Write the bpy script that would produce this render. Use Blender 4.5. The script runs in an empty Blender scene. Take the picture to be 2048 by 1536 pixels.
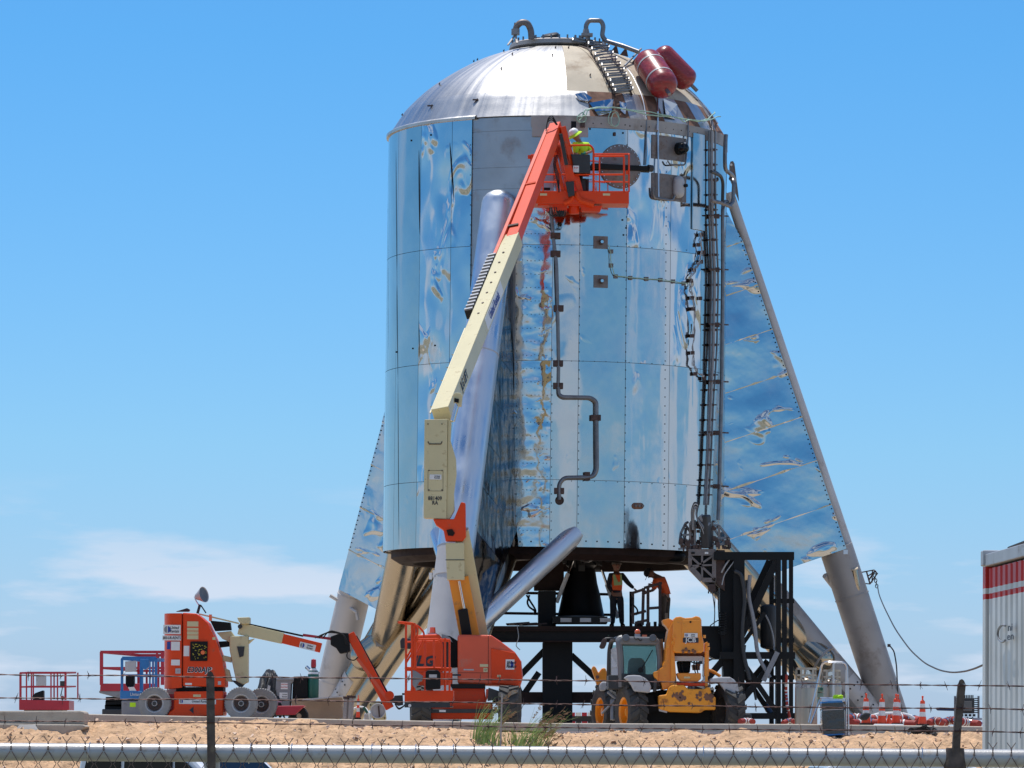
import bpy, bmesh, math, random
from mathutils import Vector, Matrix, noise
random.seed(7)
R = math.radians
sc = bpy.context.scene
COL = sc.collection
# ------------------------------------------------------------------ camera
FPX = 8715.0                                   # focal length in pixels of a 2048 wide frame
CAMZ = 1.85
PITCH = math.atan(712 / FPX)
ROLL = R(0.67)
cd = bpy.data.cameras.new('camera'); cam = bpy.data.objects.new('camera', cd); COL.objects.link(cam)
cd.sensor_width = 36; cd.lens = FPX / 2048 * 36; cd.clip_start = 0.5; cd.clip_end = 20000
CM = Matrix.Translation((0, 0, CAMZ)) @ Matrix.Rotation(math.pi / 2 + PITCH, 4, 'X') @ Matrix.Rotation(ROLL, 4, 'Z')
cam.matrix_world = CM
sc.camera = cam
sc.render.resolution_x = 1024; sc.render.resolution_y = 768
# ------------------------------------------------------------------ world: clear blue sky, fair-weather clouds low down
SUN_EL, SUN_AZ = 74.0, -25.0                   # azimuth measured from the view direction (+Y), negative = left
w = bpy.data.worlds.new('World'); sc.world = w; w.use_nodes = True
nt = w.node_tree; N = nt.nodes; L = nt.links; N.clear()
out = N.new('ShaderNodeOutputWorld'); bg = N.new('ShaderNodeBackground')
sky = N.new('ShaderNodeTexSky'); sky.sky_type = 'NISHITA'; sky.sun_disc = False
sky.sun_elevation = R(SUN_EL); sky.sun_rotation = R(SUN_AZ)
sky.air_density = 1.0; sky.dust_density = 0.0; sky.ozone_density = 3.0; sky.altitude = 0
bg.inputs['Strength'].default_value = 0.105
tc = N.new('ShaderNodeTexCoord'); sep = N.new('ShaderNodeSeparateXYZ')
L.new(tc.outputs['Generated'], sep.inputs[0])
tint = N.new('ShaderNodeMix'); tint.data_type = 'RGBA'; tint.blend_type = 'MULTIPLY'; tint.inputs[0].default_value = 1
# air colour falls from clear blue above to paler blue at the horizon
mr = N.new('ShaderNodeMapRange'); mr.inputs[1].default_value = 0.0; mr.inputs[2].default_value = 0.16; mr.clamp = True
L.new(sep.outputs['Z'], mr.inputs[0])
ramp = N.new('ShaderNodeValToRGB'); ramp.color_ramp.elements[0].color = (0.46, 0.64, 1.20, 1)
e_ = ramp.color_ramp.elements.new(0.16); e_.color = (0.54, 0.75, 1.22, 1)
e_ = ramp.color_ramp.elements.new(0.42); e_.color = (0.52, 0.84, 1.20, 1)
ramp.color_ramp.elements[-1].color = (0.38, 0.86, 1.24, 1)
L.new(mr.outputs[0], ramp.inputs[0])
L.new(sky.outputs[0], tint.inputs[6]); L.new(ramp.outputs[0], tint.inputs[7])
mp = N.new('ShaderNodeMapping'); mp.inputs['Scale'].default_value = (12.0, 12.0, 62.0); mp.inputs['Location'].default_value = (3.2, 3.3, 7.7)
L.new(tc.outputs['Generated'], mp.inputs[0])
cn = N.new('ShaderNodeTexNoise'); cn.inputs['Scale'].default_value = 1.0; cn.inputs['Detail'].default_value = 7; cn.inputs['Roughness'].default_value = 0.55
L.new(mp.outputs[0], cn.inputs['Vector'])
cr = N.new('ShaderNodeMapRange'); cr.inputs[1].default_value = 0.51; cr.inputs[2].default_value = 0.62
L.new(cn.outputs[0], cr.inputs[0])
el = N.new('ShaderNodeMapRange'); el.inputs[1].default_value = 0.034; el.inputs[2].default_value = 0.060; el.inputs[3].default_value = 1; el.inputs[4].default_value = 0.0
L.new(sep.outputs['Z'], el.inputs[0])
mu = N.new('ShaderNodeMath'); mu.operation = 'MULTIPLY'; L.new(cr.outputs[0], mu.inputs[0]); L.new(el.outputs[0], mu.inputs[1])
# higher clouds: broad fair-weather patches all round the sky, thinner toward +Y
mp2 = N.new('ShaderNodeMapping'); mp2.inputs['Scale'].default_value = (2.2, 2.2, 6.0); mp2.inputs['Location'].default_value = (11.5, 6.1, 3.2)
L.new(tc.outputs['Generated'], mp2.inputs[0])
cn2 = N.new('ShaderNodeTexNoise'); cn2.inputs['Scale'].default_value = 1.3; cn2.inputs['Detail'].default_value = 9
L.new(mp2.outputs[0], cn2.inputs['Vector'])
cr2 = N.new('ShaderNodeMapRange'); cr2.inputs[1].default_value = 0.50; cr2.inputs[2].default_value = 0.57
L.new(cn2.outputs[0], cr2.inputs[0])
fr = N.new('ShaderNodeMapRange'); fr.inputs[1].default_value = 0.80; fr.inputs[2].default_value = 0.45; fr.inputs[3].default_value = 0; fr.inputs[4].default_value = 0.85
L.new(sep.outputs['Y'], fr.inputs[0])
mu2 = N.new('ShaderNodeMath'); mu2.operation = 'MULTIPLY'; L.new(cr2.outputs[0], mu2.inputs[0]); L.new(fr.outputs[0], mu2.inputs[1])
mx = N.new('ShaderNodeMath'); mx.operation = 'MAXIMUM'; L.new(mu.outputs[0], mx.inputs[0]); L.new(mu2.outputs[0], mx.inputs[1])
cm = N.new('ShaderNodeMath'); cm.operation = 'MULTIPLY'; cm.inputs[1].default_value = 0.9; L.new(mx.outputs[0], cm.inputs[0])
mix = N.new('ShaderNodeMix'); mix.data_type = 'RGBA'; mix.inputs[7].default_value = (6.3, 7.2, 8.6, 1)
L.new(cm.outputs[0], mix.inputs[0]); L.new(tint.outputs[2], mix.inputs[6])
L.new(mix.outputs[2], bg.inputs['Color']); L.new(bg.outputs[0], out.inputs[0])
# ------------------------------------------------------------------ sun
sl = bpy.data.lights.new('sun', 'SUN'); sl.energy = 4.6; sl.angle = R(0.53); sl.color = (1, 0.965, 0.91)
so = bpy.data.objects.new('sun', sl); COL.objects.link(so)
sdir = Vector((math.cos(R(SUN_EL)) * math.sin(R(SUN_AZ)), math.cos(R(SUN_EL)) * math.cos(R(SUN_AZ)), math.sin(R(SUN_EL))))
so.rotation_euler = sdir.to_track_quat('Z', 'Y').to_euler()
sc.view_settings.view_transform = 'Standard'; sc.view_settings.look = 'None'
sc.view_settings.exposure = 0.0; sc.view_settings.gamma = 1; sc.view_settings.use_curve_mapping = False

# ------------------------------------------------------------------ geometry helpers
RC = CM.to_3x3(); CP = Vector((0, 0, CAMZ))
def ray(px, py): return (RC @ Vector(((px - 1024) / FPX, (768 - py) / FPX, -1))).normalized()
def P(px, py, Y):
    d = ray(px, py); return CP + d * (Y / d.y)
FR = {}
class MB:
    def __init__(s): s.v = []; s.f = []; s.m = []; s.k = 0
    def add(s, vs, fs):
        o = len(s.v); s.v += [Vector(a) for a in vs]
        for f in fs: s.f.append([i + o for i in f]); s.m.append(s.k)
        return s
    def box(s, c, sz, rot=None, taper=1.0):
        h = Vector(sz) / 2; vs = []
        for z in (-1, 1):
            t = taper if z > 0 else 1
            for x, y in ((-1, -1), (1, -1), (1, 1), (-1, 1)):
                q = Vector((x * h.x * t, y * h.y * t, z * h.z))
                if rot is not None: q = rot @ q
                vs.append(q + Vector(c))
        return s.add(vs, [(0, 3, 2, 1), (4, 5, 6, 7), (0, 1, 5, 4), (1, 2, 6, 5), (2, 3, 7, 6), (3, 0, 4, 7)])
    def bb(s, a, b):
        a = Vector(a); b = Vector(b)
        return s.box((a + b) / 2, [abs(x) for x in (b - a)])
    def beam(s, a, b, w, h, up=(0, 0, 1), w2=None, h2=None):
        a = Vector(a); b = Vector(b); d = (b - a).normalized(); up = Vector(up)
        if abs(d.dot(up)) > 0.999: up = Vector((0, 1, 0))
        sd = d.cross(up).normalized(); u = sd.cross(d)
        w2 = w if w2 is None else w2; h2 = h if h2 is None else h2; vs = []
        for p, ww, hh in ((a, w, h), (b, w2, h2)):
            for x, y in ((-1, -1), (1, -1), (1, 1), (-1, 1)): vs.append(p + sd * x * ww / 2 + u * y * hh / 2)
        return s.add(vs, [(0, 3, 2, 1), (4, 5, 6, 7), (0, 1, 5, 4), (1, 2, 6, 5), (2, 3, 7, 6), (3, 0, 4, 7)])
    def tube(s, pts, r, n=8, closed=False, cap=True):
        pts = [Vector(p) for p in pts]; m = len(pts); vs = []; fs = []
        rr = r if isinstance(r, (list, tuple)) else [r] * m
        pu = None
        for i, p in enumerate(pts):
            if closed: d = pts[(i + 1) % m] - pts[i - 1]
            else: d = pts[min(i + 1, m - 1)] - pts[max(i - 1, 0)]
            d.normalize()
            if pu is None: pu = Vector((0, 0, 1)) if abs(d.z) < 0.9 else Vector((1, 0, 0))
            u = pu - d * pu.dot(d)
            if u.length < 1e-4: u = d.orthogonal()
            u.normalize(); pu = u; t = d.cross(u)
            for k in range(n):
                a = 2 * math.pi * k / n; vs.append(p + (u * math.cos(a) + t * math.sin(a)) * rr[i])
        for i in range(m if closed else m - 1):
            j = (i + 1) % m
            for k in range(n):
                q = (k + 1) % n; fs.append((i * n + k, i * n + q, j * n + q, j * n + k))
        if cap and not closed: fs.append(tuple(range(n))[::-1]); fs.append(tuple((m - 1) * n + k for k in range(n)))
        return s.add(vs, fs)
    def capsule(s, a, b, r, n=24, ends=(1, 1), squash=1.0):
        a = Vector(a); b = Vector(b); d = (b - a).normalized(); pts = []; rr = []
        if ends[0]:
            for i in range(5):
                t = math.pi / 2 * i / 5; pts.append(a - d * r * squash * math.cos(t)); rr.append(max(r * math.sin(t), 0.002))
        pts.append(a); rr.append(r); pts.append(b); rr.append(r)
        if ends[1]:
            for i in range(4, -1, -1):
                t = math.pi / 2 * i / 5; pts.append(b + d * r * squash * math.cos(t)); rr.append(max(r * math.sin(t), 0.002))
        return s.tube(pts, rr, n)
    def lathe(s, prof, n=32, c=(0, 0, 0), axis=(0, 0, 1), a0=0, a1=360, close=False):
        c = Vector(c); ax = Vector(axis).normalized(); q = Vector((0, 0, 1)).rotation_difference(ax).to_matrix()
        full = abs(a1 - a0) >= 359.9; m = n if full else n + 1; vs = []; fs = []
        for i in range(m):
            a = R(a0 + (a1 - a0) * i / n)
            for r, z in prof: vs.append(c + q @ Vector((r * math.cos(a), r * math.sin(a), z)))
        k = len(prof)
        for i in range(n):
            j = (i + 1) % m
            for t in range(k - 1): fs.append((i * k + t, j * k + t, j * k + t + 1, i * k + t + 1))
            if close: fs.append((i * k + k - 1, j * k + k - 1, j * k, i * k))
        return s.add(vs, fs)
    def cyl(s, a, b, r, n=16, r2=None): return s.tube([a, b], [r, r if r2 is None else r2], n)
    def sphere(s, c, r, n=12, sz=(1, 1, 1), rot=None):
        vs = []; fs = []; m = n // 2
        for i in range(m + 1):
            t = math.pi * i / m
            for k in range(n):
                a = 2 * math.pi * k / n
                q = Vector((r * math.sin(t) * math.cos(a) * sz[0], r * math.sin(t) * math.sin(a) * sz[1], r * math.cos(t) * sz[2]))
                if rot is not None: q = rot @ q
                vs.append(Vector(c) + q)
        for i in range(m):
            for k in range(n):
                q = (k + 1) % n; fs.append((i * n + k, (i + 1) * n + k, (i + 1) * n + q, i * n + q))
        return s.add(vs, fs)
    def prism(s, pts, vec):
        pts = [Vector(p) for p in pts]; n = len(pts); vec = Vector(vec)
        nn = Vector((0, 0, 0))
        for i in range(n): nn += (pts[i] - pts[0]).cross(pts[(i + 1) % n] - pts[0])
        if nn.dot(vec) > 0: pts = pts[::-1]
        vs = pts + [p + vec for p in pts]
        fs = [tuple(range(n)), tuple(range(n, 2 * n))[::-1]]
        for i in range(n):
            j = (i + 1) % n; fs.append((i, n + i, n + j, j))
        return s.add(vs, fs)
    def pp(s, pix, Y, dep): # pixel outline standing at world distance Y, with real depth
        return s.prism([P(x, y, Y) for x, y in pix], (0, dep, 0))
    def grid(s, fn, nu, nv):
        vs = [fn(i / nu, j / nv) for j in range(nv + 1) for i in range(nu + 1)]
        fs = [(j * (nu + 1) + i, j * (nu + 1) + i + 1, (j + 1) * (nu + 1) + i + 1, (j + 1) * (nu + 1) + i) for j in range(nv) for i in range(nu)]
        return s.add(vs, fs)
    def build(s, name, mat, par=None, smooth=False, world=True, bevel=0, ang=35, label=None, kind=None, fix=True):
        vs = s.v
        if par is not None and world: inv = FR[par].inverted(); vs = [inv @ v for v in vs]
        me = bpy.data.meshes.new(name); me.from_pydata([tuple(v) for v in vs], [], s.f)
        mats = mat if isinstance(mat, (list, tuple)) else [mat]
        for m in mats: me.materials.append(m)
        if len(mats) > 1: me.polygons.foreach_set('material_index', s.m)
        if fix:
            b = bmesh.new(); b.from_mesh(me); bmesh.ops.recalc_face_normals(b, faces=b.faces); b.to_mesh(me); b.free()
        if smooth:
            me.polygons.foreach_set('use_smooth', [True] * len(me.polygons)); me.set_sharp_from_angle(angle=R(ang))
        me.update()
        o = bpy.data.objects.new(name, me); COL.objects.link(o)
        if par is not None: o.parent = par; FR[o] = FR[par]
        else: FR[o] = Matrix.Identity(4)
        if bevel:
            m = o.modifiers.new('bevel', 'BEVEL'); m.width = bevel; m.segments = 2; m.limit_method = 'ANGLE'; m.angle_limit = R(40)
        if label: o['label'] = label
        if kind: o['kind'] = kind
        return o
def thing(name, label, cat, loc, rotz=0, group=None):
    o = bpy.data.objects.new(name, None); COL.objects.link(o); o.empty_display_size = 0.2
    o.location = loc; o.rotation_euler = (0, 0, rotz); o['label'] = label; o['category'] = cat
    if group: o['group'] = group
    FR[o] = Matrix.Translation(Vector(loc)) @ Matrix.Rotation(rotz, 4, 'Z')
    return o
def tag(o, label, cat, group=None):
    o['label'] = label; o['category'] = cat
    if group: o['group'] = group
    return o
def kids(o): return [c for c in bpy.data.objects if c.parent == o]
def dup(root, loc, rotz=None, label=None, group=None, first=True):
    tree = []
    def cp(o, par):
        c = o.copy(); COL.objects.link(c)
        if par is not None: c.parent = par
        for k in kids(o): cp(k, c)
        return c
    r = cp(root, None); r.location = loc
    if rotz is not None: r.rotation_euler = (0, 0, rotz)
    if label: r['label'] = label
    if group: r['group'] = group
    return r
def arc(pts, rad=0.1, n=4):
    """round the corners of a polyline"""
    pts = [Vector(p) for p in pts]; o = [pts[0]]
    for i in range(1, len(pts) - 1):
        a, b, c = pts[i - 1], pts[i], pts[i + 1]; u = (a - b); v = (c - b)
        r = min(rad, u.length * 0.45, v.length * 0.45); u.normalize(); v.normalize()
        s0 = b + u * r; s1 = b + v * r
        for k in range(n + 1):
            t = k / n; o.append(s0 * (1 - t) ** 2 + b * 2 * t * (1 - t) + s1 * t * t)
    o.append(pts[-1]); return o
# ------------------------------------------------------------------ materials
def mat(name, col, rough=0.5, metal=0.0, var=0.15, vs=2.5, bump=0.0, bs=30, dirt=None, da=0.3, ds=4, coat=0, emit=None, stretch=None, spec=0.5):
    m = bpy.data.materials.new(name); m.use_nodes = True; n = m.node_tree.nodes; l = m.node_tree.links
    b = n['Principled BSDF']; b.inputs['Roughness'].default_value = rough; b.inputs['Metallic'].default_value = metal
    b.inputs['Specular IOR Level'].default_value = spec
    if coat: b.inputs['Coat Weight'].default_value = coat; b.inputs['Coat Roughness'].default_value = 0.12
    t = n.new('ShaderNodeTexCoord'); src = t.outputs['Object']
    if stretch:
        mm = n.new('ShaderNodeMapping'); mm.inputs['Scale'].default_value = stretch; l.new(src, mm.inputs[0]); src = mm.outputs[0]
    a = n.new('ShaderNodeTexNoise'); a.inputs['Scale'].default_value = vs; a.inputs['Detail'].default_value = 6; l.new(src, a.inputs['Vector'])
    r = n.new('ShaderNodeValToRGB'); r.color_ramp.elements[0].position = 0.3; r.color_ramp.elements[1].position = 0.7
    r.color_ramp.elements[0].color = [c * (1 - var) for c in col[:3]] + [1]; r.color_ramp.elements[1].color = [min(1, c * (1 + var)) for c in col[:3]] + [1]
    l.new(a.outputs[0], r.inputs[0]); cur = r.outputs[0]
    if dirt:
        d = n.new('ShaderNodeTexNoise'); d.inputs['Scale'].default_value = ds; d.inputs['Detail'].default_value = 9; d.inputs['Roughness'].default_value = 0.65; l.new(src, d.inputs['Vector'])
        k = n.new('ShaderNodeMapRange'); k.inputs[1].default_value = 0.62 - da * 0.3; k.inputs[2].default_value = 0.72; k.inputs[4].default_value = 0.85; l.new(d.outputs[0], k.inputs[0])
        x = n.new('ShaderNodeMix'); x.data_type = 'RGBA'; x.inputs[7].default_value = tuple(dirt) + (1,)
        l.new(k.outputs[0], x.inputs[0]); l.new(cur, x.inputs[6]); cur = x.outputs[2]
        rm = n.new('ShaderNodeMapRange'); rm.inputs[3].default_value = rough; rm.inputs[4].default_value = min(1, rough + 0.3); l.new(k.outputs[0], rm.inputs[0]); l.new(rm.outputs[0], b.inputs['Roughness'])
    l.new(cur, b.inputs['Base Color'])
    if bump:
        e = n.new('ShaderNodeTexNoise'); e.inputs['Scale'].default_value = bs; e.inputs['Detail'].default_value = 5; l.new(src, e.inputs['Vector'])
        q = n.new('ShaderNodeBump'); q.inputs['Strength'].default_value = 1; q.inputs['Distance'].default_value = bump; l.new(e.outputs[0], q.inputs['Height']); l.new(q.outputs[0], b.inputs['Normal'])
    if emit: b.inputs['Emission Color'].default_value = tuple(emit[:3]) + (1,); b.inputs['Emission Strength'].default_value = emit[3]
    return m
def foil(name, col, rough, lay, dent=None, jump=0.35):
    """mirror sheet steel: lay = list of (noise scale xyz, height in metres, detail)"""
    m = bpy.data.materials.new(name); m.use_nodes = True; n = m.node_tree.nodes; l = m.node_tree.links
    b = n['Principled BSDF']; b.inputs['Metallic'].default_value = 1; b.inputs['Base Color'].default_value = tuple(col) + (1,)
    t = n.new('ShaderNodeTexCoord'); prev = None
    inf = n.new('ShaderNodeObjectInfo'); ofs = n.new('ShaderNodeVectorMath'); ofs.operation = 'ADD'
    mul = n.new('ShaderNodeMath'); mul.operation = 'MULTIPLY'; mul.inputs[1].default_value = jump; l.new(inf.outputs['Random'], mul.inputs[0])
    l.new(t.outputs['Object'], ofs.inputs[0]); l.new(mul.outputs[0], ofs.inputs[1])
    for s, h, d in lay:
        mm = n.new('ShaderNodeMapping'); mm.inputs['Scale'].default_value = s; l.new(ofs.outputs[0], mm.inputs[0])
        a = n.new('ShaderNodeTexNoise'); a.inputs['Scale'].default_value = 1; a.inputs['Detail'].default_value = d; a.inputs['Roughness'].default_value = 0.4; l.new(mm.outputs[0], a.inputs['Vector'])
        q = n.new('ShaderNodeBump'); q.inputs['Strength'].default_value = 1; q.inputs['Distance'].default_value = h; l.new(a.outputs[0], q.inputs['Height'])
        if prev: l.new(prev, q.inputs['Normal'])
        prev = q.outputs[0]
    if dent:
        sc_, lo, h = dent; mm = n.new('ShaderNodeMapping'); mm.inputs['Scale'].default_value = sc_; l.new(ofs.outputs[0], mm.inputs[0])
        a = n.new('ShaderNodeTexNoise'); a.inputs['Scale'].default_value = 1; a.inputs['Detail'].default_value = 2; a.inputs['Distortion'].default_value = 0.6; l.new(mm.outputs[0], a.inputs['Vector'])
        k = n.new('ShaderNodeMapRange'); k.interpolation_type = 'SMOOTHSTEP'; k.inputs[1].default_value = lo; k.inputs[2].default_value = lo + .16; l.new(a.outputs[0], k.inputs[0])
        q = n.new('ShaderNodeBump'); q.inputs['Strength'].default_value = 1; q.inputs['Distance'].default_value = h; l.new(k.outputs[0], q.inputs['Height']); l.new(prev, q.inputs['Normal']); prev = q.outputs[0]
    l.new(prev, b.inputs['Normal'])
    g = n.new('ShaderNodeTexNoise'); g.inputs['Scale'].default_value = 1.3; g.inputs['Detail'].default_value = 8; l.new(ofs.outputs[0], g.inputs['Vector'])
    rr = n.new('ShaderNodeMapRange'); rr.inputs[1].default_value = 0.35; rr.inputs[2].default_value = 0.7; rr.inputs[3].default_value = rough; rr.inputs[4].default_value = rough * 2.2 + 0.05; l.new(g.outputs[0], rr.inputs[0]); l.new(rr.outputs[0], b.inputs['Roughness'])
    cr = n.new('ShaderNodeValToRGB'); cr.color_ramp.elements[0].color = [c * 0.88 for c in col] + [1]; cr.color_ramp.elements[1].color = [min(1, c * 1.08) for c in col] + [1]
    l.new(g.outputs[0], cr.inputs[0]); l.new(cr.outputs[0], b.inputs['Base Color'])
    return m
C = {}
def streaks(m, h=0.004):
    n = m.node_tree.nodes; l = m.node_tree.links; b = n['Principled BSDF']
    t = n.new('ShaderNodeTexCoord'); k = n.new('ShaderNodeVectorMath'); k.operation = 'MULTIPLY'; k.inputs[1].default_value = (1, 1, 0); l.new(t.outputs['Object'], k.inputs[0])
    q = n.new('ShaderNodeVectorMath'); q.operation = 'NORMALIZE'; l.new(k.outputs[0], q.inputs[0])
    z = n.new('ShaderNodeVectorMath'); z.operation = 'MULTIPLY_ADD'; z.inputs[1].default_value = (28, 28, 0); l.new(q.outputs[0], z.inputs[0])
    z2 = n.new('ShaderNodeVectorMath'); z2.operation = 'MULTIPLY'; z2.inputs[1].default_value = (0, 0, .5); l.new(t.outputs['Object'], z2.inputs[0]); l.new(z2.outputs[0], z.inputs[2])
    a = n.new('ShaderNodeTexNoise'); a.inputs['Scale'].default_value = 1; a.inputs['Detail'].default_value = 6; l.new(z.outputs[0], a.inputs['Vector'])
    e = n.new('ShaderNodeBump'); e.inputs['Distance'].default_value = h; l.new(a.outputs[0], e.inputs['Height'])
    if b.inputs['Normal'].is_linked: l.new(b.inputs['Normal'].links[0].from_socket, e.inputs['Normal'])
    l.new(e.outputs[0], b.inputs['Normal'])
    r = n.new('ShaderNodeMapRange'); r.inputs[1].default_value = .3; r.inputs[2].default_value = .7; r.inputs[3].default_value = .33; r.inputs[4].default_value = .46; l.new(a.outputs[0], r.inputs[0]); l.new(r.outputs[0], b.inputs['Roughness'])
    return m
C['flat'] = foil('mirror steel flat', (0.53, 0.525, 0.51), 0.05, [((0.6, 0.6, 0.45), 0.030, 1), ((2.4, 2.4, 1.3), 0.007, 2)], ((1.2, 1.2, .8), .66, .012))
C['vert'] = foil('mirror steel vertical ripples', (0.56, 0.56, 0.56), 0.05, [((1.7, 1.7, 0.16), 0.034, 2), ((2.5, 2.5, 1.2), 0.009, 2)], ((1.4, 1.4, .4), .60, .015))
C['crum'] = foil('mirror steel crumpled', (0.60, 0.61, 0.62), 0.04, [((0.9, 0.9, 0.45), 0.13, 1), ((3.0, 3.0, 1.4), 0.006, 1)], ((1.3, 1.3, .6), .54, .032))
C['ripp'] = foil('mirror steel rippled', (0.56, 0.57, 0.58), 0.045, [((1.5, 1.5, 2.2), 0.036, 1), ((4, 4, 5), 0.006, 1)], ((1.9, 1.9, 2.6), .63, .016))
C['fin'] = foil('mirror steel fin sheet', (0.56, 0.57, 0.565), 0.07, [((0.6, 0.6, 0.8), 0.075, 1), ((2.2, 2.2, 2.2), 0.008, 2)], ((.8, .8, 1.4), .585, .055))
C['dkfin'] = foil('crumpled steel with painted dark reflection', (0.12, 0.12, 0.125), 0.10, [((1.6, 1.6, 0.8), 0.12, 2), ((4, 4, 3), 0.02, 2)])  # dark reflections on the front fin and inner tube put into the base colour
C['sleeve'] = foil('satin steel sleeve', (0.62, 0.66, 0.71), 0.22, [((2.0, 2.0, 0.3), 0.01, 2)])
C['gold'] = foil('polished steel tube', (0.45, 0.385, 0.295), 0.15, [((0.9, 0.9, 0.9), 0.02, 1)])
C['bare'] = mat('bare rolled steel', (0.36, 0.37, 0.39), 0.33, 1, 0.12, 1.2, 0.004, 1.5, dirt=(0.3, 0.3, 0.31), da=0.2, ds=1.5)
C['dome'] = mat('brushed dome steel', (0.50, 0.49, 0.48), 0.33, 1, 0.12, 1.2, 0.0015, 9, dirt=(0.45, 0.44, 0.44), da=0.3, ds=1.2)
C['knuckle'] = mat('rolled knuckle steel', (0.52, 0.51, 0.50), 0.34, 1, 0.15, 1.4, 0.006, 2.2)
streaks(C['dome'], .0025); streaks(C['knuckle'], .004)
C['cream'] = mat('matte cream dome coating', (0.50, 0.42, 0.31), 0.75, 0, 0.14, 1.2, 0.002, 6, dirt=(0.30, 0.21, 0.14), da=0.3, ds=1.5)
C['rust'] = mat('rust stained steel', (0.20, 0.10, 0.065), 0.8, 0.1, 0.35, 3, 0.003, 20, dirt=(0.1, 0.045, 0.03), da=0.4)
C['dull'] = mat('dull grey steel', (0.36, 0.33, 0.31), 0.55, 0.35, 0.15, 0.9, 0.003, 6, dirt=(0.22, 0.18, 0.15), da=0.25, ds=1.3)
C['lightsteel'] = mat('pale grey mill steel', (0.52, 0.49, 0.47), 0.55, 0.25, 0.1, 1.0, 0.002, 6, dirt=(0.36, 0.32, 0.28), da=0.15, ds=1.5)
C['darkbrown'] = mat('dark red brown primer steel', (0.024, 0.011, 0.008), 0.7, 0, 0.3, 3, spec=.25, dirt=(0.02, 0.012, 0.01), da=0.4)
C['black'] = mat('black painted steel', (0.0045, 0.0045, 0.005), 0.5, 0, 0.3, 3, spec=.25)
C['rubber'] = mat('black rubber', (0.012, 0.012, 0.012), 0.8, 0, 0.25, 8)
C['greyrub'] = mat('dusty grey tyre rubber', (0.27, 0.265, 0.26), 0.85, 0, 0.15, 6, 0.002, 50)
C['tyre'] = mat('dusty dark tyre rubber', (0.055, 0.053, 0.050), 0.85, 0, 0.25, 5, dirt=(0.16, 0.14, 0.11), da=0.25, ds=6)
C['pipe'] = mat('conduit steel', (0.20, 0.20, 0.21), 0.4, 0.8, 0.2, 5)
C['bracket'] = mat('brown bracket steel', (0.075, 0.045, 0.038), 0.6, 0.2, 0.35, 9)
C['plate'] = mat('grey brown mount plate', (0.21, 0.18, 0.17), 0.5, 0.6, 0.25, 5, dirt=(0.12, 0.07, 0.045), da=0.4, ds=5)
C['chrome'] = mat('chrome rod', (0.62, 0.61, 0.6), 0.12, 1, 0.03)
C['orange'] = mat('orange lift paint', (0.74, 0.055, 0.002), 0.42, 0, 0.06, 1.5, spec=.3, coat=0.08, dirt=(0.42, 0.10, 0.05), da=0.12, ds=5)
C['orange2'] = mat('faded orange lift paint', (0.68, 0.085, 0.025), 0.42, 0, 0.08, 1.2, coat=0.25, dirt=(0.48, 0.17, 0.11), da=0.18, ds=3)
C['crml'] = mat('cream lift paint', (0.60, 0.52, 0.29), 0.45, 0, 0.05, 1.5, coat=0.2, dirt=(0.36, 0.27, 0.13), da=0.12, ds=6)
C['yellow'] = mat('yellow machine paint', (0.80, 0.27, 0.008), 0.38, 0, 0.06, 1.5, coat=0.3, dirt=(0.42, 0.17, 0.04), da=0.14, ds=5)
C['yrust'] = mat('worn yellow paint with rust', (0.80, 0.30, 0.012), 0.42, 0, 0.06, 1.5, dirt=(0.13, 0.03, 0.015), da=0.28, ds=5)
C['redp'] = mat('red rail paint', (0.42, 0.018, 0.035), 0.4, 0, 0.12, 3)
C['bluep'] = mat('blue machine paint', (0.02, 0.16, 0.42), 0.4, 0, 0.15, 3)
C['dgrey'] = mat('dark grey plastic', (0.028, 0.029, 0.031), 0.5, 0, 0.15, 5)
C['mgrey'] = mat('mid grey painted metal', (0.23, 0.235, 0.25), 0.5, 0, 0.12, 3, dirt=(0.12, 0.10, 0.08), da=0.15)
C['lgrey'] = mat('light grey painted metal', (0.42, 0.42, 0.43), 0.45, 0, 0.1, 3, dirt=(0.25, 0.22, 0.2), da=0.15)
C['alu'] = mat('aluminium tube', (0.6, 0.6, 0.62), 0.3, 1, 0.08, 4)
C['stainless'] = mat('stainless vessel steel', (0.42, 0.35, 0.28), 0.36, 1, 0.22, 2, stretch=(3, 3, 0.3))
C['white'] = mat('white print and plastic', (0.72, 0.72, 0.71), 0.5, 0, 0.05, 4)
C['ink'] = mat('dark ink print', (0.015, 0.018, 0.03), 0.5, 0, 0.05)
C['bluei'] = mat('blue ink print', (0.02, 0.05, 0.28), 0.5, 0, 0.05)
C['redi'] = mat('red ink print', (0.5, 0.02, 0.02), 0.5, 0, 0.05)
C['redv'] = mat('red composite vessel', (0.25, 0.018, 0.022), 0.34, 0, 0.3, 5, coat=0.25, dirt=(0.42, 0.14, 0.13), da=0.2, ds=9, stretch=(1, 1, 3))
C['galv'] = mat('galvanised pipe', (0.44, 0.43, 0.42), 0.34, 0.15, 0.08, 6, 0.0006, 120, dirt=(.30, .25, .20), da=.12, ds=14)
C['wire'] = mat('rusty brown wire', (0.10, 0.050, 0.045), 0.6, 0.4, 0.4, 60)
C['linkw'] = mat('weathered link wire', (0.17, 0.115, 0.10), 0.55, 0.5, 0.35, 25)
C['post'] = mat('weathered dark post steel', (0.10, 0.070, 0.055), 0.7, 0.1, 0.4, 25, 0.001, 80, dirt=(0.22, 0.17, 0.12), da=0.25, ds=30)
C['conc'] = mat('weathered concrete', (0.42, 0.36, 0.29), 0.85, 0, 0.12, 3, 0.01, 14, dirt=(0.25, 0.17, 0.12), da=0.15, ds=2)
C['conc2'] = mat('grey concrete', (0.34, 0.32, 0.30), 0.85, 0, 0.12, 1.5, 0.004, 14)
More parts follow.
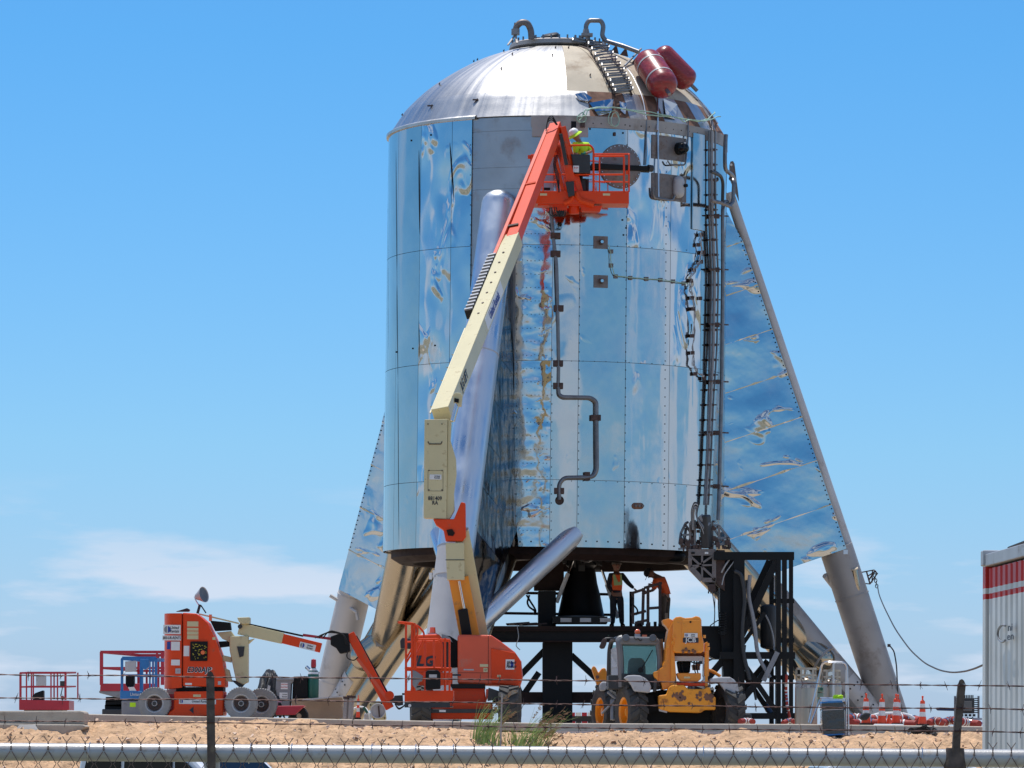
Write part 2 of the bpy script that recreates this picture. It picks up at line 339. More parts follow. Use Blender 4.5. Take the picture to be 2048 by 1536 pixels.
C['ply'] = mat('weathered plywood', (0.30, 0.21, 0.14), 0.8, 0, 0.2, 2, 0.002, 20)
C['coneo'] = mat('orange cone plastic', (0.85, 0.075, 0.02), 0.5, 0, 0.08)
C['cloth'] = mat('black tarpaulin', (0.018, 0.018, 0.02), 0.6, 0, 0.2, 5, 0.01, 12)
C['green'] = mat('green cylinder paint', (0.01, 0.11, 0.075), 0.35, 0, 0.1)
C['hivis'] = mat('hi vis yellow cloth', (0.50, 0.80, 0.02), 0.8, 0, 0.1, 12, 0.004, 25)
C['hio'] = mat('hi vis orange cloth', (0.95, 0.12, 0.02), 0.8, 0, 0.12, 12, 0.004, 25)
C['skin'] = mat('skin', (0.28, 0.13, 0.085), 0.55, 0, 0.08, 15)
C['darkcl'] = mat('dark work clothes', (0.022, 0.022, 0.028), 0.9, 0, 0.2, 12, 0.004, 25)
C['tancl'] = mat('brown trousers', (0.13, 0.085, 0.055), 0.9, 0, 0.15, 12, 0.004, 25)
C['glove'] = mat('green gloves', (0.02, 0.28, 0.20), 0.6)
C['hair'] = mat('dark hair', (0.015, 0.01, 0.008), 0.7)
C['vestg'] = mat('reflective lime panel', (0.42, 0.52, 0.18), 0.5)
def glassmat():
    m = bpy.data.materials.new('tinted cab glass'); m.use_nodes = True; b = m.node_tree.nodes['Principled BSDF']
    b.inputs['Base Color'].default_value = (0.36, 0.50, 0.48, 1); b.inputs['Roughness'].default_value = 0.03
    b.inputs['Transmission Weight'].default_value = 0.92; b.inputs['IOR'].default_value = 1.2
    return m
C['glass'] = glassmat()
C['dglass'] = mat('dark vehicle glass', (0.006, 0.008, 0.010), 0.08, 0, 0.05, spec=.25)
C['amber'] = mat('orange beacon plastic', (0.8, 0.13, 0.015), 0.2, 0, 0.05, coat=1)
C['lens'] = mat('lamp lens glass', (0.13, 0.125, 0.12), 0.3, 0.3, 0.1)
# ------------------------------------------------------------------ lettering
def text(body, name, mt, par, O, u, v, size, sx=1.0, align='CENTER', off=0.004, shear=0.0, bold=0.0):
    """flat raised lettering; O world point of the text centre, u / v world directions"""
    cu = bpy.data.curves.new(name, 'FONT'); cu.body = body; cu.size = size; cu.align_x = align; cu.align_y = 'CENTER'; cu.extrude = 0.0015; cu.shear = shear; cu.offset = bold * size
    cu.resolution_u = 2
    to = bpy.data.objects.new('tmp', cu); COL.objects.link(to)
    me = bpy.data.meshes.new_from_object(to); bpy.data.objects.remove(to); bpy.data.curves.remove(cu)
    u = Vector(u).normalized(); v = Vector(v); v = (v - u * v.dot(u)).normalized(); n = u.cross(v)
    M = Matrix.Identity(4)
    for i in range(3): M[i][0] = u[i] * sx; M[i][1] = v[i]; M[i][2] = n[i]; M[i][3] = (Vector(O) + n * off)[i]
    F = FR[par].inverted() if par is not None else Matrix.Identity(4)
    me.transform(F @ M); me.materials.clear(); me.materials.append(mt); me.name = name
    o = bpy.data.objects.new(name, me); COL.objects.link(o)
    if par is not None: o.parent = par; FR[o] = FR[par]
    return o
def sticker(par, O, u, v, w, h, bgm='white', rows=(), name='sticker', off=0.004):
    u = Vector(u).normalized(); v = Vector(v); v = (v - u * v.dot(u)).normalized(); n = u.cross(v); O = Vector(O)
    m = MB(); pts = [O + u * a * w / 2 + v * b * h / 2 + n * (off - 0.002) for a, b in ((-1, -1), (1, -1), (1, 1), (-1, 1))]
    m.prism(pts, n * 0.003); s = m.build(name, C[bgm], par)
    for r in rows:
        t, fx, fy, size, ink = r[:5]; sx = r[5] if len(r) > 5 else 0.9
        text(t, 'lettering', C[ink], s, O + u * fx * w / 2 + v * fy * h / 2, u, v, size, sx, off=off + 0.002, shear=0.2 if len(r) > 6 else 0, bold=0.02)
    return s
def rental(par, O, u, v, w, h, one=False):
    """white rental sticker: split blue roundel and two words"""
    if one: s = sticker(par, O, u, v, w, h, 'white', [('United Rentals', 0.15, 0, h * 0.62, 'ink', 0.9, 1)])
    else: s = sticker(par, O, u, v, w, h, 'white', [('United', 0.28, 0.38, h * 0.42, 'ink', 0.8, 1), ('Rentals', 0.28, -0.38, h * 0.42, 'ink', 0.8, 1)])
    u = Vector(u).normalized(); v = Vector(v); v = (v - u * v.dot(u)).normalized(); n = u.cross(v); r = h * 0.36
    c = Vector(O) + u * (-w / 2 + r * 1.25) + n * 0.006
    for sgn, mm in ((1, 'bluei'), (-1, 'mgrey')):
        m = MB(); k = [c + (u * math.cos(a) * 0.85 * sgn + v * math.sin(a)) * r + u * 0.12 * r * sgn for a in [math.pi * (i / 10 - 0.5) for i in range(11)]]
        m.prism(k, n * 0.0015); m.build('roundel', C[mm], s)
    return s
C['ductred'] = mat('dusty red duct fabric', (.30, .03, .02), .65, 0, .25, 6)
# ================================================================== SETTING
def yard_z(x, y):
    a = 1.90 + 0.26 / (1 + math.exp((x + 3.2) * 1.6)) * (1 if y < 92 else max(0, 1 - (y - 92) / 5))
    return a
def build_ground():
    m = bpy.data.materials.new('dry ground'); m.use_nodes = True; n = m.node_tree.nodes; l = m.node_tree.links; b = n['Principled BSDF']; b.inputs['Roughness'].default_value = 0.95
    t = n.new('ShaderNodeTexCoord'); a = n.new('ShaderNodeTexNoise'); a.inputs['Scale'].default_value = 0.035; a.inputs['Detail'].default_value = 12; a.inputs['Roughness'].default_value = 0.7; l.new(t.outputs['Object'], a.inputs['Vector'])
    r = n.new('ShaderNodeValToRGB'); e = r.color_ramp.elements; e[0].position = 0.40; e[0].color = (0.10, 0.11, 0.06, 1); e[1].position = 0.60; e[1].color = (0.36, 0.31, 0.22, 1)
    l.new(a.outputs[0], r.inputs[0]); l.new(r.outputs[0], b.inputs['Base Color'])
    o = MB().add([(-9000, -9000, 0), (9000, -9000, 0), (9000, 9000, 0), (-9000, 9000, 0)], [(0, 1, 2, 3)]).build('ground', m); o['kind'] = 'structure'
    o = MB().bb((-400, -9, -0.2), (400, -2, 0.03)).build('road', mat('asphalt', (0.055, 0.055, 0.058), 0.85, 0, 0.2, 0.5, 0.003, 60)); o['kind'] = 'structure'
    sand = mat('coarse beige sand', (0.54, 0.34, 0.195), 0.95, 0, 0.22, 3, 0.06, 11, dirt=(0.30, 0.18, 0.10), da=0.42, ds=5)
    # raised yard
    m = MB()
    xs = [-60, -30, -16, -12] + [-12 + i * 0.5 for i in range(1, 49)] + [16, 30, 60]; ys = [83.6, 84.5, 86, 88, 90, 92, 94, 97, 101, 106, 112, 120, 135, 170]
    vs = [(x, y, yard_z(x, y)) for y in ys for x in xs]; k = len(xs)
    fs = [(j * k + i, j * k + i + 1, (j + 1) * k + i + 1, (j + 1) * k + i) for j in range(len(ys) - 1) for i in range(k - 1)]
    m.add(vs, fs)
    m.add([(-60, 83.6, 1.9 + .26), (60, 83.6, 1.9), (60, 83.6, 0), (-60, 83.6, 0)], [(0, 1, 2, 3)]); m.add([(60, 83.6, 1.9), (60, 170, 1.9), (60, 170, 0), (60, 83.6, 0)], [(0, 1, 2, 3)]); m.add([(-60, 83.6, 2.1), (-60, 170, 1.9), (-60, 170, 0), (-60, 83.6, 0)], [(0, 1, 2, 3)])
    o = m.build('yard_ground', mat('pale yard gravel', (0.46, 0.38, 0.29), 0.95, 0, 0.15, 1.5, 0.01, 25)); o['kind'] = 'structure'
    # sand berm in front of the yard
    m = MB(); NU, NV = 640, 150
    def topz(x):
        px = 1024 + x * 8715 / 83; return P(px, KTOP(px) + 15 + (4 if px > 700 else -1), 83).z
    def bf(u, v):
        x = -15 + 30 * u; y = 74 + 9.3 * v; tz = topz(x)
        s = min(1, max(0, (y - 74.2) / 7.6)); z = tz * (s * s * (3 - 2 * s)) ** 0.8 if s < 1 else tz
        amp = 0.25 + 0.75 * min(1, max(0, (82.6 - y) / 1.5))
        n1 = noise.noise(Vector((x * 0.5, y * 0.4, 1))) * 0.16 + noise.noise(Vector((x * 1.7, y * 1.3, 5))) * 0.11 + noise.noise(Vector((x * 4.5, y * 3.8, 9))) * 0.075 + noise.noise(Vector((x * 11, y * 9, 2))) * 0.055 + abs(noise.noise(Vector((x * 7, y * 6, 12)))) * -0.06
        return Vector((x, y, z + n1 * amp))
    m.grid(bf, NU, NV); o = m.build('sand_berm', sand, smooth=True, ang=180, fix=False); o['kind'] = 'structure'
    # loose stones lying on it
    m = MB(); rn = random.Random(3)
    for i in range(5200):
        u = rn.random(); v = 0.32 + 0.64 * rn.random(); p = bf(u, v); s = rn.choice([0.012, 0.016, 0.022, 0.035, 0.05]) * (0.7 + rn.random() * 0.6)
        q = [p + Vector((rn.uniform(-1, 1), rn.uniform(-1, 1), rn.uniform(-.6, .7))).normalized() * s for _ in range(6)]
        m.add(q, [(0, 1, 2), (0, 2, 3), (0, 3, 4), (0, 4, 1), (5, 2, 1), (5, 3, 2), (5, 4, 3), (5, 1, 4)])
    o = m.build('loose_stones', mat('pale stones', (0.60, 0.44, 0.33), 0.9, 0, 0.35, 4)); tag(o, 'scattered pale stones and clods lying on the sand berm', 'stones'); o['kind'] = 'stuff'
    return bf
KP = [(-400, 1419), (170, 1428.5), (700, 1439.5), (1100, 1447), (1600, 1449), (1967, 1453.5), (2500, 1460)]
def KTOP(px):
    for (a, b), (c, d) in zip(KP, KP[1:]):
        if px <= c: return b + (d - b) * (px - a) / (c - a)
    return KP[-1][1]
BERM = build_ground()
def bermz(x, y):
    return BERM((x + 15) / 30, (y - 74) / 9.3).z
# concrete kerb slabs along the yard edge
xs = [-600, 150, 420, 705, 905, 1102, 1350, 1602, 1790, 1975, 2600]
kerb = thing('concrete_kerb', 'long low pale concrete kerb edging the yard above the sand berm', 'kerb', P(1024, 1460, 83.3))
for a, b in zip(xs, xs[1:]):
    A = P(a + 1, KTOP(a + 1), 83); B = P(b - 1, KTOP(b - 1), 83); dz = Vector((0, 0, -0.15)); dy = Vector((0, 0.55, 0.01)); lean = Vector((0, -0.03, 0))
    MB().add([A, B, B + dy, A + dy, A + dz + lean, B + dz + lean, B + dz + dy, A + dz + dy], [(0, 1, 2, 3), (7, 6, 5, 4), (4, 5, 1, 0), (5, 6, 2, 1), (6, 7, 3, 2), (7, 4, 0, 3)]).build('kerb_slab', C['conc'], kerb, bevel=0.012)
m = MB()
for a, b in ((1090, 1345), (1348, 1600), (1603, 1800), (1803, 1960)):
    A = P(a, KTOP(a) + 14.5, 82.7); B = P(b, KTOP(b) + 14.5, 82.7); m.add([A, B, B + Vector((0, .3, .0)), A + Vector((0, .3, .0)), A - Vector((0, 0, .05)), B - Vector((0, 0, .05)), B + Vector((0, .3, -.05)), A + Vector((0, .3, -.05))], [(0, 1, 2, 3), (7, 6, 5, 4), (4, 5, 1, 0), (5, 6, 2, 1), (6, 7, 3, 2), (7, 4, 0, 3)])
m.build('lower_strip', C['lgrey'], kerb)

# ================================================================== ROCKET TEST VEHICLE
HY = 115.0
H0 = P(1111, 690, HY).x; S = 75.8
ZR = P(768, 1105, HY).z; ZT = P(775, 275, HY).z; RT = 4.5; ZG = 1.9
ax_dx = 0.0
hop = thing('rocket_test_vehicle', 'tall shiny steel domed rocket test vehicle standing on three finned legs', 'rocket', (H0, HY, ZG))
def HP(r, phi, z): return Vector((H0 + r * math.cos(R(phi)), HY - r * math.sin(R(phi)), z))
def smoothprof(p):
    o = []
    for i in range(len(p) - 1):
        a, b, c, d = p[max(i - 1, 0)], p[i], p[i + 1], p[min(i + 2, len(p) - 1)]
        for k in range(4):
            t = k / 4; o.append(tuple(0.5 * (2 * b[j] + (c[j] - a[j]) * t + (2 * a[j] - 5 * b[j] + 4 * c[j] - d[j]) * t * t + (3 * b[j] - a[j] - 3 * c[j] + d[j]) * t ** 3) for j in (0, 1)))
    o.append(p[-1]); return o
PROF = smoothprof([(4.50, 0.0), (4.37, 0.20), (4.21, 0.45), (4.02, 0.71), (3.52, 1.19), (2.94, 1.60), (2.36, 1.93), (1.96, 2.11), (1.42, 2.29), (0.88, 2.41), (0.5, 2.46), (0, 2.48)])
def RZ(z):
    h = z - ZT
    if h <= 0: return RT
    for (a, b), (c, d) in zip(PROF, PROF[1:]):
        if b <= h <= d and d > b: return a + (c - a) * (h - b) / (d - b)
    return 0
def surf(px, py, off=0.0, _n=0):
    """first point of the vehicle's skin on the ray through a photo position"""
    d = ray(px, py); t = (HY - 5.2) / d.y; best = None
    while t < (HY + 1) / d.y:
        p = CP + d * t; r = math.hypot(p.x - H0, p.y - HY)
        if r <= RZ(p.z) + 0.001 and p.z < ZT + 2.5: best = p; break
        t += 0.015
    if best is None:
        if _n < 30: return surf(px + (1.2 if px < 1113 else -1.2), py + 0.8, off, _n + 1)
        best = CP + d * (HY / d.y)
    p = best; n = Vector((p.x - H0, p.y - HY, 0)).normalized(); h = p.z
    if h > ZT + 0.02:
        s = (RZ(h + 0.06) - RZ(h - 0.06)) / 0.12; n = (n + Vector((0, 0, -s))).normalized() if s > -50 else Vector((0, 0, 1))
    return p + n * off, n
def sph(px, py):
    p, n = surf(px, py); return math.degrees(math.atan2(-(p.y - HY), p.x - H0)), p.z
def sp(pts, off=0.08): return [surf(x, y, off)[0] for x, y in pts]
def curved(name, r, p0, p1, z0, z1, mt, th=0.012, nu=10, nv=1, par=hop, gap=0.0, ztop=None, kind=None, tilt=0):
    """one curved sheet on the cylinder"""
    g = math.degrees(gap / r); m = MB(); a0 = p0 + g; a1 = p1 - g; b0 = z0 + gap; b1 = z1 - gap; vs = []
    for rr in (r, r - th):
        for j in range(nv + 1):
            for i in range(nu + 1):
                a = a0 + (a1 - a0) * i / nu; ff = (i / nu - 0.5) * 2
                vs.append(HP(rr + tilt * ff, a, b0 + (b1 - b0) * j / nv))
    k = nu + 1; o = k * (nv + 1); fs = []
    for j in range(nv):
        for i in range(nu):
            q = (j * k + i, j * k + i + 1, (j + 1) * k + i + 1, (j + 1) * k + i); fs.append(q); fs.append(tuple(x + o for x in q[::-1]))
    for i in range(nu):
        fs.append((i, o + i, o + i + 1, i + 1)); q = nv * k + i; fs.append((q, q + 1, o + q + 1, o + q))
    for j in range(nv):
        fs.append((j * k, (j + 1) * k, o + (j + 1) * k, o + j * k)); q = j * k + nu; fs.append((q, o + q, o + q + k, q + k))
    m.add(vs, fs); return m.build(name, mt, par, smooth=True, ang=30, fix=True, kind=kind)
def az(px, py=620): return sph(px, py)[0]
def zf(py, px=1150): return sph(px, py)[1]
# inner bare hull
m = MB(); m.lathe([(4.44, ZR + 0.05), (4.44, ZT - 0.02)], 96, c=(H0, HY, 0)); m.lathe([(4.30, ZR + 0.02), (4.30, ZR + 2.0), (0.0, ZR + 2.2)], 64, c=(H0, HY, 0)); m.lathe([(4.30, ZR + 0.02), (4.44, ZR + 0.05)], 96, c=(H0, HY, 0))
m.build('hull_barrel', C['bare'], hop, smooth=True, fix=False)
# hull strakes seen where the cladding is left off, one short course per ring
bz = [zf(y, 990) for y in (1040, 800, 560, 378, 335, 262, 236)]
for a, b in zip(bz, bz[1:]): curved('bare_hull_ring', 4.465, az(1104), az(938), a, b, C['bare'], 0.015, 10, 1, gap=0.004)
ROWS = [ZR, zf(960), zf(722), zf(490), ZT - 0.04]
front = [(1450, 1401, 'flat'), (1401, 1340, 'vert'), (1340, 1252, 'vert'), (1252, 1158, 'flat'), (1158, 1104, 'flat'), (1104, 1030, 'ripp')]
def sheet(a, b, z0, z1, key, nu=12): 
    o = curved('skin_panel', RT, a, b, z0, z1, C[key], 0.012, nu, 6, gap=0.006); return o
zsk = [ZR + 0.16 + 0.0, ROWS[1], ROWS[2], ROWS[3], ROWS[4]]
for r0, r1 in zip(range(4), range(1, 5)):
    for x1, x0, k in front:
        kk = k
        if k == 'vert' and r0 >= 2 and x1 > 1390: kk = 'crum'
        if k == 'vert' and r0 == 3: kk = 'crum'
        top = (zf(412, 1065) if x1 == 1104 else ZT - 0.30) if r1 == 4 else zsk[r1]
        sheet(az(x1), az(x0), zsk[r0] if r0 else ZR, top, kk)
    for x1, x0, k in [(940, 900, 'crum'), (900, 838, 'crum' if r0 >= 1 else 'vert'), (838, 793, 'flat'), (793, 776, 'flat')]:
        sheet(az(x1), az(x0), zsk[r0] if r0 else ZR, (ZT - 0.03) if r1 == 4 else zsk[r1], k)
    a = az(776)
    for i in range(10):
        s = (360 + az(1450) - a) / 10; sheet(a + i * s, a + (i + 1) * s, zsk[r0] if r0 else ZR, (ZT - 0.03) if r1 == 4 else zsk[r1], 'flat')
# long dark standing gaps of loose sheet edges
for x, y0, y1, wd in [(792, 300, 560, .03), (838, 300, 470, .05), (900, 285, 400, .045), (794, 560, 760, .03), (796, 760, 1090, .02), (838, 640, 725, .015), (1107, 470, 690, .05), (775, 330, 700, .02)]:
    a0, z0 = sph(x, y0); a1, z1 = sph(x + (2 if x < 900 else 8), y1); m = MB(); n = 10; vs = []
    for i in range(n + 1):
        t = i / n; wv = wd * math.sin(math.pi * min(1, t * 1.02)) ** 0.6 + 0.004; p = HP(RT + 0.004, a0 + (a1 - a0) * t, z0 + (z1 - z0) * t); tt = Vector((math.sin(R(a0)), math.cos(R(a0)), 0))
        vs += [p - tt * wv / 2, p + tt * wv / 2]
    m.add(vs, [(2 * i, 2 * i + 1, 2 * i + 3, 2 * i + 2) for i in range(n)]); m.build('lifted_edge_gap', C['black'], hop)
# rolled flange ring and upper steel band
m = MB(); m.lathe([(4.50, ZT - 0.04), (4.555, ZT - 0.05), (4.56, ZT + 0.02), (4.50, ZT + 0.06), (4.44, ZT + 0.05)], 60, c=(H0, HY, 0), a0=-az(952, 240) , a1=-az(952, 240) - 130); m.build('rolled_flange', C['knuckle'], hop, smooth=True)
for i in range(8):
    s = (az(1062, 240) + 40) / 8; a = -40 + i * s; curved('flange_band', 4.515, a, a + s, ZT - 0.30, ZT + 0.0, C['dull'], 0.02, 5, 1, gap=0.002)
# knuckle ring gores
def gore(name, a0, a1, i0, i1, mt, off=0.0, sub=1, gap=0.006, par=hop):
    pr = []
    for (r0, h0), (r1, h1) in zip(PROF[i0:i1], PROF[i0 + 1:i1 + 1]):
        for k in range(sub): pr.append((r0 + (r1 - r0) * k / sub, h0 + (h1 - h0) * k / sub))
    pr.append(PROF[i1]); m = MB(); n = max(3, int(abs(a1 - a0) / 3)); vs = []
    for r, h in pr:
        g = math.degrees(gap / max(r, 0.3))
        for i in range(n + 1): vs.append(HP(r + off, a0 + g + (a1 - a0 - 2 * g) * i / n, ZT + h + off * 0.6))
    k = n + 1; m.add(vs, [(j * k + i, j * k + i + 1, (j + 1) * k + i + 1, (j + 1) * k + i) for j in range(len(pr) - 1) for i in range(n)])
    return m.build(name, mt, par, smooth=True, ang=60)
m = MB(); m.lathe([(r - 0.03, ZT + h - 0.02) for r, h in PROF[:-1]] + [(0.001, ZT + 2.48)], 72, c=(H0, HY, 0)); m.build('dome_shell', C['dull'], hop, smooth=True)
aB = az(1133, 170); aR = az(1178, 215)
n = 8
for i in range(n):
    s = (232 - aR) / n; gore('knuckle_gore', aR + i * s, aR + (i + 1) * s, 0, 12, C['knuckle'], gap=0.001)
segs = [(1178, 1256, 'rust'), (1256, 1290, 'knuckle'), (1290, 1322, 'rust'), (1322, 1362, 'knuckle'), (1362, 1384, 'rust'), (1384, 1404, 'knuckle')]
for a, b, k in segs: gore('knuckle_gore', az(b, 225), az(a, 225), 0, 12, C[k])
a = az(1404, 225)
for i in range(5):
    s = (a + 128) / 5; gore('knuckle_gore', a - (i + 1) * s, a - i * s, 0, 12, C['rust'])
# torn foil patches left on the rusty part
for pts in [[(1150, 190), (1168, 188), (1184, 198), (1176, 206), (1158, 202)], [(1178, 208), (1226, 200), (1222, 228), (1196, 232)], [(1238, 205), (1252, 210), (1250, 232), (1240, 224)], [(1326, 200), (1352, 212), (1350, 240), (1330, 236)]]:
    m = MB(); q = [surf(x, y, 0.03 + 0.02 * (i % 2))[0] for i, (x, y) in enumerate(pts)]; m.prism(q, Vector((0, -0.01, 0.01))); m.build('torn_foil_patch', C['crum'], hop)
n = 12
for i in range(n):
    s = (250 - aB) / n; gore('dome_gore', aB + i * s, aB + (i + 1) * s, 12, 42, C['dome'], gap=0.0005)
ed = [1133, 1215, 1262, 1330, 1372]
cs = [aB] + [az(x, 175) for x in ed[1:-1]] + [20]
for a, b in zip(cs, cs[1:]): gore('dome_gore', b, a, 12, 42, C['cream'], 0.0, gap=0.008)
for i in range(6):
    s = 130 / 6; gore('dome_gore', 20 - (i + 1) * s, 20 - i * s, 12, 42, C['cream'], 0.0, gap=0.008)
# bright weld strips running down the dome
for pts, r in [([(1225, 95), (1262, 150), (1285, 200), (1291, 240)], .02), ([(1330, 120), (1368, 150), (1395, 190), (1418, 240), (1424, 262)], .05), ([(1338, 105), (1385, 165), (1412, 205), (1432, 250)], .035)]:
    MB().tube(arc(sp(pts, 0.05), 0.4), r, 6).build('dome_pipe', C['alu'] if r < .04 else C['pipe'], hop, smooth=True)
# apex ring, hatch, small fittings
ap = Vector((H0, HY, ZT + 2.46))
m = MB(); m.lathe([(0.0, .10), (1.25, .08), (1.30, .05), (1.32, -.06), (1.2, -.10)], 48, c=ap); m.build('apex_plate', C['dull'], hop, smooth=True)
m = MB()
for i in range(36):
    a = R(i * 10); m.box(ap + Vector((1.24 * math.cos(a), 1.24 * math.sin(a), .12)), (.045, .045, .09))
for i in range(46):
    a = random.uniform(0, 6.28); r = random.uniform(.2, 1.15); m.box(ap + Vector((r * math.cos(a), r * math.sin(a), .12)), (random.uniform(.03, .14), .05, random.uniform(.06, .24)))
m.build('apex_bolts', C['pipe'], hop, kind='stuff')
t = P(1100, 72, HY - .9); m = MB(); q = Matrix.Rotation(R(-12), 3, 'Y') @ Matrix.Rotation(R(14), 3, 'X'); m.lathe([(0, .05), (.2, .06), (.24, .03), (.24, -.06), (0, -.06)], 20, c=t, axis=q @ Vector((0, 0, 1))); m.build('round_sensor_cap', C['dgrey'], hop, smooth=True)
# goose-neck vents
Yv = HY - 1.2
p = arc([P(1063, 78, Yv), P(1062, 60, Yv), P(1055, 46, Yv), P(1043, 44, Yv), P(1033, 52, Yv), P(1031, 64, Yv)], .22, 6)
v1 = MB().tube(p, .085, 14); v1.build('goose_neck_vent', C['plate'], hop, smooth=True)
m = MB(); m.cyl(P(1031, 58, Yv), P(1031, 70, Yv), .11, 12); m.box(P(1031, 67, Yv), (.22, .2, .06)); m.box(P(1030, 50, Yv), (.05, .05, .12)); m.build('relief_valve', C['mgrey'], hop)
for a, b in ((1016, 90), (1034, 86)): MB().beam(P(1031, 69, Yv), P(a, b, Yv - .3), .05, .03).build('valve_strut', C['dull'], hop)
p = arc([P(1172, 72, Yv), P(1172, 50, Yv), P(1178, 41, Yv), P(1202, 41, Yv), P(1207, 52, Yv), P(1204, 72, Yv), P(1212, 82, Yv), P(1246, 92, Yv - .4), P(1278, 104, Yv - .6)], .16, 5)
MB().tube(p, .062, 12).build('bent_vent_pipe', C['pipe'], hop, smooth=True)
m = MB(); m.cyl(P(1172, 74, Yv), P(1172, 58, Yv), .12, 12, .07); m.box(P(1174, 70, Yv), (.3, .25, .07)); m.build('vent_flange', C['mgrey'], hop)
# lugs dotted over the dome
for x, y in [(862, 213), (952, 201), (806, 231), (1003, 139), (1025, 110), (1098, 135), (1105, 112), (1111, 97), (1137, 97), (940, 119), (952, 119), (990, 92), (1032, 92), (880, 170), (1180, 152), (1217, 175)]:
    m = MB(); p, nn = surf(x, y, .03); wd = .15 if x in (862, 952) and y > 190 else .035
    m.box(p, (wd, .05, .035)); m.box(p + Vector((wd * .3, 0, .02)), (.02, .03, .04)); m.build('lifting_lug', C['bracket'], hop)
# ladder of standoff steps up the dome
l0 = [(1160, 78), (1176, 100), (1192, 126), (1207, 150), (1219, 174), (1230, 196)]; l1 = [(1192, 76), (1208, 96), (1226, 122), (1243, 148), (1254, 170), (1263, 192)]
def lerp(pl, t):
    k = t * (len(pl) - 1); i = min(int(k), len(pl) - 2); f = k - i; return (pl[i][0] + (pl[i + 1][0] - pl[i][0]) * f, pl[i][1] + (pl[i + 1][1] - pl[i][1]) * f)
for q in (l0, l1): MB().tube(sp(q, .04), .022, 5).build('ladder_stringer', C['bracket'], hop)
for i in range(12):
    t = (i + .2) / 12; a = lerp(l0, t); b = lerp(l1, t); A, na = surf(*a, .2); B, nb = surf(*b, .2); A0, _ = surf(*a, .02); B0, _ = surf(*b, .02); m = MB()
    dn = Vector((0, -.12, -.10)).normalized() * .13
    m.beam(A, B, .04, .04); m.beam(A + dn, B + dn, .035, .035); m.beam(A, A0, .035, .035); m.beam(B, B0, .035, .035); m.beam(A, A + dn, .03, .03); m.beam(B, B + dn, .03, .03); m.build('ladder_step', C['pipe'], hop)
# red pressure vessels
for (a, b, r, straps) in [((1293, 122), (1327, 174), .385, 1), ((1330, 112), (1372, 152), .32, 0)]:
    A = surf(*a)[0]; nn = Vector((.45, -.55, .7)).normalized(); A = P(1297, 126, surf(1292, 150)[0].y - .45); B = P(1326, 169, surf(1322, 200)[0].y - .45)
    if not straps: A = P(1326, 112, HY - 2.2); B = P(1371, 158, HY - 2.1)
    pv = MB().capsule(A, B, r, 28, squash=.75).build('pressure_vessel', C['redv'], hop, smooth=True)
    d = (B - A).normalized()
    if straps:
        for k in (.22, .82): c = A + (B - A) * k; MB().tube([c - d * .025, c + d * .025], r + .01, 28).build('vessel_strap', C['lgrey'], pv, smooth=True)
    MB().cyl(B + d * r * .7, B + d * (r + .12), .05, 8).build('vessel_nozzle', C['pipe'], pv)
MB().tube(sp([(1338, 190), (1312, 194), (1310, 262)], .1), .03, 6).build('fill_tube', C['alu'], hop, smooth=True)
MB().tube(sp([(1291, 235), (1290, 310), (1289, 330)], .05), .02, 6).build('fill_tube', C['pipe'], hop, smooth=True)
MB().tube(sp([(1310, 230), (1311, 395)], .14), .025, 6).build('fill_tube', C['alu'], hop, smooth=True)
MB().tube(arc(sp([(1303, 375), (1303, 396), (1340, 402), (1344, 392)], .1), .1), .03, 6).build('fill_tube', C['pipe'], hop, smooth=True)
MB().tube(arc(sp([(1330, 322), (1335, 330), (1365, 331), (1370, 275), (1371, 240)], .1), .1), .022, 6).build('fill_tube', C['pipe'], hop, smooth=True)
for (x, y) in [(1228, 105), (1248, 110), (1278, 122), (1268, 128), (1302, 135)]:
    p, nn = surf(x, y, .08); MB().prism([p + Vector((-.1, 0, -.05)), p + Vector((.12, 0, -.1)), p + Vector((.06, 0, .16))], (0, .03, 0)).build('stub_bracket', C['bracket'], hop)
MB().beam(surf(1248, 135, .05)[0], surf(1274, 120, .35)[0], .04, .04).build('vessel_stay', C['pipe'], hop)
# green signal cables draped below the dome
def wob(pts, off, amp, r, name, mt, n=6, seed=1):
    rn = random.Random(seed); q = []
    for (a, b), (c, d) in zip(pts, pts[1:]):
        for k in range(n): t = k / n; q.append((a + (c - a) * t + rn.uniform(-amp, amp), b + (d - b) * t + rn.uniform(-amp, amp)))
    q.append(pts[-1]); MB().tube(arc([surf(x, y, off + rn.uniform(0, .03))[0] for x, y in q], .1, 2), r, 5).build(name, mt, hop, smooth=True)
C['gcab'] = mat('pale green cable', (0.32, 0.48, 0.38), .6)
wob([(1158, 242), (1168, 227), (1190, 222), (1230, 222), (1290, 236), (1340, 240), (1390, 249), (1408, 244), (1424, 228)], .12, .8, .018, 'green_cable', C['gcab'])
wob([(1155, 236), (1166, 234), (1178, 226), (1222, 223), (1300, 233), (1360, 246), (1400, 250), (1437, 236)], .15, .8, .015, 'green_cable', C['gcab'], seed=4)
m = MB(); m.tube([surf(1162 + 9 * math.cos(a), 238 + 9 * math.sin(a), .1)[0] for a in [k * .7 for k in range(9)]], .018, 5, closed=True)
m.tube([surf(1225 + 11 * math.cos(a), 240 + 14 * math.sin(a), .1)[0] for a in [k * .7 for k in range(9)]], .012, 5, closed=True); m.tube([surf(1227 + 8 * math.cos(a), 243 + 12 * math.sin(a), .13)[0] for a in [k * .7 for k in range(9)]], .012, 5, closed=True); m.build('cable_coil', C['gcab'], hop)
m = MB(); m.box(surf(1164, 251, .1)[0], (.12, .1, .12)); m.build('sensor_box', C['bracket'], hop)
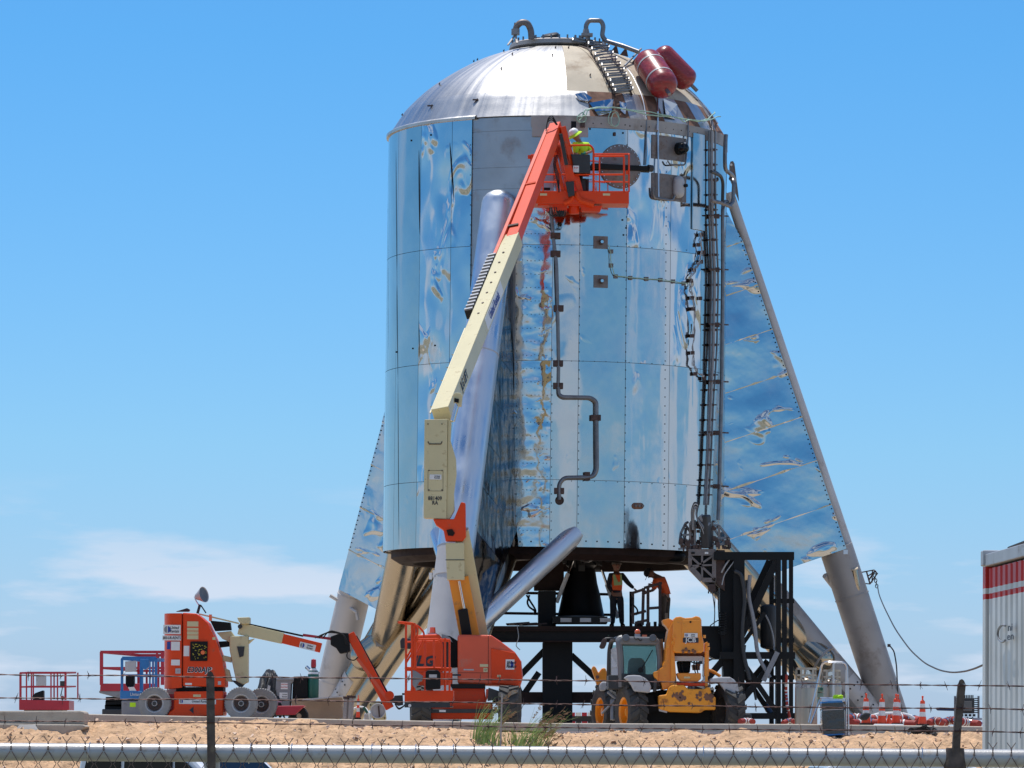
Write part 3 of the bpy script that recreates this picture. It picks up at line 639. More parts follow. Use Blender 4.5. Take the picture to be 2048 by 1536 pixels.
# bare end sheet with slot beside the lift
curved('grey_doubler', 4.52, az(1176, 265), az(1064, 265), zf(274), ZT - 0.02, C['dull'], .02, 8, 1)
curved('slot_opening', 4.53, az(1152, 260), az(1142, 260), zf(262), zf(243), C['black'], .01, 2, 1)
curved('inspection_plate', 4.53, az(1231, 266), az(1226, 266), zf(269), zf(262), C['bracket'], .01, 2, 1)
# round hatch with bolt circle and black arm
hc, hn = surf(1240, 333, 0.01); q = Vector((0, 0, 1)).rotation_difference(hn).to_matrix()
hat = MB().lathe([(0, .05), (.46, .05), (.50, .03), (.56, .03), (.575, .0), (.575, -.06)], 56, c=hc, axis=hn).build('round_hatch', C['plate'], hop, smooth=True)
m = MB()
for i in range(28): a = R(i * 360 / 28); m.box(hc + q @ Vector((.53 * math.cos(a), .53 * math.sin(a), .04)), (.025, .025, .025))
m.build('hatch_bolts', C['alu'], hat, kind='stuff')
m = MB(); m.beam(surf(1180, 334, .2)[0], surf(1296, 339, .1)[0], .1, .14); m.build('black_arm', C['black'], hop, bevel=.02)
MB().cyl(surf(1292, 337, .1)[0], surf(1300, 338, .1)[0], .09, 12).build('arm_end', C['dgrey'], hop)
# square mounts with antennas
def mount(x0, x1, y0, y1, mt='plate'): return curved('mount_plate', 4.53, az(x1, (y0 + y1) / 2), az(x0, (y0 + y1) / 2), zf(y1, (x0 + x1) / 2), zf(y0, (x0 + x1) / 2), C[mt], .03, 4, 1)
mp_ = mount(1303, 1371, 273, 320); p, nn = surf(1356, 298, .02); MB().lathe([(.0, .3), (.1, .28), (.16, .18), (.17, 0)], 16, c=p, axis=nn).build('black_dome_sensor', C['dglass'], mp_, smooth=True)
p, nn = surf(1356, 290, .25); MB().box(p, (.05, .03, .09)).build('sensor_lens', C['white'], mp_)
mp_ = mount(1303, 1371, 349, 401); p, nn = surf(1356, 372, .02); MB().capsule(p - Vector((0, .1, .18)), p + Vector((0, -.1, .10)), .15, 16).build('grey_capsule_sensor', C['lgrey'], mp_, smooth=True)
MB().cyl(surf(1356, 373, .22)[0], surf(1356, 373, .32)[0], .045, 10).build('sensor_port', C['black'], mp_)
for x, y in ((1201, 485), (1201, 563)):
    mp_ = mount(x - 14, x + 14, y - 12.5, y + 12.5); p, nn = surf(x - 1, y, .0); MB().cyl(p, p + nn * .22, .055, 12, .04).build('knob_antenna', C['chrome'], mp_, smooth=True); MB().box(p + nn * .1, (.1, .1, .12)).build('knob_base', C['bracket'], mp_)
for x, y in [(1222, 503), (1222, 531), (1231, 553), (1260, 556), (1292, 558), (1320, 560), (1345, 563), (1366, 567)]: MB().box(surf(x, y, .03)[0], (.10, .05, .10)).build('cable_clip', C['plate'], hop)
wob([(1215, 490), (1219, 505), (1220, 531), (1228, 552), (1260, 556), (1320, 560), (1372, 568)], .07, .6, .012, 'green_cable', C['gcab'], seed=9)
# patch panel
curved('patch_panel', 4.545, az(1407, 366), az(1383, 366), zf(460, 1395), zf(268, 1395), C['flat'], .03, 4, 3)
# long conduits with clamp boxes
MB().tube(arc(sp([(1101, 405), (1106, 470), (1113, 530), (1115, 617), (1117, 727), (1116, 780)], .1), .15), .045, 8).build('long_conduit', C['pipe'], hop, smooth=True)
MB().tube(arc(sp([(1116, 775), (1117, 790), (1125, 795), (1180, 796), (1191, 804), (1191, 836), (1192, 940), (1186, 953), (1173, 955), (1128, 956), (1118, 968), (1118, 1000)], .1), .14, 5), .055, 10).build('long_conduit', C['pipe'], hop, smooth=True)
for x, y in [(1111, 472), (1111, 508), (1117, 617), (1116, 727), (1116, 772), (1190, 836), (1118, 982)]: MB().box(surf(x, y, .09)[0], (.26, .10, .15)).build('pipe_clamp', C['bracket'], hop, bevel=.01)
MB().box(surf(1173, 953, .09)[0], (.15, .10, .22)).build('pipe_clamp', C['bracket'], hop, bevel=.01)
p, nn = surf(1119, 1001, .012); MB().lathe([(0, .0), (.11, .0), (.115, .02), (.10, .03)], 18, c=p, axis=nn).build('round_port', C['bracket'], hop)
MB().capsule(surf(1269, 1012, .0)[0], surf(1281, 1012, .0)[0], .085, 12).build('oval_port', C['rust'], hop, smooth=True)
for x in (1268, 1275, 1282): MB().cyl(surf(x, 1012, .06)[0], surf(x, 1012, .11)[0], .035, 8).build('port_stud', C['plate'], hop)
# cable raceway and pipes on the right
tr = [(1414, 262), (1414, 330), (1415, 430), (1420, 560), (1417, 700), (1413, 800), (1407, 940), (1403, 1010)]
for dx, off, r, k in ((-3, .10, .025, 'pipe'), (0, .13, .036, 'mgrey'), (3, .11, .03, 'lgrey'), (6, .15, .025, 'pipe')):
    MB().tube(arc(sp([(x + dx * (1 if y < 780 else .6), y) for x, y in tr], off), .3), r, 8).build('raceway_cable', C[k], hop, smooth=True)
for k in range(24):
    y = 300 + k * 30; x = lerp(tr, min(1, max(0, (y - 262) / 748 * 1.0)))[0]
    m = MB(); p, nn = surf(x + 2, y, .12); m.box(p, (.15, .10, .06)); m.cyl(surf(x - 6, y, .1)[0], surf(x + 12, y, .12)[0], .018, 5); m.build('raceway_clamp', C['bracket'], hop)
for y in (433, 540, 650, 764, 866, 973): m = MB(); p, nn = surf(1422, y, .15); m.box(p, (.17, .14, .11)); m.cyl(surf(1408, y - 2, .15)[0], surf(1438, y, .25)[0], .02, 6); m.build('pipe_clamp', C['bracket'], hop)
MB().tube(arc(sp([(1436, 270), (1434, 300), (1434, 340), (1450, 352), (1461, 358)], .22), .2), .055, 8).build('outer_pipe', C['pipe'], hop, smooth=True)
MB().tube(arc([P(1461, 357, 113.8), P(1468, 362, 113.6), P(1466, 405, 113.6), P(1458, 412, 113.4)], .15), .055, 8).build('outer_pipe', C['pipe'], hop, smooth=True)
MB().tube(arc([P(1422, 343, 111.6), P(1442, 352, 112.3), P(1446, 365, 112.5), P(1445, 405, 112.5)], .15), .045, 8).build('outer_pipe', C['dgrey'], hop, smooth=True)
MB().tube(arc([P(1422, 401, 111.7), P(1440, 405, 112.3), P(1462, 414, 113.4)], .15), .05, 8).build('outer_pipe', C['plate'], hop, smooth=True)
MB().tube(arc(sp([(1440, 404), (1433, 404), (1431, 420), (1431, 560), (1429, 760), (1424, 980), (1422, 1040)], .2), .2), .05, 10).build('outer_pipe', C['pipe'], hop, smooth=True)
for sd in range(3): wob([(1396, 462 + sd * 2), (1396, 520), (1385, 536), (1376, 552), (1378, 566), (1374, 580), (1382, 600), (1382, 680), (1381, 730), (1390, 748), (1402, 752)], .08, 2.6 + sd, .013, 'loose_cable', C['mgrey'] if sd != 1 else C['lgrey'], n=5, seed=20 + sd)
for x, y in [(1398, 470), (1392, 490), (1402, 505), (1383, 540), (1378, 562), (1380, 596), (1396, 597), (1382, 618), (1380, 672), (1381, 706), (1386, 748), (1403, 757), (1398, 524)]: MB().box(surf(x, y, .07)[0], (.10, .08, .09)).build('cable_clamp', C['bracket'], hop)
# rivets
m = MB()
def riv(x, y, s=.022):
    p, nn = surf(x, y, .006); m.box(p, (s, s, s))
for y in range(440, 1085, 27):
    for x in range(1046, 1096, 8): riv(x + random.uniform(-.7, .7), y + random.uniform(-1, 1), .020)
for x in (1105, 1159, 1252, 1331):
    for y in range(290 if x > 1110 else 700, 1085, 18): riv(x - (y - 600) * .006, y, .026)
for y0 in (490, 722, 962):
    for x in range(1120, 1395, 23): riv(x, y0 + (x - 1120) ** 2 * .00016, .02)
for y in range(460, 1080, 22): riv(1033, y, .022)
for y in range(290, 740, 20): riv(941, y, .022)
for x in range(1040, 1400, 22): riv(x, 1082 + (x - 1130) ** 2 * .00022, .035)
for x in range(1186, 1400, 16): riv(x, 246 + (x - 1130) ** 2 * .00028, .03)
for x, y in [(1229, 266), (1246, 266), (1259, 252), (1180, 258), (1247, 375), (862, 270), (823, 281), (1238, 407), (1245, 440), (1252, 456), (1247, 470), (826, 697), (793, 704), (870, 691)]: riv(x, y, .04)
m.build('rivets', C['black'], hop, kind='stuff')
# rim underside: dark ring girder inside the skirt
m = MB(); m.lathe([(4.28, ZR + .9), (4.28, ZR - .16), (4.05, ZR - .30), (3.7, ZR - .30), (3.7, ZR + .9)], 64, c=(H0, HY, 0)); m.build('thrust_ring', C['darkbrown'], hop, smooth=True, ang=30)
for i in range(8):
    a = i * 45 + 12; MB().beam(HP(1.0, a, ZR + .15), HP(3.8, a, ZR + .1), .25, .5).build('thrust_spar', C['darkbrown'], hop)
for i in range(3): MB().capsule(P(1215 + i * 62, 1112, 112.2), P(1235 + i * 62, 1112.5, 112.2), .16, 12).build('girder_lobe', C['black'], hop, smooth=True)
# ------------------------------------------------------------------ legs
def leg(phi, sleeve, lower, name='leg'):
    er = Vector((math.cos(R(phi)), -math.sin(R(phi)), 0)); et = Vector((math.sin(R(phi)), math.cos(R(phi)), 0))
    B = Vector((H0, HY, 0))
    def LP(r, t, z): return B + er * r + et * t + Vector((0, 0, z))
    zt = P(1480, 395, HY + 2).z; r0, z0 = 9.55, ZG; r1, z1 = 4.45, zt
    L_ = math.hypot(r1 - r0, z1 - z0); dr, dz = (r1 - r0) / L_, (z1 - z0) / L_
    def T(s): return (r0 + dr * s, z0 + dz * s)     # along the outer tube
    s_b = (P(1690, 1100, HY + 2).z - z0) / dz
    lgt = s_b + (.9 if 90 < phi < 200 else .05 if phi < 0 else -.9)
    lg = MB().tube([LP(T(0)[0], 0, T(0)[1] - .02), LP(T(lgt)[0], 0, T(lgt)[1])], .455, 40).build(name, C[lower], hop, smooth=True)
    front_ = 90 < phi < 200; oex = .10 if front_ else .15 if phi < 0 else .12
    if front_:
        a = T(s_b - .55); b = T((15.45 - z0) / dz); MB().capsule(LP(a[0], 0, a[1]), LP(b[0], 0, b[1]), .465, 40, ends=(0, 1), squash=.8).build('outer_tube', C[sleeve], lg, smooth=True)
    else:                                       # slim pipe along the outer edge of the fin
        a = T(s_b - (.05 if phi < 0 else 1.2)); b = T(L_); q = []; rr = []
        for k in range(9): t = k / 8; rp = .20 - .07 * t; q.append(LP(a[0] + (b[0] - a[0]) * t + (.462 - rp) / .938 * (1 - .25 * t), 0, a[1] + (b[1] - a[1]) * t)); rr.append(rp)
        MB().tube(q, rr, 24).build('outer_tube', C[sleeve], lg, smooth=True)
    for s in (1.6, 4.1) + ((s_b + 4.7,) if front_ else ()): MB().tube([LP(T(s)[0], 0, T(s)[1]), LP(T(s + .03)[0], 0, T(s + .03)[1])], .472, 32).build('weld_ring', C[lower], lg, smooth=True)
    MB().cyl(LP(r0 + .05, 0, ZG - .0), LP(r0 + .05, 0, ZG + .06), .8, 24).build('foot_plate', C['dull'], lg)
    # inner tube
    ia = (9.25, z0 + .15); ib = (4.2, z0 + 5.9); 
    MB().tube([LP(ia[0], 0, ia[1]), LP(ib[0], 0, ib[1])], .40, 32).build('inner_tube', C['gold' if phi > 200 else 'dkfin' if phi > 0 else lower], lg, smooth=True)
    # small second tube under it
    MB().tube([LP(8.7, 0, z0 + .05), LP(3.4, 0, z0 + 5.2)], .30, 20).build('lower_tube', C['gold'], lg, smooth=True)
    for sg in (-1, 1):
        # brace from the shell down onto the inner tube
        A = HP(4.3, phi + 25 * sg, ZR + .35); e = LP(7.3, sg * .30, z0 + 2.2); br = .27 if 90 < phi < 200 else .34 if phi < 0 else .42
        MB().capsule(A, e, br, 24, ends=(0, 1)).build('brace', C['gold' if phi > 200 or phi < 0 else 'sleeve'], lg, smooth=True)
        d = (e - A).normalized(); MB().tube([e + d * .0, e + d * .05], br + .05, 20).build('brace_pad', C['dull'], lg, smooth=True)
        if sg > -2:
            m = MB(); s = math.hypot(ib[0] - ia[0], ib[1] - ia[1]); q = [ia[0] + (ib[0] - ia[0]) * .10, ia[1] + (ib[1] - ia[1]) * .10]; q2 = [ia[0] + (ib[0] - ia[0]) * .26, ia[1] + (ib[1] - ia[1]) * .26]
            up = Vector((0, 0, 1)) * .65 + er * .76; vs = []
            for j in range(2):
                c = LP(*([q, q2][j][0], 0, [q, q2][j][1]))
                for i in range(7): a = R(-35 + i * 14) ; vs.append(c + (et * sg * math.cos(a) + up.normalized() * math.sin(a)) * .412)
            m.add(vs, [(i, i + 1, 7 + i + 1, 7 + i) for i in range(6)]); g = m.build('gusset_plate', C['lightsteel'], lg, smooth=True)
            m = MB()
            for i in range(3):
                for j in range(3):
                    c = LP(*(q[0] + (q2[0] - q[0]) * (.2 + .3 * j), 0, q[1] + (q2[1] - q[1]) * (.2 + .3 * j))); a = R(-20 + i * 20 + j * 5); nn = et * sg * math.cos(a) + up.normalized() * math.sin(a); m.cyl(c + nn * .41, c + nn * .418, .025, 6)
            m.build('gusset_holes', C['black'], lg, kind='stuff')
    # fin: two sheets of panels and an edge below
    spc = 1.235; ss = [s_b] if phi < 200 else [s_b - 1.15, s_b]
    while ss[-1] + spc < L_ - (2.0 if 90 < phi < 200 else .9): ss.append(ss[-1] + spc)
    hw = .45 if 90 < phi < 200 else .475 if phi < 0 else .48; ri = 4.46
    def inner(ro, zo):                          # inner end of a seam: on the hull, or on the inner tube below it
        k = (ro - ri) / dz; z = zo + k * dr
        if z > ZR - .25: return ri, z
        m1 = (ib[1] - ia[1]) / (ib[0] - ia[0]); m2 = -dr / dz; r = (ia[1] - m1 * ia[0] - zo + m2 * ro) / (m2 - m1)
        r = max(ri, r); return r, zo + m2 * (r - ro)
    for sg in (-1, 1):
        for i, s in enumerate(ss):
            last = i == len(ss) - 1; s2 = ss[i + 1] if not last else None
            ro, zo = T(s); ro += oex; lo = inner(ro, zo)
            if last: poly = [(ro, zo), lo, (ri, 14.9 if front_ else T(L_ - .3)[1])]
            else:
                rp, zp = T(s2); rp += oex; hi = inner(rp, zp); poly = [(ro, zo), lo, hi, (rp, zp)]
            t1 = random.uniform(-.012, .012)
            pts = [LP(r, sg * (hw - .032 * (z - ZR) + (t1 if k % 2 else -t1)), z) for k, (r, z) in enumerate(poly)]
            g = .008; c = sum(pts, Vector()) / len(pts); pts = [p + (c - p).normalized() * g for p in pts]
            m = MB()
            if len(pts) == 4:
                def bl(u, v, th=0):
                    return (pts[0] * (1 - u) + pts[1] * u) * (1 - v) + (pts[3] * (1 - u) + pts[2] * u) * v
                m.grid(bl, 6, 4); 
            else: m.add(pts, [(0, 1, 2)])
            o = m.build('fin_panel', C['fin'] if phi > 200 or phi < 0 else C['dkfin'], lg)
            sm = o.modifiers.new('thick', 'SOLIDIFY'); sm.thickness = .012; sm.offset = 0
        for i, s in enumerate(ss[1:] if not 90 < phi < 200 else []):
            ro, zo = T(s); ro += oex; kk = (ro - ri) / dz; n_ = 14; vs = []; rn_ = random.Random(i * 7 + int(phi) + sg)
            for j in range(n_ + 1):
                t = j / n_; r = ro + (ri - ro) * t; z = zo + kk * dr * t; h = hw - .032 * (z - ZR); w2 = rn_.uniform(.003, .030) * (1.8 if rn_.random() < .25 else 1)
                vs += [LP(r, sg * (h + .012 + w2 * .10), z + w2), LP(r, sg * (h + .010), z - w2 * .6)]
            MB().add(vs, [(2 * j, 2 * j + 1, 2 * j + 3, 2 * j + 2) for j in range(n_)]).build('lap_seam', C['crum'], lg)
        m = MB()
        for i in range(int((L_ - s_b - 1) / .13)):
            s = s_b + .08 + i * .13; r, z = T(s); m.box(LP(r + oex - .05, sg * (hw - .032 * (z - ZR) + .012), z), (.03, .03, .03))
            if sg > 0 and phi < 0 and i % 3 == 0 and s < s_b + 7: m.box(LP(5.2, sg * (hw - .032 * (z - ZR - 1) + .012), z - 1.0 if z - 1 > ZR - .6 else z + 1), (.02, .02, .02))
        m.build('fin_rivets', C['black'], lg, kind='stuff')
    ro, zo = T(ss[0]); ro += oex; a, b = (ro, zo), inner(ro, zo)
    MB().add([LP(a[0], -hw, a[1]), LP(a[0], hw, a[1]), LP(b[0], hw, b[1]), LP(b[0], -hw, b[1])], [(0, 1, 2, 3)]).build('fin_bottom', C['flat'], lg)
    return LP, T, lg
LPr, Tr, lgr = leg(-11.8, 'lightsteel', 'dull')
LPf, Tf, lgf = leg(108.2, 'sleeve', 'lightsteel')
LPl, Tl, lgl = leg(228.2, 'sleeve', 'lightsteel')
# lifting plate above the right leg
m = MB(); a = P(1458, 322, HY + 1.5)
m.pp([(1459, 330), (1461, 323), (1466, 322), (1469, 327), (1477, 390), (1478, 402), (1459, 356)], HY + .9, .12); lp = m.build('lifting_plate', C['plate'], hop)
MB().cyl(P(1462.5, 329.5, HY + .88), P(1462.5, 329.5, HY + .89), .035, 10).build('plate_eye', C['white'], lp)
# service pipe welded on the right leg, stub and cable anchor
Y2 = HY + 1.35
MB().tube([P(1707, 1138, Y2 - .05), P(1714, 1180, Y2), P(1720, 1208, Y2 + .12)], .105, 16, cap=False).build('service_pipe', C['gold'], lgr, smooth=True)
m = MB(); m.tube([P(1706.6, 1136, Y2 - .06), P(1706.8, 1138, Y2 - .05)], .13, 16); m.build('pipe_rim', C['cream'], lgr)
MB().capsule(P(1714, 1186, Y2 + .22), P(1720, 1206, Y2 + .3), .17, 16).build('weld_pad', C['plate'], lgr, smooth=True)
MB().cyl(P(1650, 1151, HY + 1.6), P(1668, 1174, HY + 1.9), .08, 12).build('pipe_stub', C['lightsteel'], lgr)
m = MB()
for a, b in [((1716, 1146), (1748, 1140)), ((1720, 1166), (1740, 1168)), ((1748, 1140), (1755, 1148)), ((1733, 1143), (1740, 1168)), ((1740, 1168), (1755, 1146)), ((1736, 1152), (1752, 1142)), ((1738, 1160), (1750, 1141)), ((1745, 1140), (1744, 1165))]: m.beam(P(*a, HY + 2), P(*b, HY + 1.9), .03, .03)
m.build('anchor_bracket', C['bracket'], lgr)
MB().box(P(1691, 1104, HY + 1.2), (.12, .1, .12)).build('lamp_box', C['alu'], lgr)
MB().box(P(1778, 1291, HY + 1.6), (.08, .08, .08)).build('strap_anchor', C['bracket'], lgr)
MB().tube(arc([P(1779, 1291, HY + 1.5), P(1788, 1302, HY + 1.5), P(1793, 1330, HY + 1.5), P(1796, 1400, HY + 1.6)], .2), .02, 5).build('hanging_strap', C['dgrey'], lgr)
MB().tube([P(660, 1191, HY + 6), P(690, 1209, HY + 6), P(713, 1224, HY + 5.5), P(716, 1240, HY + 5.5)], .05, 6).build('loose_rail', C['lightsteel'], lgl)
m = MB(); m.pp([(748, 1255), (788, 1262), (781, 1292), (770, 1293), (752, 1293)], HY + 4.6, .1); m.build('gusset_plate', C['dull'], lgl)
for x, y in ((861, 1152), (872, 1157), (868, 1147)): MB().box(P(x, y, 105.6), (.07, .05, .16)).build('fitting', C['white'], lgf)
# ------------------------------------------------------------------ engine
ec = P(1162, 1235, HY - .3); et_ = P(1160, 1138, HY - .3)
eng = MB().lathe([(.64, 0), (.62, .02), (.57, .25), (.50, .6), (.42, .9), (.36, et_.z - ec.z)], 40, c=(ec.x, ec.y, ec.z)).build('engine', C['black'], hop, smooth=True)
m = MB(); m.lathe([(.66, -.02), (.66, .03), (.6, .03)], 36, c=(ec.x, ec.y, ec.z)); m.build('nozzle_rim', C['mgrey'], eng)
m = MB(); rn = random.Random(5)
for i in range(36):
    a = rn.uniform(0, 6.28); r = rn.uniform(.05, .5); z = rn.uniform(.0, .62); m.box((ec.x + r * math.cos(a), ec.y + r * math.sin(a), et_.z + z), (rn.uniform(.05, .2), rn.uniform(.05, .2), rn.uniform(.05, .25)))
for i in range(14):
    a = rn.uniform(0, 6.28); c0 = Vector((ec.x, ec.y, et_.z)) ; p = [c0 + Vector((.5 * math.cos(a + k * .35), .5 * math.sin(a + k * .35), rn.uniform(0, .6))) for k in range(5)]; m.tube(arc(p, .1), .022, 5)
m.lathe([(.3, 0), (.42, .1), (.38, .5), (.5, .6)], 20, c=(ec.x, ec.y, et_.z)); m.build('power_head', C['dgrey'], eng)
MB().tube(arc([P(1138, 1096, 113.8), P(1148, 1112, 113.8), P(1172, 1126, 113.7), P(1188, 1118, 113.8), P(1208, 1094, 113.8)], .2), .022, 6).build('bright_line', C['alu'], eng)
text('E3', 'lettering', C['white'], eng, P(1171, 1101, 113.6), (1, 0, 0), (0, 0, 1), .17)
for a, b in (((1146, 1122), (1113, 1205)), ((1204, 1140), (1236, 1236))):
    A = P(*a, 114); B = P(*b, 113.9); st = MB().cyl(A, A + (B - A) * .35, .035, 10).build('actuator', C['chrome'], hop, smooth=True); MB().cyl(A + (B - A) * .3, B, .055, 10).build('actuator_body', C['white'], st, smooth=True)
# ================================================================== MACHINES ON THE YARD
X = Vector((1, 0, 0)); Y = Vector((0, 1, 0)); Z = Vector((0, 0, 1))
def wheel(par, c, axis, Rt, Wd, rr, mt='greyrub', rim='greyrub', hub='dgrey', lug=0, lh=.03, dish=.05, disc=None, style='block'):
    """tyre with tread, rim as its sub-part; axis points outward"""
    ax = Vector(axis).normalized(); q = Vector((0, 0, 1)).rotation_difference(ax).to_matrix(); h = Wd / 2; m = MB(); c = Vector(c)
    m.lathe([(rr, -h * .8), (rr + (Rt - rr) * .45, -h), (Rt * .96, -h * .9), (Rt, -h * .65), (Rt, h * .65), (Rt * .96, h * .9), (rr + (Rt - rr) * .45, h), (rr, h * .8), (rr * .97, h * .3), (rr * .97, -h * .3)], 44, c=c, axis=ax, close=True)
    for i in range(lug):
        for sg in (-1, 1):
            a = 2 * math.pi * (i + (.5 if sg > 0 else 0)) / lug; da = .9 / lug * 2 * math.pi
            if style == 'block': pts = [(a - da * .22, h * .95), (a + da * .22, h * .95), (a + da * .22, h * .1), (a - da * .22, h * .1)]
            else: pts = [(a - da * .25, h * .98), (a + da * .2, h * .98), (a + da * .85, h * .05), (a + da * .35, h * .02)]
            lo = [q @ Vector(((Rt - .01) * math.cos(t), (Rt - .01) * math.sin(t), z * sg)) + c for t, z in pts]; hi = [q @ Vector(((Rt + lh) * math.cos(t), (Rt + lh) * math.sin(t), z * sg * .97)) + c for t, z in pts]
            m.add(lo + hi, [(0, 1, 2, 3), (4, 5, 6, 7), (0, 1, 5, 4), (1, 2, 6, 5), (2, 3, 7, 6), (3, 0, 4, 7)])
    w_ = m.build('wheel', C[mt], par, smooth=True, ang=30)
    m = MB(); m.lathe([(rr * 1.0, h * .8), (rr * .97, h * .84), (rr * .86, h * .7), (rr * .8, h * .35 - dish), (rr * .3, h * .3 - dish), (rr * .28, h * .55), (0, h * .58)], 32, c=c, axis=ax); m.build('rim', C[rim if disc is None else disc], w_, smooth=True, ang=30)
    if disc is None: MB().lathe([(rr * .28, h * .3 - dish + .012), (rr * .76, h * .34 - dish + .014)], 28, c=c, axis=ax).build('rim_recess', C['bracket'], w_)
    m = MB()
    for i in range(6): a = R(60 * i); p = c + q @ Vector((rr * .45 * math.cos(a), rr * .45 * math.sin(a), h * .35 - dish)); m.cyl(p, p + ax * .03, .02, 6)
    m.lathe([(0, h * .6), (rr * .22, h * .59), (rr * .24, h * .3)], 16, c=c, axis=ax); m.build('hub', C[hub], w_)
    return w_
def D(px, y): return px * y / FPX                # pixels to metres at distance y

# ---------------- small articulated lift on the left
Ye = 85.0; sE = FPX / Ye
art = thing('articulated_lift', 'small orange articulated boom lift with grey tyres behind the leaning dark post', 'boom lift', P(385, 1439, Ye + .5), group=None)
m = MB(); prof = [(325, 1233), (328, 1229), (336, 1227.5), (364, 1225), (392, 1227), (401, 1233), (415, 1245), (431, 1281), (443.5, 1316), (449, 1350), (450, 1374), (364, 1372), (356, 1379), (345, 1380), (324, 1377)]
def rp(pts, Yd, dep): # helper: outline prism
    return MB().pp(pts, Yd, dep)
cw = []
a = [P(x, y, Ye) for x, y in [(364.6, 1225), (392, 1227), (401, 1233), (415, 1245), (431, 1281), (443.5, 1316), (449, 1350), (450, 1374), (364.6, 1372)]]
MB().prism(a, (0, 1.05, 0)).build('hood', C['orange'], art, bevel=.03)
# rounded counterweight: half-round in plan
def cwf(u, v):
    t = math.pi * u; xx = 363.5 - 38.5 * math.sin(t) ** .55; y0 = 1377 if xx < 345 else 1377 - (xx - 345) * .1
    yy = 1226.5 + (y0 - 1226.5) * v; yd = Ye - .02 + 1.09 * (1 - math.cos(t)) / 2; return P(xx, yy, Ye) + Vector((0, yd - Ye, 0))
m = MB(); m.grid(cwf, 24, 1); top = [cwf(i / 24, 0) for i in range(25)]; bot = [cwf(i / 24, 1) for i in range(25)]; m.add(top, [tuple(range(25))]); m.add(bot, [tuple(range(25))]); m.add([top[0], top[-1], bot[-1], bot[0]], [(0, 1, 2, 3)])
m.build('counterweight', C['orange'], art, smooth=True, ang=50, bevel=.02)
MB().pp([(352, 1374), (446, 1374), (446, 1384), (352, 1384)], Ye + .15, .8).build('turntable_ring', C['black'], art)
MB().pp([(348, 1383), (446, 1382), (447, 1400), (446, 1431), (332, 1435), (338, 1424), (347, 1418)], Ye - .02, 1.1).build('chassis', C['orange'], art, bevel=.02)
MB().pp([(446, 1388), (472, 1396), (472, 1415), (446, 1425)], Ye + .15, .75).build('axle_beam', C['redp'], art)
MB().pp([(325, 1388), (348, 1388), (348, 1425), (322, 1425)], Ye + .15, .75).build('axle_beam', C['redp'], art)
for x, y, yd, ax in [(309.5, 1407, Ye - .02, -Y), (482.6, 1407, Ye - .08, -Y), (349, 1408, Ye + 1.2, -Y), (523, 1409, Ye + 1.05, -Y)]:
    wheel(art, P(x, y, yd), (-.05, -1, 0), .318, .20, .185, 'greyrub', 'lgrey', 'dgrey', 40, .004)
m = MB()
for q in [[(364.2, 1227), (364.8, 1227), (364.8, 1372), (364.2, 1372)]]: m.pp(q, Ye - .006, .01)
m.build('hood_seam', C['black'], art)
rental(art, P(344, 1259, Ye - .03), X, Z, .34, .18); sticker(art, P(343.5, 1276, Ye - .03), X, Z, .36, .095, 'white', [('800-UR-RENTS', 0, 0, .075, 'ink', .72, 1)])
sticker(art, P(351, 1292, Ye - .03), X, Z, .17, .17); sticker(art, P(337.5, 1291, Ye - .03), X, Z, .07, .15, 'bluei')
sticker(art, P(351, 1325, Ye - .03), X, Z, .17, .11); sticker(art, P(356, 1342, Ye - .03), X, Z, .1, .1, 'lgrey', [('!', 0, 0, .07, 'redi')])
for y, h in ((1248, .1), (1258.5, .055), (1266, .065), (1274.5, .08)): sticker(art, P(385.5, y, Ye), X, Z, .22, h, 'crml')
sticker(art, P(373, 1302, Ye), X, Z, .11, .2, 'white')
m = MB(); m.pp([(380.5, 1283), (415.5, 1283), (414.5, 1322), (380, 1322)], Ye - .04, .05); gp = m.build('control_panel', C['black'], art, bevel=.01)
m = MB(); rn = random.Random(8)
for i in range(34): m.box(P(rn.uniform(384, 413), rn.uniform(1288, 1319), Ye - .045), (rn.uniform(.01, .035), .01, .01))
m.build('panel_marks', mat('yellow print', (.6, .5, .05), .5), gp, kind='stuff')
MB().cyl(P(405.5, 1305, Ye - .04), P(405.5, 1305, Ye - .08), .04, 14).build('emergency_knob', C['amber'], gp)
t_ = sticker(art, P(398, 1340, Ye), X, Z, .52, .001, 'orange'); text('E300AJP', 'lettering', C['white'], t_, P(398.3, 1340.3, Ye), X, Z, .145, .95, shear=.2, bold=.045); text('E300AJP', 'lettering', C['ink'], t_, P(398, 1340, Ye), X, Z, .14, .95, off=.008, shear=.2, bold=.02)
rental(art, P(395, 1403, Ye - .02), X, Z, .72, .10, True)
m = MB(); m.pp([(378.5, 1420), (387, 1413), (387, 1427.5)], Ye - .03, .01); m.build('arrow_mark', C['ink'], art)
sticker(art, P(394, 1391.5, Ye - .02), X, Z, .15, .05, 'crml'); sticker(art, P(377, 1368, Ye), X, Z, .13, .04, 'white'); sticker(art, P(439, 1366, Ye), X, Z, .06, .07, 'lgrey'); sticker(art, P(428, 1277, Ye), X, Z, .06, .05, 'crml')
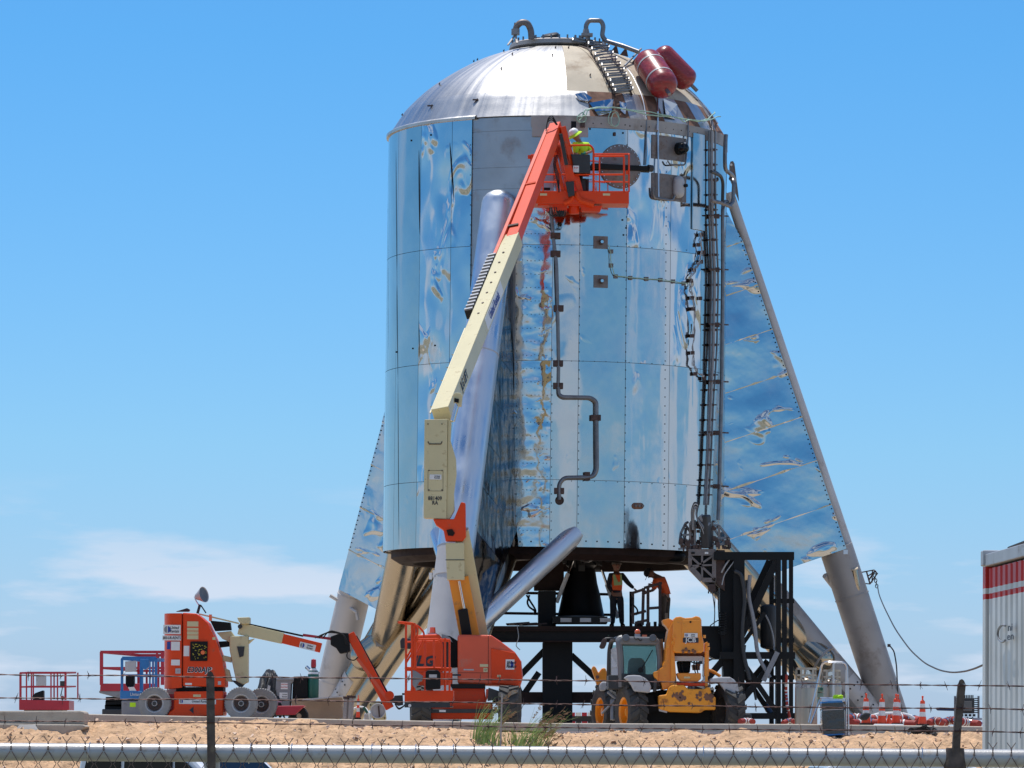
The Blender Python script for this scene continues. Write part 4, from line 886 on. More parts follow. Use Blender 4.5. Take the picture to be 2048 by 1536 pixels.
# mast, upper boom, jib
MB().pp([(459, 1272), (496, 1272), (496, 1364), (486, 1369), (472, 1362), (459, 1300)], Ye + .35, .35).build('riser_mast', C['crml'], art, bevel=.015)
m = MB(); m.pp([(474, 1293), (489, 1293), (487, 1312), (479, 1315)], Ye + .33, .03); m.pp([(462, 1360), (492, 1364), (484, 1374), (478, 1374)], Ye + .4, .2); m.build('mast_recess', C['dgrey'], art)
MB().pp([(474, 1235), (499, 1234), (499, 1248), (484, 1248), (478, 1244)], Ye + .3, .45).build('mast_head', C['crml'], art, bevel=.015)
MB().pp([(433, 1265), (462, 1262), (478, 1285), (509, 1277), (497, 1288), (482, 1291), (470, 1289), (445, 1278)], Ye + .42, .2).build('link_plate', C['crml'], art, bevel=.01)
MB().pp([(445, 1310), (462, 1314), (462, 1325), (446, 1322)], Ye + .4, .25).build('lower_link', C['crml'], art)
MB().pp([(446, 1334), (458, 1340), (464, 1364), (450, 1362)], Ye + .4, .25).build('lower_link', C['crml'], art)
MB().pp([(437, 1283), (470, 1281), (474, 1291), (440, 1295)], Ye + .45, .2).build('lift_cylinder', C['black'], art)
MB().pp([(420, 1241), (460, 1245), (462, 1260), (430, 1262)], Ye + .35, .3).build('dark_linkage', C['black'], art)
MB().beam(P(398, 1228, Ye + .3), P(478, 1247, Ye + .3), .03, .03).build('hand_rail', C['crml'], art)
A = P(478, 1257, Ye + .5); B = P(566, 1277, Ye + .5)
MB().beam(A, B, .20, .235, h2=.215).build('upper_boom', C['crml'], art, bevel=.01)
MB().beam(P(565, 1277, Ye + .5), P(642, 1296, Ye + .5), .16, .19).build('telescoping_boom', C['orange'], art, bevel=.01)
m = MB(); m.beam(P(490, 1247, Ye + .5), P(606, 1272, Ye + .5), .12, .035); m.build('cable_carrier', C['black'], art)
MB().beam(P(606, 1270, Ye + .55), P(672, 1279, Ye + .55), .14, .05).build('leveling_rod', C['redp'], art)
m = MB(); m.cyl(P(480, 1253, Ye + .37), P(480, 1253, Ye + .33), .045, 14); m.build('pivot_pin', C['dgrey'], art)
u = (B - A).normalized(); v = Z - u * Z.dot(u); rental(art, P(615, 1293, Ye + .42), u, v, .32, .125)
MB().pp([(661, 1273), (683, 1265), (697, 1266), (700, 1304), (680, 1308), (672, 1296), (661, 1290)], Ye + .32, .34).build('jib_rotator', C['black'], art, bevel=.02)
for k in range(3): MB().tube(arc([P(630 + k * 8, 1276, Ye + .3), P(655 + k * 2, 1264 - k * 2, Ye + .28), P(688, 1268, Ye + .3), P(692 + k * 3, 1290, Ye + .3)], .2), .013, 5).build('hydraulic_hose', C['rubber'], art, smooth=True)
MB().tube(arc([P(696, 1300, Ye + .3), P(692, 1316, Ye + .3), P(708, 1322, Ye + .3), P(716, 1314, Ye + .3)], .1), .012, 5).build('hydraulic_hose', C['rubber'], art, smooth=True)
MB().beam(P(700, 1267, Ye + .45), P(780, 1417, Ye + .45), .14, .17).build('jib_arm', C['orange'], art, bevel=.015)
MB().beam(P(712, 1272, Ye + .5), P(778, 1392, Ye + .5), .06, .045).build('jib_hose_track', C['rubber'], art)
MB().beam(P(714, 1316, Ye + .40), P(776, 1400, Ye + .40), .05, .06).build('jib_link', C['orange2'], art)
m = MB(); m.cyl(P(779, 1391, Ye + .3), P(779, 1391, Ye + .6), .09, 16); m.build('jib_cam', C['orange'], art, smooth=True)
m = MB(); m.pp([(789, 1391), (805, 1390), (806, 1410), (796, 1412), (785, 1404)], Ye + .3, .25); m.beam(P(804, 1388, Ye + .4), P(812, 1388, Ye + .4), .04, .04); m.beam(P(780, 1400, Ye + .4), P(796, 1402, Ye + .4), .1, .1); m.build('platform_rotator', C['dgrey'], art, bevel=.01)
for k in range(2): MB().tube(arc([P(790, 1408, Ye + .3), P(797, 1418 + k * 2, Ye + .3), P(808, 1412, Ye + .2), P(812, 1406, Ye + .1)], .1), .014, 5).build('hydraulic_hose', C['rubber'], art, smooth=True)
# its platform basket
Yb = 84.6; bd = 1.15
def bx(x0, x1, y0, y1, yd=0, d=.03): return MB().pp([(x0, y0), (x1, y0), (x1, y1), (x0, y1)], Yb + yd, d)
bx(809, 907, 1381, 1403).build('toe_board', C['orange'], art, bevel=.006)
bx(885, 907, 1381, 1404, .03, bd - .1).build('toe_board', C['orange2'], art)
m = bx(809, 900, 1403, 1415, 0, .05); m.build('kick_channel', C['dgrey'], art); bx(811, 905, 1412, 1414, .05, bd).build('basket_floor', C['dgrey'], art)
MB().cyl(P(819.5, 1411, Yb - .01), P(819.5, 1411, Yb + .01), .03, 12).build('channel_hole', C['white'], art)
rl = C['orange']; fr_ = .019
def pl(pts, r=fr_, name='rail', yd=0, mt=None, rad=.1): return MB().tube(arc([P(x, y, Yb + yd + (p[0] if p else 0)) for x, y, *p in pts], rad), r, 8).build(name, mt or rl, art, smooth=True)
for x in (812, 824, 829): pl([(x, 1248 if x < 826 else 1246), (x, 1382)], .023)
pl([(797, 1244), (828, 1247), (836, 1258), (834, 1272), (828, 1300), (812, 1326)], .02); pl([(797, 1245, .5), (835, 1250, .6), (849, 1266, .6), (846, 1280, .6), (834, 1306, .6), (832, 1310, .6)], .02); pl([(797, 1244), (797, 1245, .5)], .02)
pl([(813, 1316), (831, 1284), (834, 1278)], .02)
pl([(831, 1334), (831, 1284), (836, 1279), (876, 1278), (884, 1286), (884, 1336)], .019); pl([(868, 1280), (868, 1336)]); pl([(890, 1276), (890, 1382)], .024); pl([(899, 1280), (899, 1384)], .02); pl([(880, 1279), (900, 1280)], .02)
pl([(811, 1336), (903, 1337)], .024); pl([(811, 1340), (903, 1341)], .02)
pl([(812, 1248, bd), (812, 1382, bd)]); pl([(850, 1280, bd), (850, 1382, bd)]); pl([(899, 1280, bd), (899, 1384, bd)]); pl([(812, 1284, bd), (899, 1282, bd)]); pl([(899, 1281), (899, 1281, bd)]); pl([(811, 1336), (811, 1336, bd)])
MB().pp([(851, 1344), (855, 1340), (876, 1340), (881, 1346), (881, 1378), (851, 1379)], Yb - .12, .15).build('control_box', C['black'], art, bevel=.02)
sticker(art, P(866, 1352, Yb - .12), X, Z, .15, .06, 'lgrey'); sticker(art, P(817, 1356, Yb - .02), X, Z, .05, .09, 'white')
m = MB(); m.pp([(825, 1340), (832, 1342), (846, 1352), (844, 1362), (838, 1364), (831, 1378), (825, 1370)], Yb - .03, .2); m.build('joystick_console', C['mgrey'], art, bevel=.01)
# worklamp on a stand
lampY = Ye + .8
wl = thing('work_lamp', 'dish work lamp tilted up above the small orange lift', 'lamp', P(395, 1226, lampY))
cL = P(402, 1191, lampY); ax = Vector((.78, -.45, .22)).normalized()
MB().lathe([(0, -.12), (.06, -.11), (.10, -.03), (.155, .06), (.16, .075), (.15, .07), (.09, .0), (0, -.04)], 28, c=cL, axis=ax).build('reflector', C['lgrey'], wl, smooth=True)
MB().lathe([(0, .055), (.148, .062)], 28, c=cL, axis=ax).build('lens', C['lens'], wl)
MB().tube(arc([cL - ax * .1 + Vector((-.05, 0, 0)), P(391, 1200, lampY), P(399, 1212, lampY)], .06), .012, 6).build('bracket_arm', C['alu'], wl)
m = MB(); m.beam(P(400, 1209, lampY), P(395, 1227, lampY), .05, .05); m.beam(P(402, 1211, lampY), P(412, 1226, lampY), .025, .025); m.build('stand', C['dgrey'], wl)
o = MB().pp([(351, 1223), (374, 1216), (379, 1219), (377, 1223)], Ye + .4, .25).build('tool_bag', C['cloth'], bevel=.01); tag(o, 'flat dark bag lying on top of the orange lift hood', 'bag')
MB().cyl(P(421, 1242, Ye + .2), P(421, 1229, Ye + .2), .03, 12).build('beacon', C['amber'], art, smooth=True)

# ---------------- big boom lift
Yj = 96.0
big = thing('telescopic_boom_lift', 'large orange and cream boom lift reaching up to the dome of the rocket', 'boom lift', P(935, 1452, Yj))
# chassis and wheels (seen from the end)
zg = yard_z(0, Yj)
for x, yd in ((841, Yj - 1.2), (1018, Yj - 1.2), (846, Yj + 1.3), (1022, Yj + 1.3)):
    w_ = wheel(big, P(x, 1414.5, yd), (-1 if x < 900 else 1, -.06, 0), .44, .44, .24, 'tyre', 'orange2', 'dgrey', 14, .035, style='chev')
MB().pp([(861, 1405), (985, 1405), (985, 1438), (861, 1438)], Yj - 1.1, 2.2).build('chassis', C['orange'], big, bevel=.03)
MB().pp([(858, 1418), (1000, 1418), (1000, 1426), (858, 1426)], Yj - 1.35, .12).build('axle_rod', C['dgrey'], big, bevel=.01)
sticker(big, P(885, 1422, Yj - 1.36), X, Z, .14, .045)
MB().pp([(905, 1376), (969, 1376), (972, 1406), (902, 1406)], Yj - .75, 1.5).build('slew_pedestal', C['orange'], big, bevel=.02)
MB().pp([(972, 1378), (985, 1378), (974, 1398), (971, 1404)], Yj - .9, 1.2).build('axle_bracket', C['orange2'], big, bevel=.01)
MB().pp([(898, 1368), (970, 1368), (970, 1377), (904, 1377)], Yj - .9, 1.8).build('turntable_bearing', C['black'], big)
MB().pp([(977, 1375), (1001, 1383), (1001, 1398), (975, 1402)], Yj - 1.1, .3).build('steer_knuckle', C['dgrey'], big, bevel=.01)
# engine hood, chamfered rear corner
m = MB()
a = [(915, 1269), (982, 1270), (999, 1281), (1030, 1304), (1043, 1323), (1046, 1355), (1040, 1376), (1010, 1372), (915, 1368)]
A = [P(x, y, Yj - .8) for x, y in a]
m.prism(A, (0, 1.7, 0)); m.build('engine_hood', C['orange2'], big, bevel=.05)
MB().pp([(982, 1296), (1031, 1306), (1042, 1324), (1044, 1356), (1037, 1371), (983, 1366)], Yj - .84, .05).build('counterweight_plate', C['orange'], big, bevel=.015)
m = MB(); m.pp([(976.2, 1272), (977, 1272), (977, 1368), (976.2, 1368)], Yj - .806, .01); m.pp([(916, 1345), (976, 1345.4), (976, 1346), (916, 1345.6)], Yj - .806, .01); m.build('hood_seam', C['darkbrown'], big)
rental(big, P(1020, 1329, Yj - .84), X, Z, .19, .22); sticker(big, P(968, 1331, Yj - .8), X, Z, .18, .06, 'crml'); sticker(big, P(971, 1340, Yj - .8), X, Z, .09, .09, 'crml', [('O', 0, 0, .06, 'ink')]); sticker(big, P(937.5, 1339.5, Yj - .8), X, Z, .22, .03, 'lgrey'); sticker(big, P(998, 1352, Yj - .84), X, Z, .08, .05, 'crml'); sticker(big, P(911, 1350, Yj - .8), X, Z, .24, .04, 'ink')
MB().pp([(826, 1275), (832, 1270), (878, 1268), (884, 1276), (884, 1344), (880, 1372), (822, 1370), (824, 1300)], Yj - .8, 1.6).build('tank_hood', C['orange'], big, bevel=.04)
MB().pp([(822, 1345), (905, 1345), (905, 1370), (826, 1372)], Yj - .84, .08).build('hood_sill', C['orange'], big, bevel=.01)
t_ = sticker(big, P(848, 1322, Yj - .8), X, Z, .4, .001, 'orange'); text('JLG', 'lettering', C['ink'], t_, P(846, 1323, Yj - .8), X, Z, .30, 1.05, off=.006, shear=.25, bold=.05)
MB().pp([(884, 1270), (900, 1272), (916, 1282), (916, 1334), (905, 1335), (884, 1340)], Yj - .3, 1.0).build('boom_well', C['black'], big)
for x, w2 in ((885.5, 3), (893.5, 3)): MB().pp([(x, 1284), (x + w2, 1284), (x + w2, 1336), (x, 1336)], Yj - .5, .2).build('well_post', C['bracket'], big)
MB().pp([(883, 1268), (891, 1270), (900, 1275), (905, 1285), (899, 1280), (884, 1276)], Yj - .7, 1.4).build('well_guard', C['mgrey'], big)
MB().pp([(800, 1281), (805, 1275), (824, 1277), (822, 1298), (801, 1297)], Yj - .2, .3).build('exhaust_box', C['dgrey'], big, bevel=.02)
m = MB(); m.lathe([(0, .13), (.06, .125), (.075, 0)], 16, c=P(865, 1266, Yj)); m.build('beacon', C['amber'], big, smooth=True); MB().box(P(865, 1268, Yj), (.2, .2, .04)).build('beacon_base', C['lgrey'], big)
# lower boom / riser
MB().beam(P(962, 1276, Yj + .45), P(922, 1060, Yj - .1), .34, .42, up=(0, -1, 0)).build('lower_boom', C['crml'], big, bevel=.015)
MB().beam(P(940, 1276, Yj - .05), P(917, 1155, Yj - .15), .44, .20, up=(0, -1, 0)).build('lower_boom_face', C['yellow'], big, bevel=.01)
MB().pp([(891, 1086), (928, 1085), (929, 1160), (894, 1160)], Yj - .42, .55).build('boom_end_box', C['crml'], big, bevel=.015)
m = MB(); m.pp([(891, 1119), (929, 1119), (929, 1120.5), (891, 1120.5)], Yj - .43, .02); m.build('box_seam', C['dgrey'], big)
MB().cyl(P(918, 1162, Yj - .35), P(932, 1236, Yj - .25), .03, 10).build('lift_rod', C['chrome'], big, smooth=True)
MB().beam(P(925, 1218, Yj - .32), P(934, 1272, Yj - .25), .22, .2, up=(0, -1, 0)).build('lift_cylinder', C['black'], big, bevel=.03)
MB().pp([(866, 1038), (908, 1038), (922, 1004), (931, 1006), (932, 1074), (925, 1083), (891, 1082), (887, 1060), (872, 1050)], Yj - .38, .5).build('knuckle_casting', C['orange'], big, bevel=.02)
MB().pp([(893, 1060), (904, 1058), (910, 1066), (906, 1072), (896, 1071)], Yj - .41, .04).build('knuckle_recess', C['darkbrown'], big)
# upright box that carries the main boom
m = MB(); a = [P(849, 839, Yj - .35), P(895, 838, Yj - .35), P(893, 1038, Yj - .35), P(847, 1036, Yj - .35)]
m.prism(a, (.02, .42, 0)); bs = m.build('boom_base_box', C['crml'], big, bevel=.012)
MB().prism([P(896, 838, Yj - .30), P(903, 846, Yj - .3), P(901, 880, Yj - .3), P(912, 918, Yj - .3), P(913, 948, Yj - .3), P(908, 986, Yj - .3), P(909, 1020, Yj - .3), P(899, 1038, Yj - .3), P(893, 1038, Yj - .3)], (.0, .36, 0)).build('boom_base_cheek', C['crml'], big, bevel=.01)
sticker(big, P(871, 954, Yj - .35), X, Z, .26, .11, 'white', [('United', .3, .35, .05, 'ink'), ('Rentals', .3, -.35, .05, 'ink')], off=.006)
t_ = sticker(big, P(870, 1001, Yj - .35), X, Z, .3, .001, 'crml'); text('881409', 'lettering', C['ink'], t_, P(870, 997, Yj - .35), X, Z, .12, .85, off=.006, bold=.02); text('RA', 'lettering', C['ink'], t_, P(870, 1006, Yj - .35), X, Z, .12, .85, off=.006, bold=.02)
m = MB()
for x, y in [(856, 848), (884, 848), (858, 941), (884, 941), (858, 980), (884, 980)]: m.cyl(P(x, y, Yj - .35), P(x, y, Yj - .365), .015, 6)
m.tube([P(856, 883, Yj - .36), P(858, 888, Yj - .36), (P(882, 888, Yj - .36)), P(884, 883, Yj - .36)], .012, 4)
for a, b in (((856, 941), (886, 941)), ((856, 982), (886, 982)), ((856, 941), (856, 982)), ((886, 941), (886, 982))): m.beam(P(*a, Yj - .353), P(*b, Yj - .353), .006, .006)
m.build('box_fittings', C['bracket'], big, kind='stuff')
# main boom: rises away from the camera
Q0 = P(884, 832, Yj + .1); Q1 = P(1027, 480, 104.5); Q2 = P(1113, 254, 109.2)
d1 = (Q1 - Q0).normalized(); upv = Vector((-.25, -.55, .5))
MB().beam(Q0, Q1, .40, .40, up=upv, w2=.37, h2=.36).build('main_boom', C['crml'], big, bevel=.015)
MB().beam(Q1 - d1 * .6, Q2, .28, .28, up=upv).build('fly_boom', C['orange'], big, bevel=.012)
sd = d1.cross(upv).normalized(); u_ = sd.cross(d1)
if u_.y > 0: u_ = -u_
off = sd * (.20) if sd.x > 0 else -sd * .2
sr = sd if sd.x > 0 else -sd
# lettering on the side of the boom
vv = (-(u_)).normalized(); vv = sr.cross(d1)
for tx, f, sz in (('United Rentals', .60, .36), ('JLG LIFT', .18, .36)):
    o_ = Q0.lerp(Q1, f) + sr * (.20 - .015 * f)
    s_ = sticker(big, o_, d1, vv, 2.2 if tx[0] == 'U' else .01, .28 if tx[0] == 'U' else .001, 'white' if tx[0] == 'U' else 'crml', off=.004); text(tx, 'lettering', C['bluei'] if tx[0] == 'U' else C['ink'], s_, o_ + sr * .002, d1, vv, sz * .8, .75, off=.008, bold=.02)
m = MB()
for k in range(7): c = Q0.lerp(Q1, .52 + .06 * k) + u_ * .19; m.cyl(c, c + u_ * .012, .03, 10)
m.build('boom_holes', C['bracket'], big)
# cable carrier beside the boom and its orange feed rail
c0 = Q0.lerp(Q1, .56) - sr * .34 + u_ * .05; c1 = Q0.lerp(Q1, .90) - sr * .32 + u_ * .05
cc = MB().beam(c0, c1, .17, .22, up=upv).build('cable_carrier', C['rubber'], big)
n = 17; dd = (c1 - c0) / n
for k in range(n): c = c0 + dd * (k + .5); MB().beam(c - dd * .18, c + dd * .18, .20, .25, up=upv).build('carrier_link', C['lgrey'] if 1 else None, cc)
r0 = P(990, 512, 103.6); r1 = P(1094, 262, 108.9)
MB().beam(r0, r1, .09, .12, up=upv).build('feed_rail', C['orange2'], big, bevel=.005)
for f in (.02, .22, .55): c = r0.lerp(r1, f); MB().beam(c - sr * .05, c + sr * .3, .05, .1, up=upv).build('rail_bracket', C['bracket'] if f < .3 else C['orange'], big)
MB().beam(r1, Q2, .09, .1, up=upv).build('rail_bracket', C['orange'], big)
m = MB()
for k in range(6): c = Q0.lerp(Q1, .04 + .07 * k) - sr * .22 + u_ * .1; m.beam(c, c - sr * .1, .02, .02)
m.beam(Q0.lerp(Q1, .0) - sr * .24 + u_ * .12, Q0.lerp(Q1, .46) - sr * .24 + u_ * .12, .03, .03); m.build('hose_guide', C['crml'], big)
m = MB(); m.beam(Q0 + sr * .1 - d1 * .05 + Vector((0, -.15, 0)), Q0 + sr * .1 + d1 * .8 + Vector((0, -.2, 0)), .05, .05); 
MB().cyl(P(915, 806, Yj - .2), P(905, 842, Yj - .25), .055, 12).build('boom_cylinder', C['chrome'], big, smooth=True)
MB().pp([(906, 789), (911, 785), (921, 786), (925, 792), (923, 812), (916, 812), (914, 806), (907, 804)], Yj - .3, .3).build('cylinder_head', C['crml'], big, bevel=.015)
MB().pp([(909, 796), (918, 798), (917, 806), (908, 804)], Yj - .33, .05).build('cylinder_socket', C['black'], big)
# boom head hoses, jib down to the basket
for k in range(3): MB().tube(arc([P(1092, 262, 108.7), P(1094 + k, 244 - 4 * k, 108.8), P(1104, 238 - 4 * k, 108.8), P(1113 + k, 250, 108.8)], .1), .014, 5).build('head_hose', C['rubber'], big, smooth=True)
J0 = P(1122, 254, 109.0); J1 = P(1159, 392, 109.2)
MB().beam(J0, J1, .20, .17, up=(-1, -.6, 0)).build('jib_arm', C['orange'], big, bevel=.012)
MB().beam(P(1109, 305, 109.0), P(1130, 402, 109.1), .09, .09, up=(0, -1, 0)).build('jib_link', C['orange'], big, bevel=.005)
MB().beam(P(1121, 268, 108.85), P(1133, 330, 108.9), .09, .12, up=(0, -1, 0)).build('jib_cylinder', C['dgrey'], big, bevel=.01)
MB().pp([(1128, 330), (1143, 330), (1152, 362), (1140, 366), (1133, 362)], 108.85, .2).build('jib_plate', C['orange'], big, bevel=.01)
MB().pp([(1131, 364), (1148, 362), (1149, 390), (1137, 393)], 108.8, .22).build('rotator_motor', C['dgrey'], big, bevel=.01)
for k in range(3): MB().tube(arc([P(1110 + 3 * k, 310, 108.8), P(1106 + 2 * k, 330, 108.7), P(1112 + 3 * k, 350, 108.8), P(1118, 385, 108.8)], .12), .013, 5).build('jib_hose', C['rubber'], big, smooth=True)
m = MB(); m.tube(arc([P(1128, 406, 109), P(1140, 402, 109), P(1146, 392, 109)], .1), .06, 8); m.tube(arc([P(1152, 385, 109), P(1158, 400, 109), P(1188, 409, 109)], .1), .07, 8); m.pp([(1076, 402), (1190, 402), (1188, 412), (1076, 411)], 109.1, .5); m.build('basket_support', C['orange'], big, smooth=True)
m = MB(); m.pp([(1104, 411), (1134, 411), (1134, 421), (1108, 421)], 109.15, .4); m.pp([(1160, 411), (1205, 411), (1200, 422), (1164, 422)], 109.15, .35); m.cyl(P(1148, 409, 109.3), P(1148, 428, 109.3), .13, 14); m.build('rotator_and_board_reflection', C['orange'], big, bevel=.01); MB().pp([(1112, 421), (1130, 421), (1128, 430), (1116, 430)], 109.2, .25).build('rotator_valve', C['dgrey'], big, bevel=.01)  # orange boxes stand in for the toe board's reflection; cylinder is the rotator
for k in range(4): MB().tube(arc([P(1100 + k * 4, 414, 109), P(1098 + k * 6, 430, 109), P(1112 + k * 6, 434, 109), P(1120 + k * 4, 420, 109)], .08), .014, 5).build('support_hose', C['rubber'], big, smooth=True)
# basket
Yk = 109.0; kd = .9
def kb(x0, x1, y0, y1, yd=0, d=.03): return MB().pp([(x0, y0), (x1, y0), (x1, y1), (x0, y1)], Yk + yd, d)
kb(1062, 1258, 382, 406).build('toe_board', C['orange'], big, bevel=.006); kb(1062, 1258, 404, 407, .03, kd).build('basket_floor', C['orange2'], big); kb(1062, 1258, 382, 404, kd, .03).build('toe_board', C['orange2'], big)
def kl(pts, r=.020, mt=None, rad=.1): return MB().tube(arc([P(x, y, Yk + (p[0] if p else 0)) for x, y, *p in pts], rad), r, 8).build('rail', mt or C['orange'], big, smooth=True)
kl([(1133, 291), (1180, 290), (1187, 298), (1187, 384)], .026); kl([(1187, 312), (1249, 312)], .026); kl([(1248, 313), (1248, 384)], .026); kl([(1258, 310), (1258, 384)], .022); kl([(1187, 308, kd), (1258, 308, kd)], .022); kl([(1258, 310), (1258, 308, kd)], .022)
kl([(1110, 349), (1250, 349)], .022); kl([(1187, 363), (1258, 364)], .018); kl([(1199, 312), (1199, 384)], .018); kl([(1258, 308, kd), (1258, 384, kd)]); kl([(1062, 310, kd), (1062, 384, kd)], .022); kl([(1062, 310, kd), (1110, 309, kd)], .022); kl([(1062, 349, kd), (1250, 349, kd)], .018); kl([(1133, 291), (1133, 384)], .02); kl([(1084, 364), (1116, 364)], .02); kl([(1116, 363), (1116, 384)], .02); kl([(1062, 313), (1062, 384)], .022); kl([(1062, 313), (1112, 312)], .024); kl([(1086, 312), (1086, 384)], .018)
for x in (1058, 1064, 1254): MB().box(P(x, 314 if x < 1200 else 345, Yk), (.06, .06, .09)).build('rail_knob', C['orange'], big)
MB().pp([(1142, 308), (1180, 309), (1181, 346), (1150, 347), (1146, 330)], Yk - .06, .3).build('control_box', C['dgrey'], big, bevel=.02)
sticker(big, P(1152, 338, Yk - .07), X, Z, .15, .17, 'white', [('STOP', 0, .3, .05, 'redi')], off=.008)
for x in (1087, 1213): sticker(big, P(x, 389, Yk), X, Z, .18, .055, 'crml')
MB().pp([(1152, 350), (1170, 350), (1172, 381), (1156, 381)], Yk + .3, .3).build('tool_bin', C['dgrey'], big)
for i, (x, y) in enumerate([(1094, 378), (1172, 355), (1178, 356)]): MB().box(P(x, y, Yk + .2), (.16, .12, .06)).build('fitting', C['chrome'] if i else C['black'], big)
# ---------------- scissor lifts
def cage(par, Yd, dep, x0, x1, ytop, ybot, col, posts, mids, backposts, r=.022, shift=0.0, drop=0.0, name='rail'):
    """guard rail cage: front face at Yd from x0..x1 pixels; the back face dep metres behind, shifted sideways"""
    def Q(x, y, b): return P(x, y, Yd) + Vector((shift * b, dep * b, -drop * b))
    def t(a, b, rr=r): MB().beam(a, b, rr * 2, rr * 2).build(name, C[col], par)
    for b in (0, 1):
        t(Q(x0, ytop, b), Q(x1, ytop, b))
        for ym in mids: t(Q(x0, ym, b), Q(x1, ym, b), r * .8)
        for x in (posts if b == 0 else backposts): t(Q(x, ytop, b), Q(x, ybot, b), r * (1.2 if x in (x0, x1) else .75))
    for x in (x0, x1):
        t(Q(x, ytop, 0), Q(x, ytop, 1))
        for ym in mids: t(Q(x, ym, 0), Q(x, ym, 1), r * .8)
    return Q
Ys = 95.0
rs = thing('scissor_lift', 'red railed scissor lift behind the small orange lift, lowered on a black scissor stack', 'scissor lift', P(250, 1440, Ys), group='scissor lifts')
cage(rs, Ys, 2.3, 203, 325, 1304, 1370, 'redp', [203, 314, 325], [1336], [203, 219, 232, 243, 262, 290], .03, shift=.62, drop=.02)
MB().pp([(201, 1367), (318, 1367), (318, 1382), (200, 1382)], Ys - .02, .06).build('toe_board', C['redp'], rs, bevel=.01)
MB().prism([P(201, 1367, Ys), P(200, 1382, Ys), P(200, 1382, Ys) + Vector((.62, 2.3, 0)), P(201, 1367, Ys) + Vector((.62, 2.3, 0))], (.03, 0, 0)).build('toe_board', C['redp'], rs)
MB().pp([(198, 1381), (320, 1382), (320, 1391), (236, 1396), (214, 1390), (198, 1386)], Ys, 2.3).build('deck', C['mgrey'], rs, bevel=.02)
for i, y in enumerate((1399, 1407, 1415, 1423)):
    MB().beam(P(212 - i * 1, y, Ys + .3), P(300, y + (4 if i % 2 else -3), Ys + .3), .1, .11).build('scissor_arm', C['black'], rs); MB().beam(P(222, y + 3, Ys + 1.1), P(300, y - 2, Ys + 1.1), .1, .11).build('scissor_arm', C['dgrey'], rs)
MB().pp([(204, 1418), (245, 1418), (245, 1438), (204, 1438)], Ys - .1, 1.0).build('base_frame', C['dgrey'], rs, bevel=.02)
MB().pp([(246, 1404), (256, 1404), (256, 1410), (246, 1410)], Ys - .05, .05).build('end_bracket', C['mgrey'], rs)
Yb2 = 90.0
bs_ = thing('scissor_lift', 'blue scissor lift with grey base squeezed between the red lift and the orange lift wheel', 'scissor lift', P(275, 1438, Yb2), group='scissor lifts')
cage(bs_, Yb2, 1.7, 244, 312, 1318, 1384, 'bluep', [244, 285, 306, 312], [1350], [244, 262, 312], .022, shift=.25)
m = MB(); m.pp([(244, 1313), (312, 1313), (312, 1319), (244, 1319)], Yb2 - .02, .05); m.build('top_rail', C['bluep'], bs_)
MB().pp([(250, 1323), (272, 1321), (272, 1343), (250, 1344)], Yb2 - .04, .12).build('document_box', C['lgrey'], bs_, bevel=.01)
MB().pp([(280, 1318), (298, 1318), (298, 1334), (290, 1340), (282, 1334)], Yb2 - .05, .2).build('control_box', C['bluep'], bs_, bevel=.01)
MB().pp([(251, 1352), (268, 1352), (268, 1372), (256, 1376), (251, 1370)], Yb2 + .2, .3).build('black_panel', C['black'], bs_, bevel=.02)
MB().pp([(256, 1374), (268, 1374), (273, 1382), (260, 1384)], Yb2 - .04, .02).build('paper_notice', C['white'], bs_)
MB().pp([(240, 1381), (306, 1383), (306, 1401), (240, 1399)], Yb2 - .06, .9).build('entry_housing', C['bluep'], bs_, bevel=.015)
t_ = sticker(bs_, P(276, 1389, Yb2 - .06), X, Z, .3, .001, 'bluep'); text('United R', 'lettering', C['white'], t_, P(274, 1389, Yb2 - .06), X, Z, .09, .9, off=.006, shear=.2)
MB().pp([(243, 1401), (312, 1402), (312, 1438), (243, 1438)], Yb2 - .05, 1.0).build('chassis', C['mgrey'], bs_, bevel=.02)
sticker(bs_, P(265.5, 1409.5, Yb2 - .05), X, Z, .12, .09, 'hivis')
Yr = 106.0
sr_ = thing('scissor_lift', 'small red scissor lift cage showing above the concrete blocks at far left', 'scissor lift', P(88, 1425, Yr), group='scissor lifts')
cage(sr_, Yr, 1.2, 41, 131, 1346, 1400, 'redp', [41, 53, 63, 102, 115, 131], [1374], [46, 88, 136], .022, shift=.12, drop=-.03)
MB().pp([(38, 1399), (138, 1401), (138, 1420), (38, 1420)], Yr - .03, 1.25).build('toe_board', C['redp'], sr_, bevel=.01)
MB().pp([(72, 1351), (92, 1351), (92, 1371), (72, 1372)], Yr - .04, .08).build('document_box', C['lgrey'], sr_, bevel=.01)
MB().pp([(64, 1392), (70, 1386), (87, 1380), (87, 1402), (66, 1402)], Yr - .03, .3).build('battery_tray', C['black'], sr_, bevel=.03)
MB().pp([(120, 1362), (129, 1362), (129, 1372), (120, 1372)], Yr - .04, .12).build('control_box', C['dgrey'], sr_)
MB().tube(arc([P(125, 1372, Yr), P(124, 1380, Yr), P(121, 1392, Yr), P(125, 1396, Yr)], .1), .012, 5).build('coiled_lead', C['rubber'], sr_)
MB().cyl(P(125, 1396, Yr - .05), P(125, 1396, Yr + .05), .05, 12).build('plug', C['redp'], sr_)
MB().pp([(48, 1420), (126, 1420), (126, 1445), (48, 1445)], Yr + .1, 1.0).build('scissor_stack', C['dgrey'], sr_)

C['cabg'] = mat('grey cab paint', (.15, .15, .155), .45, 0, .1, 2, dirt=(.16, .14, .12), da=.25)
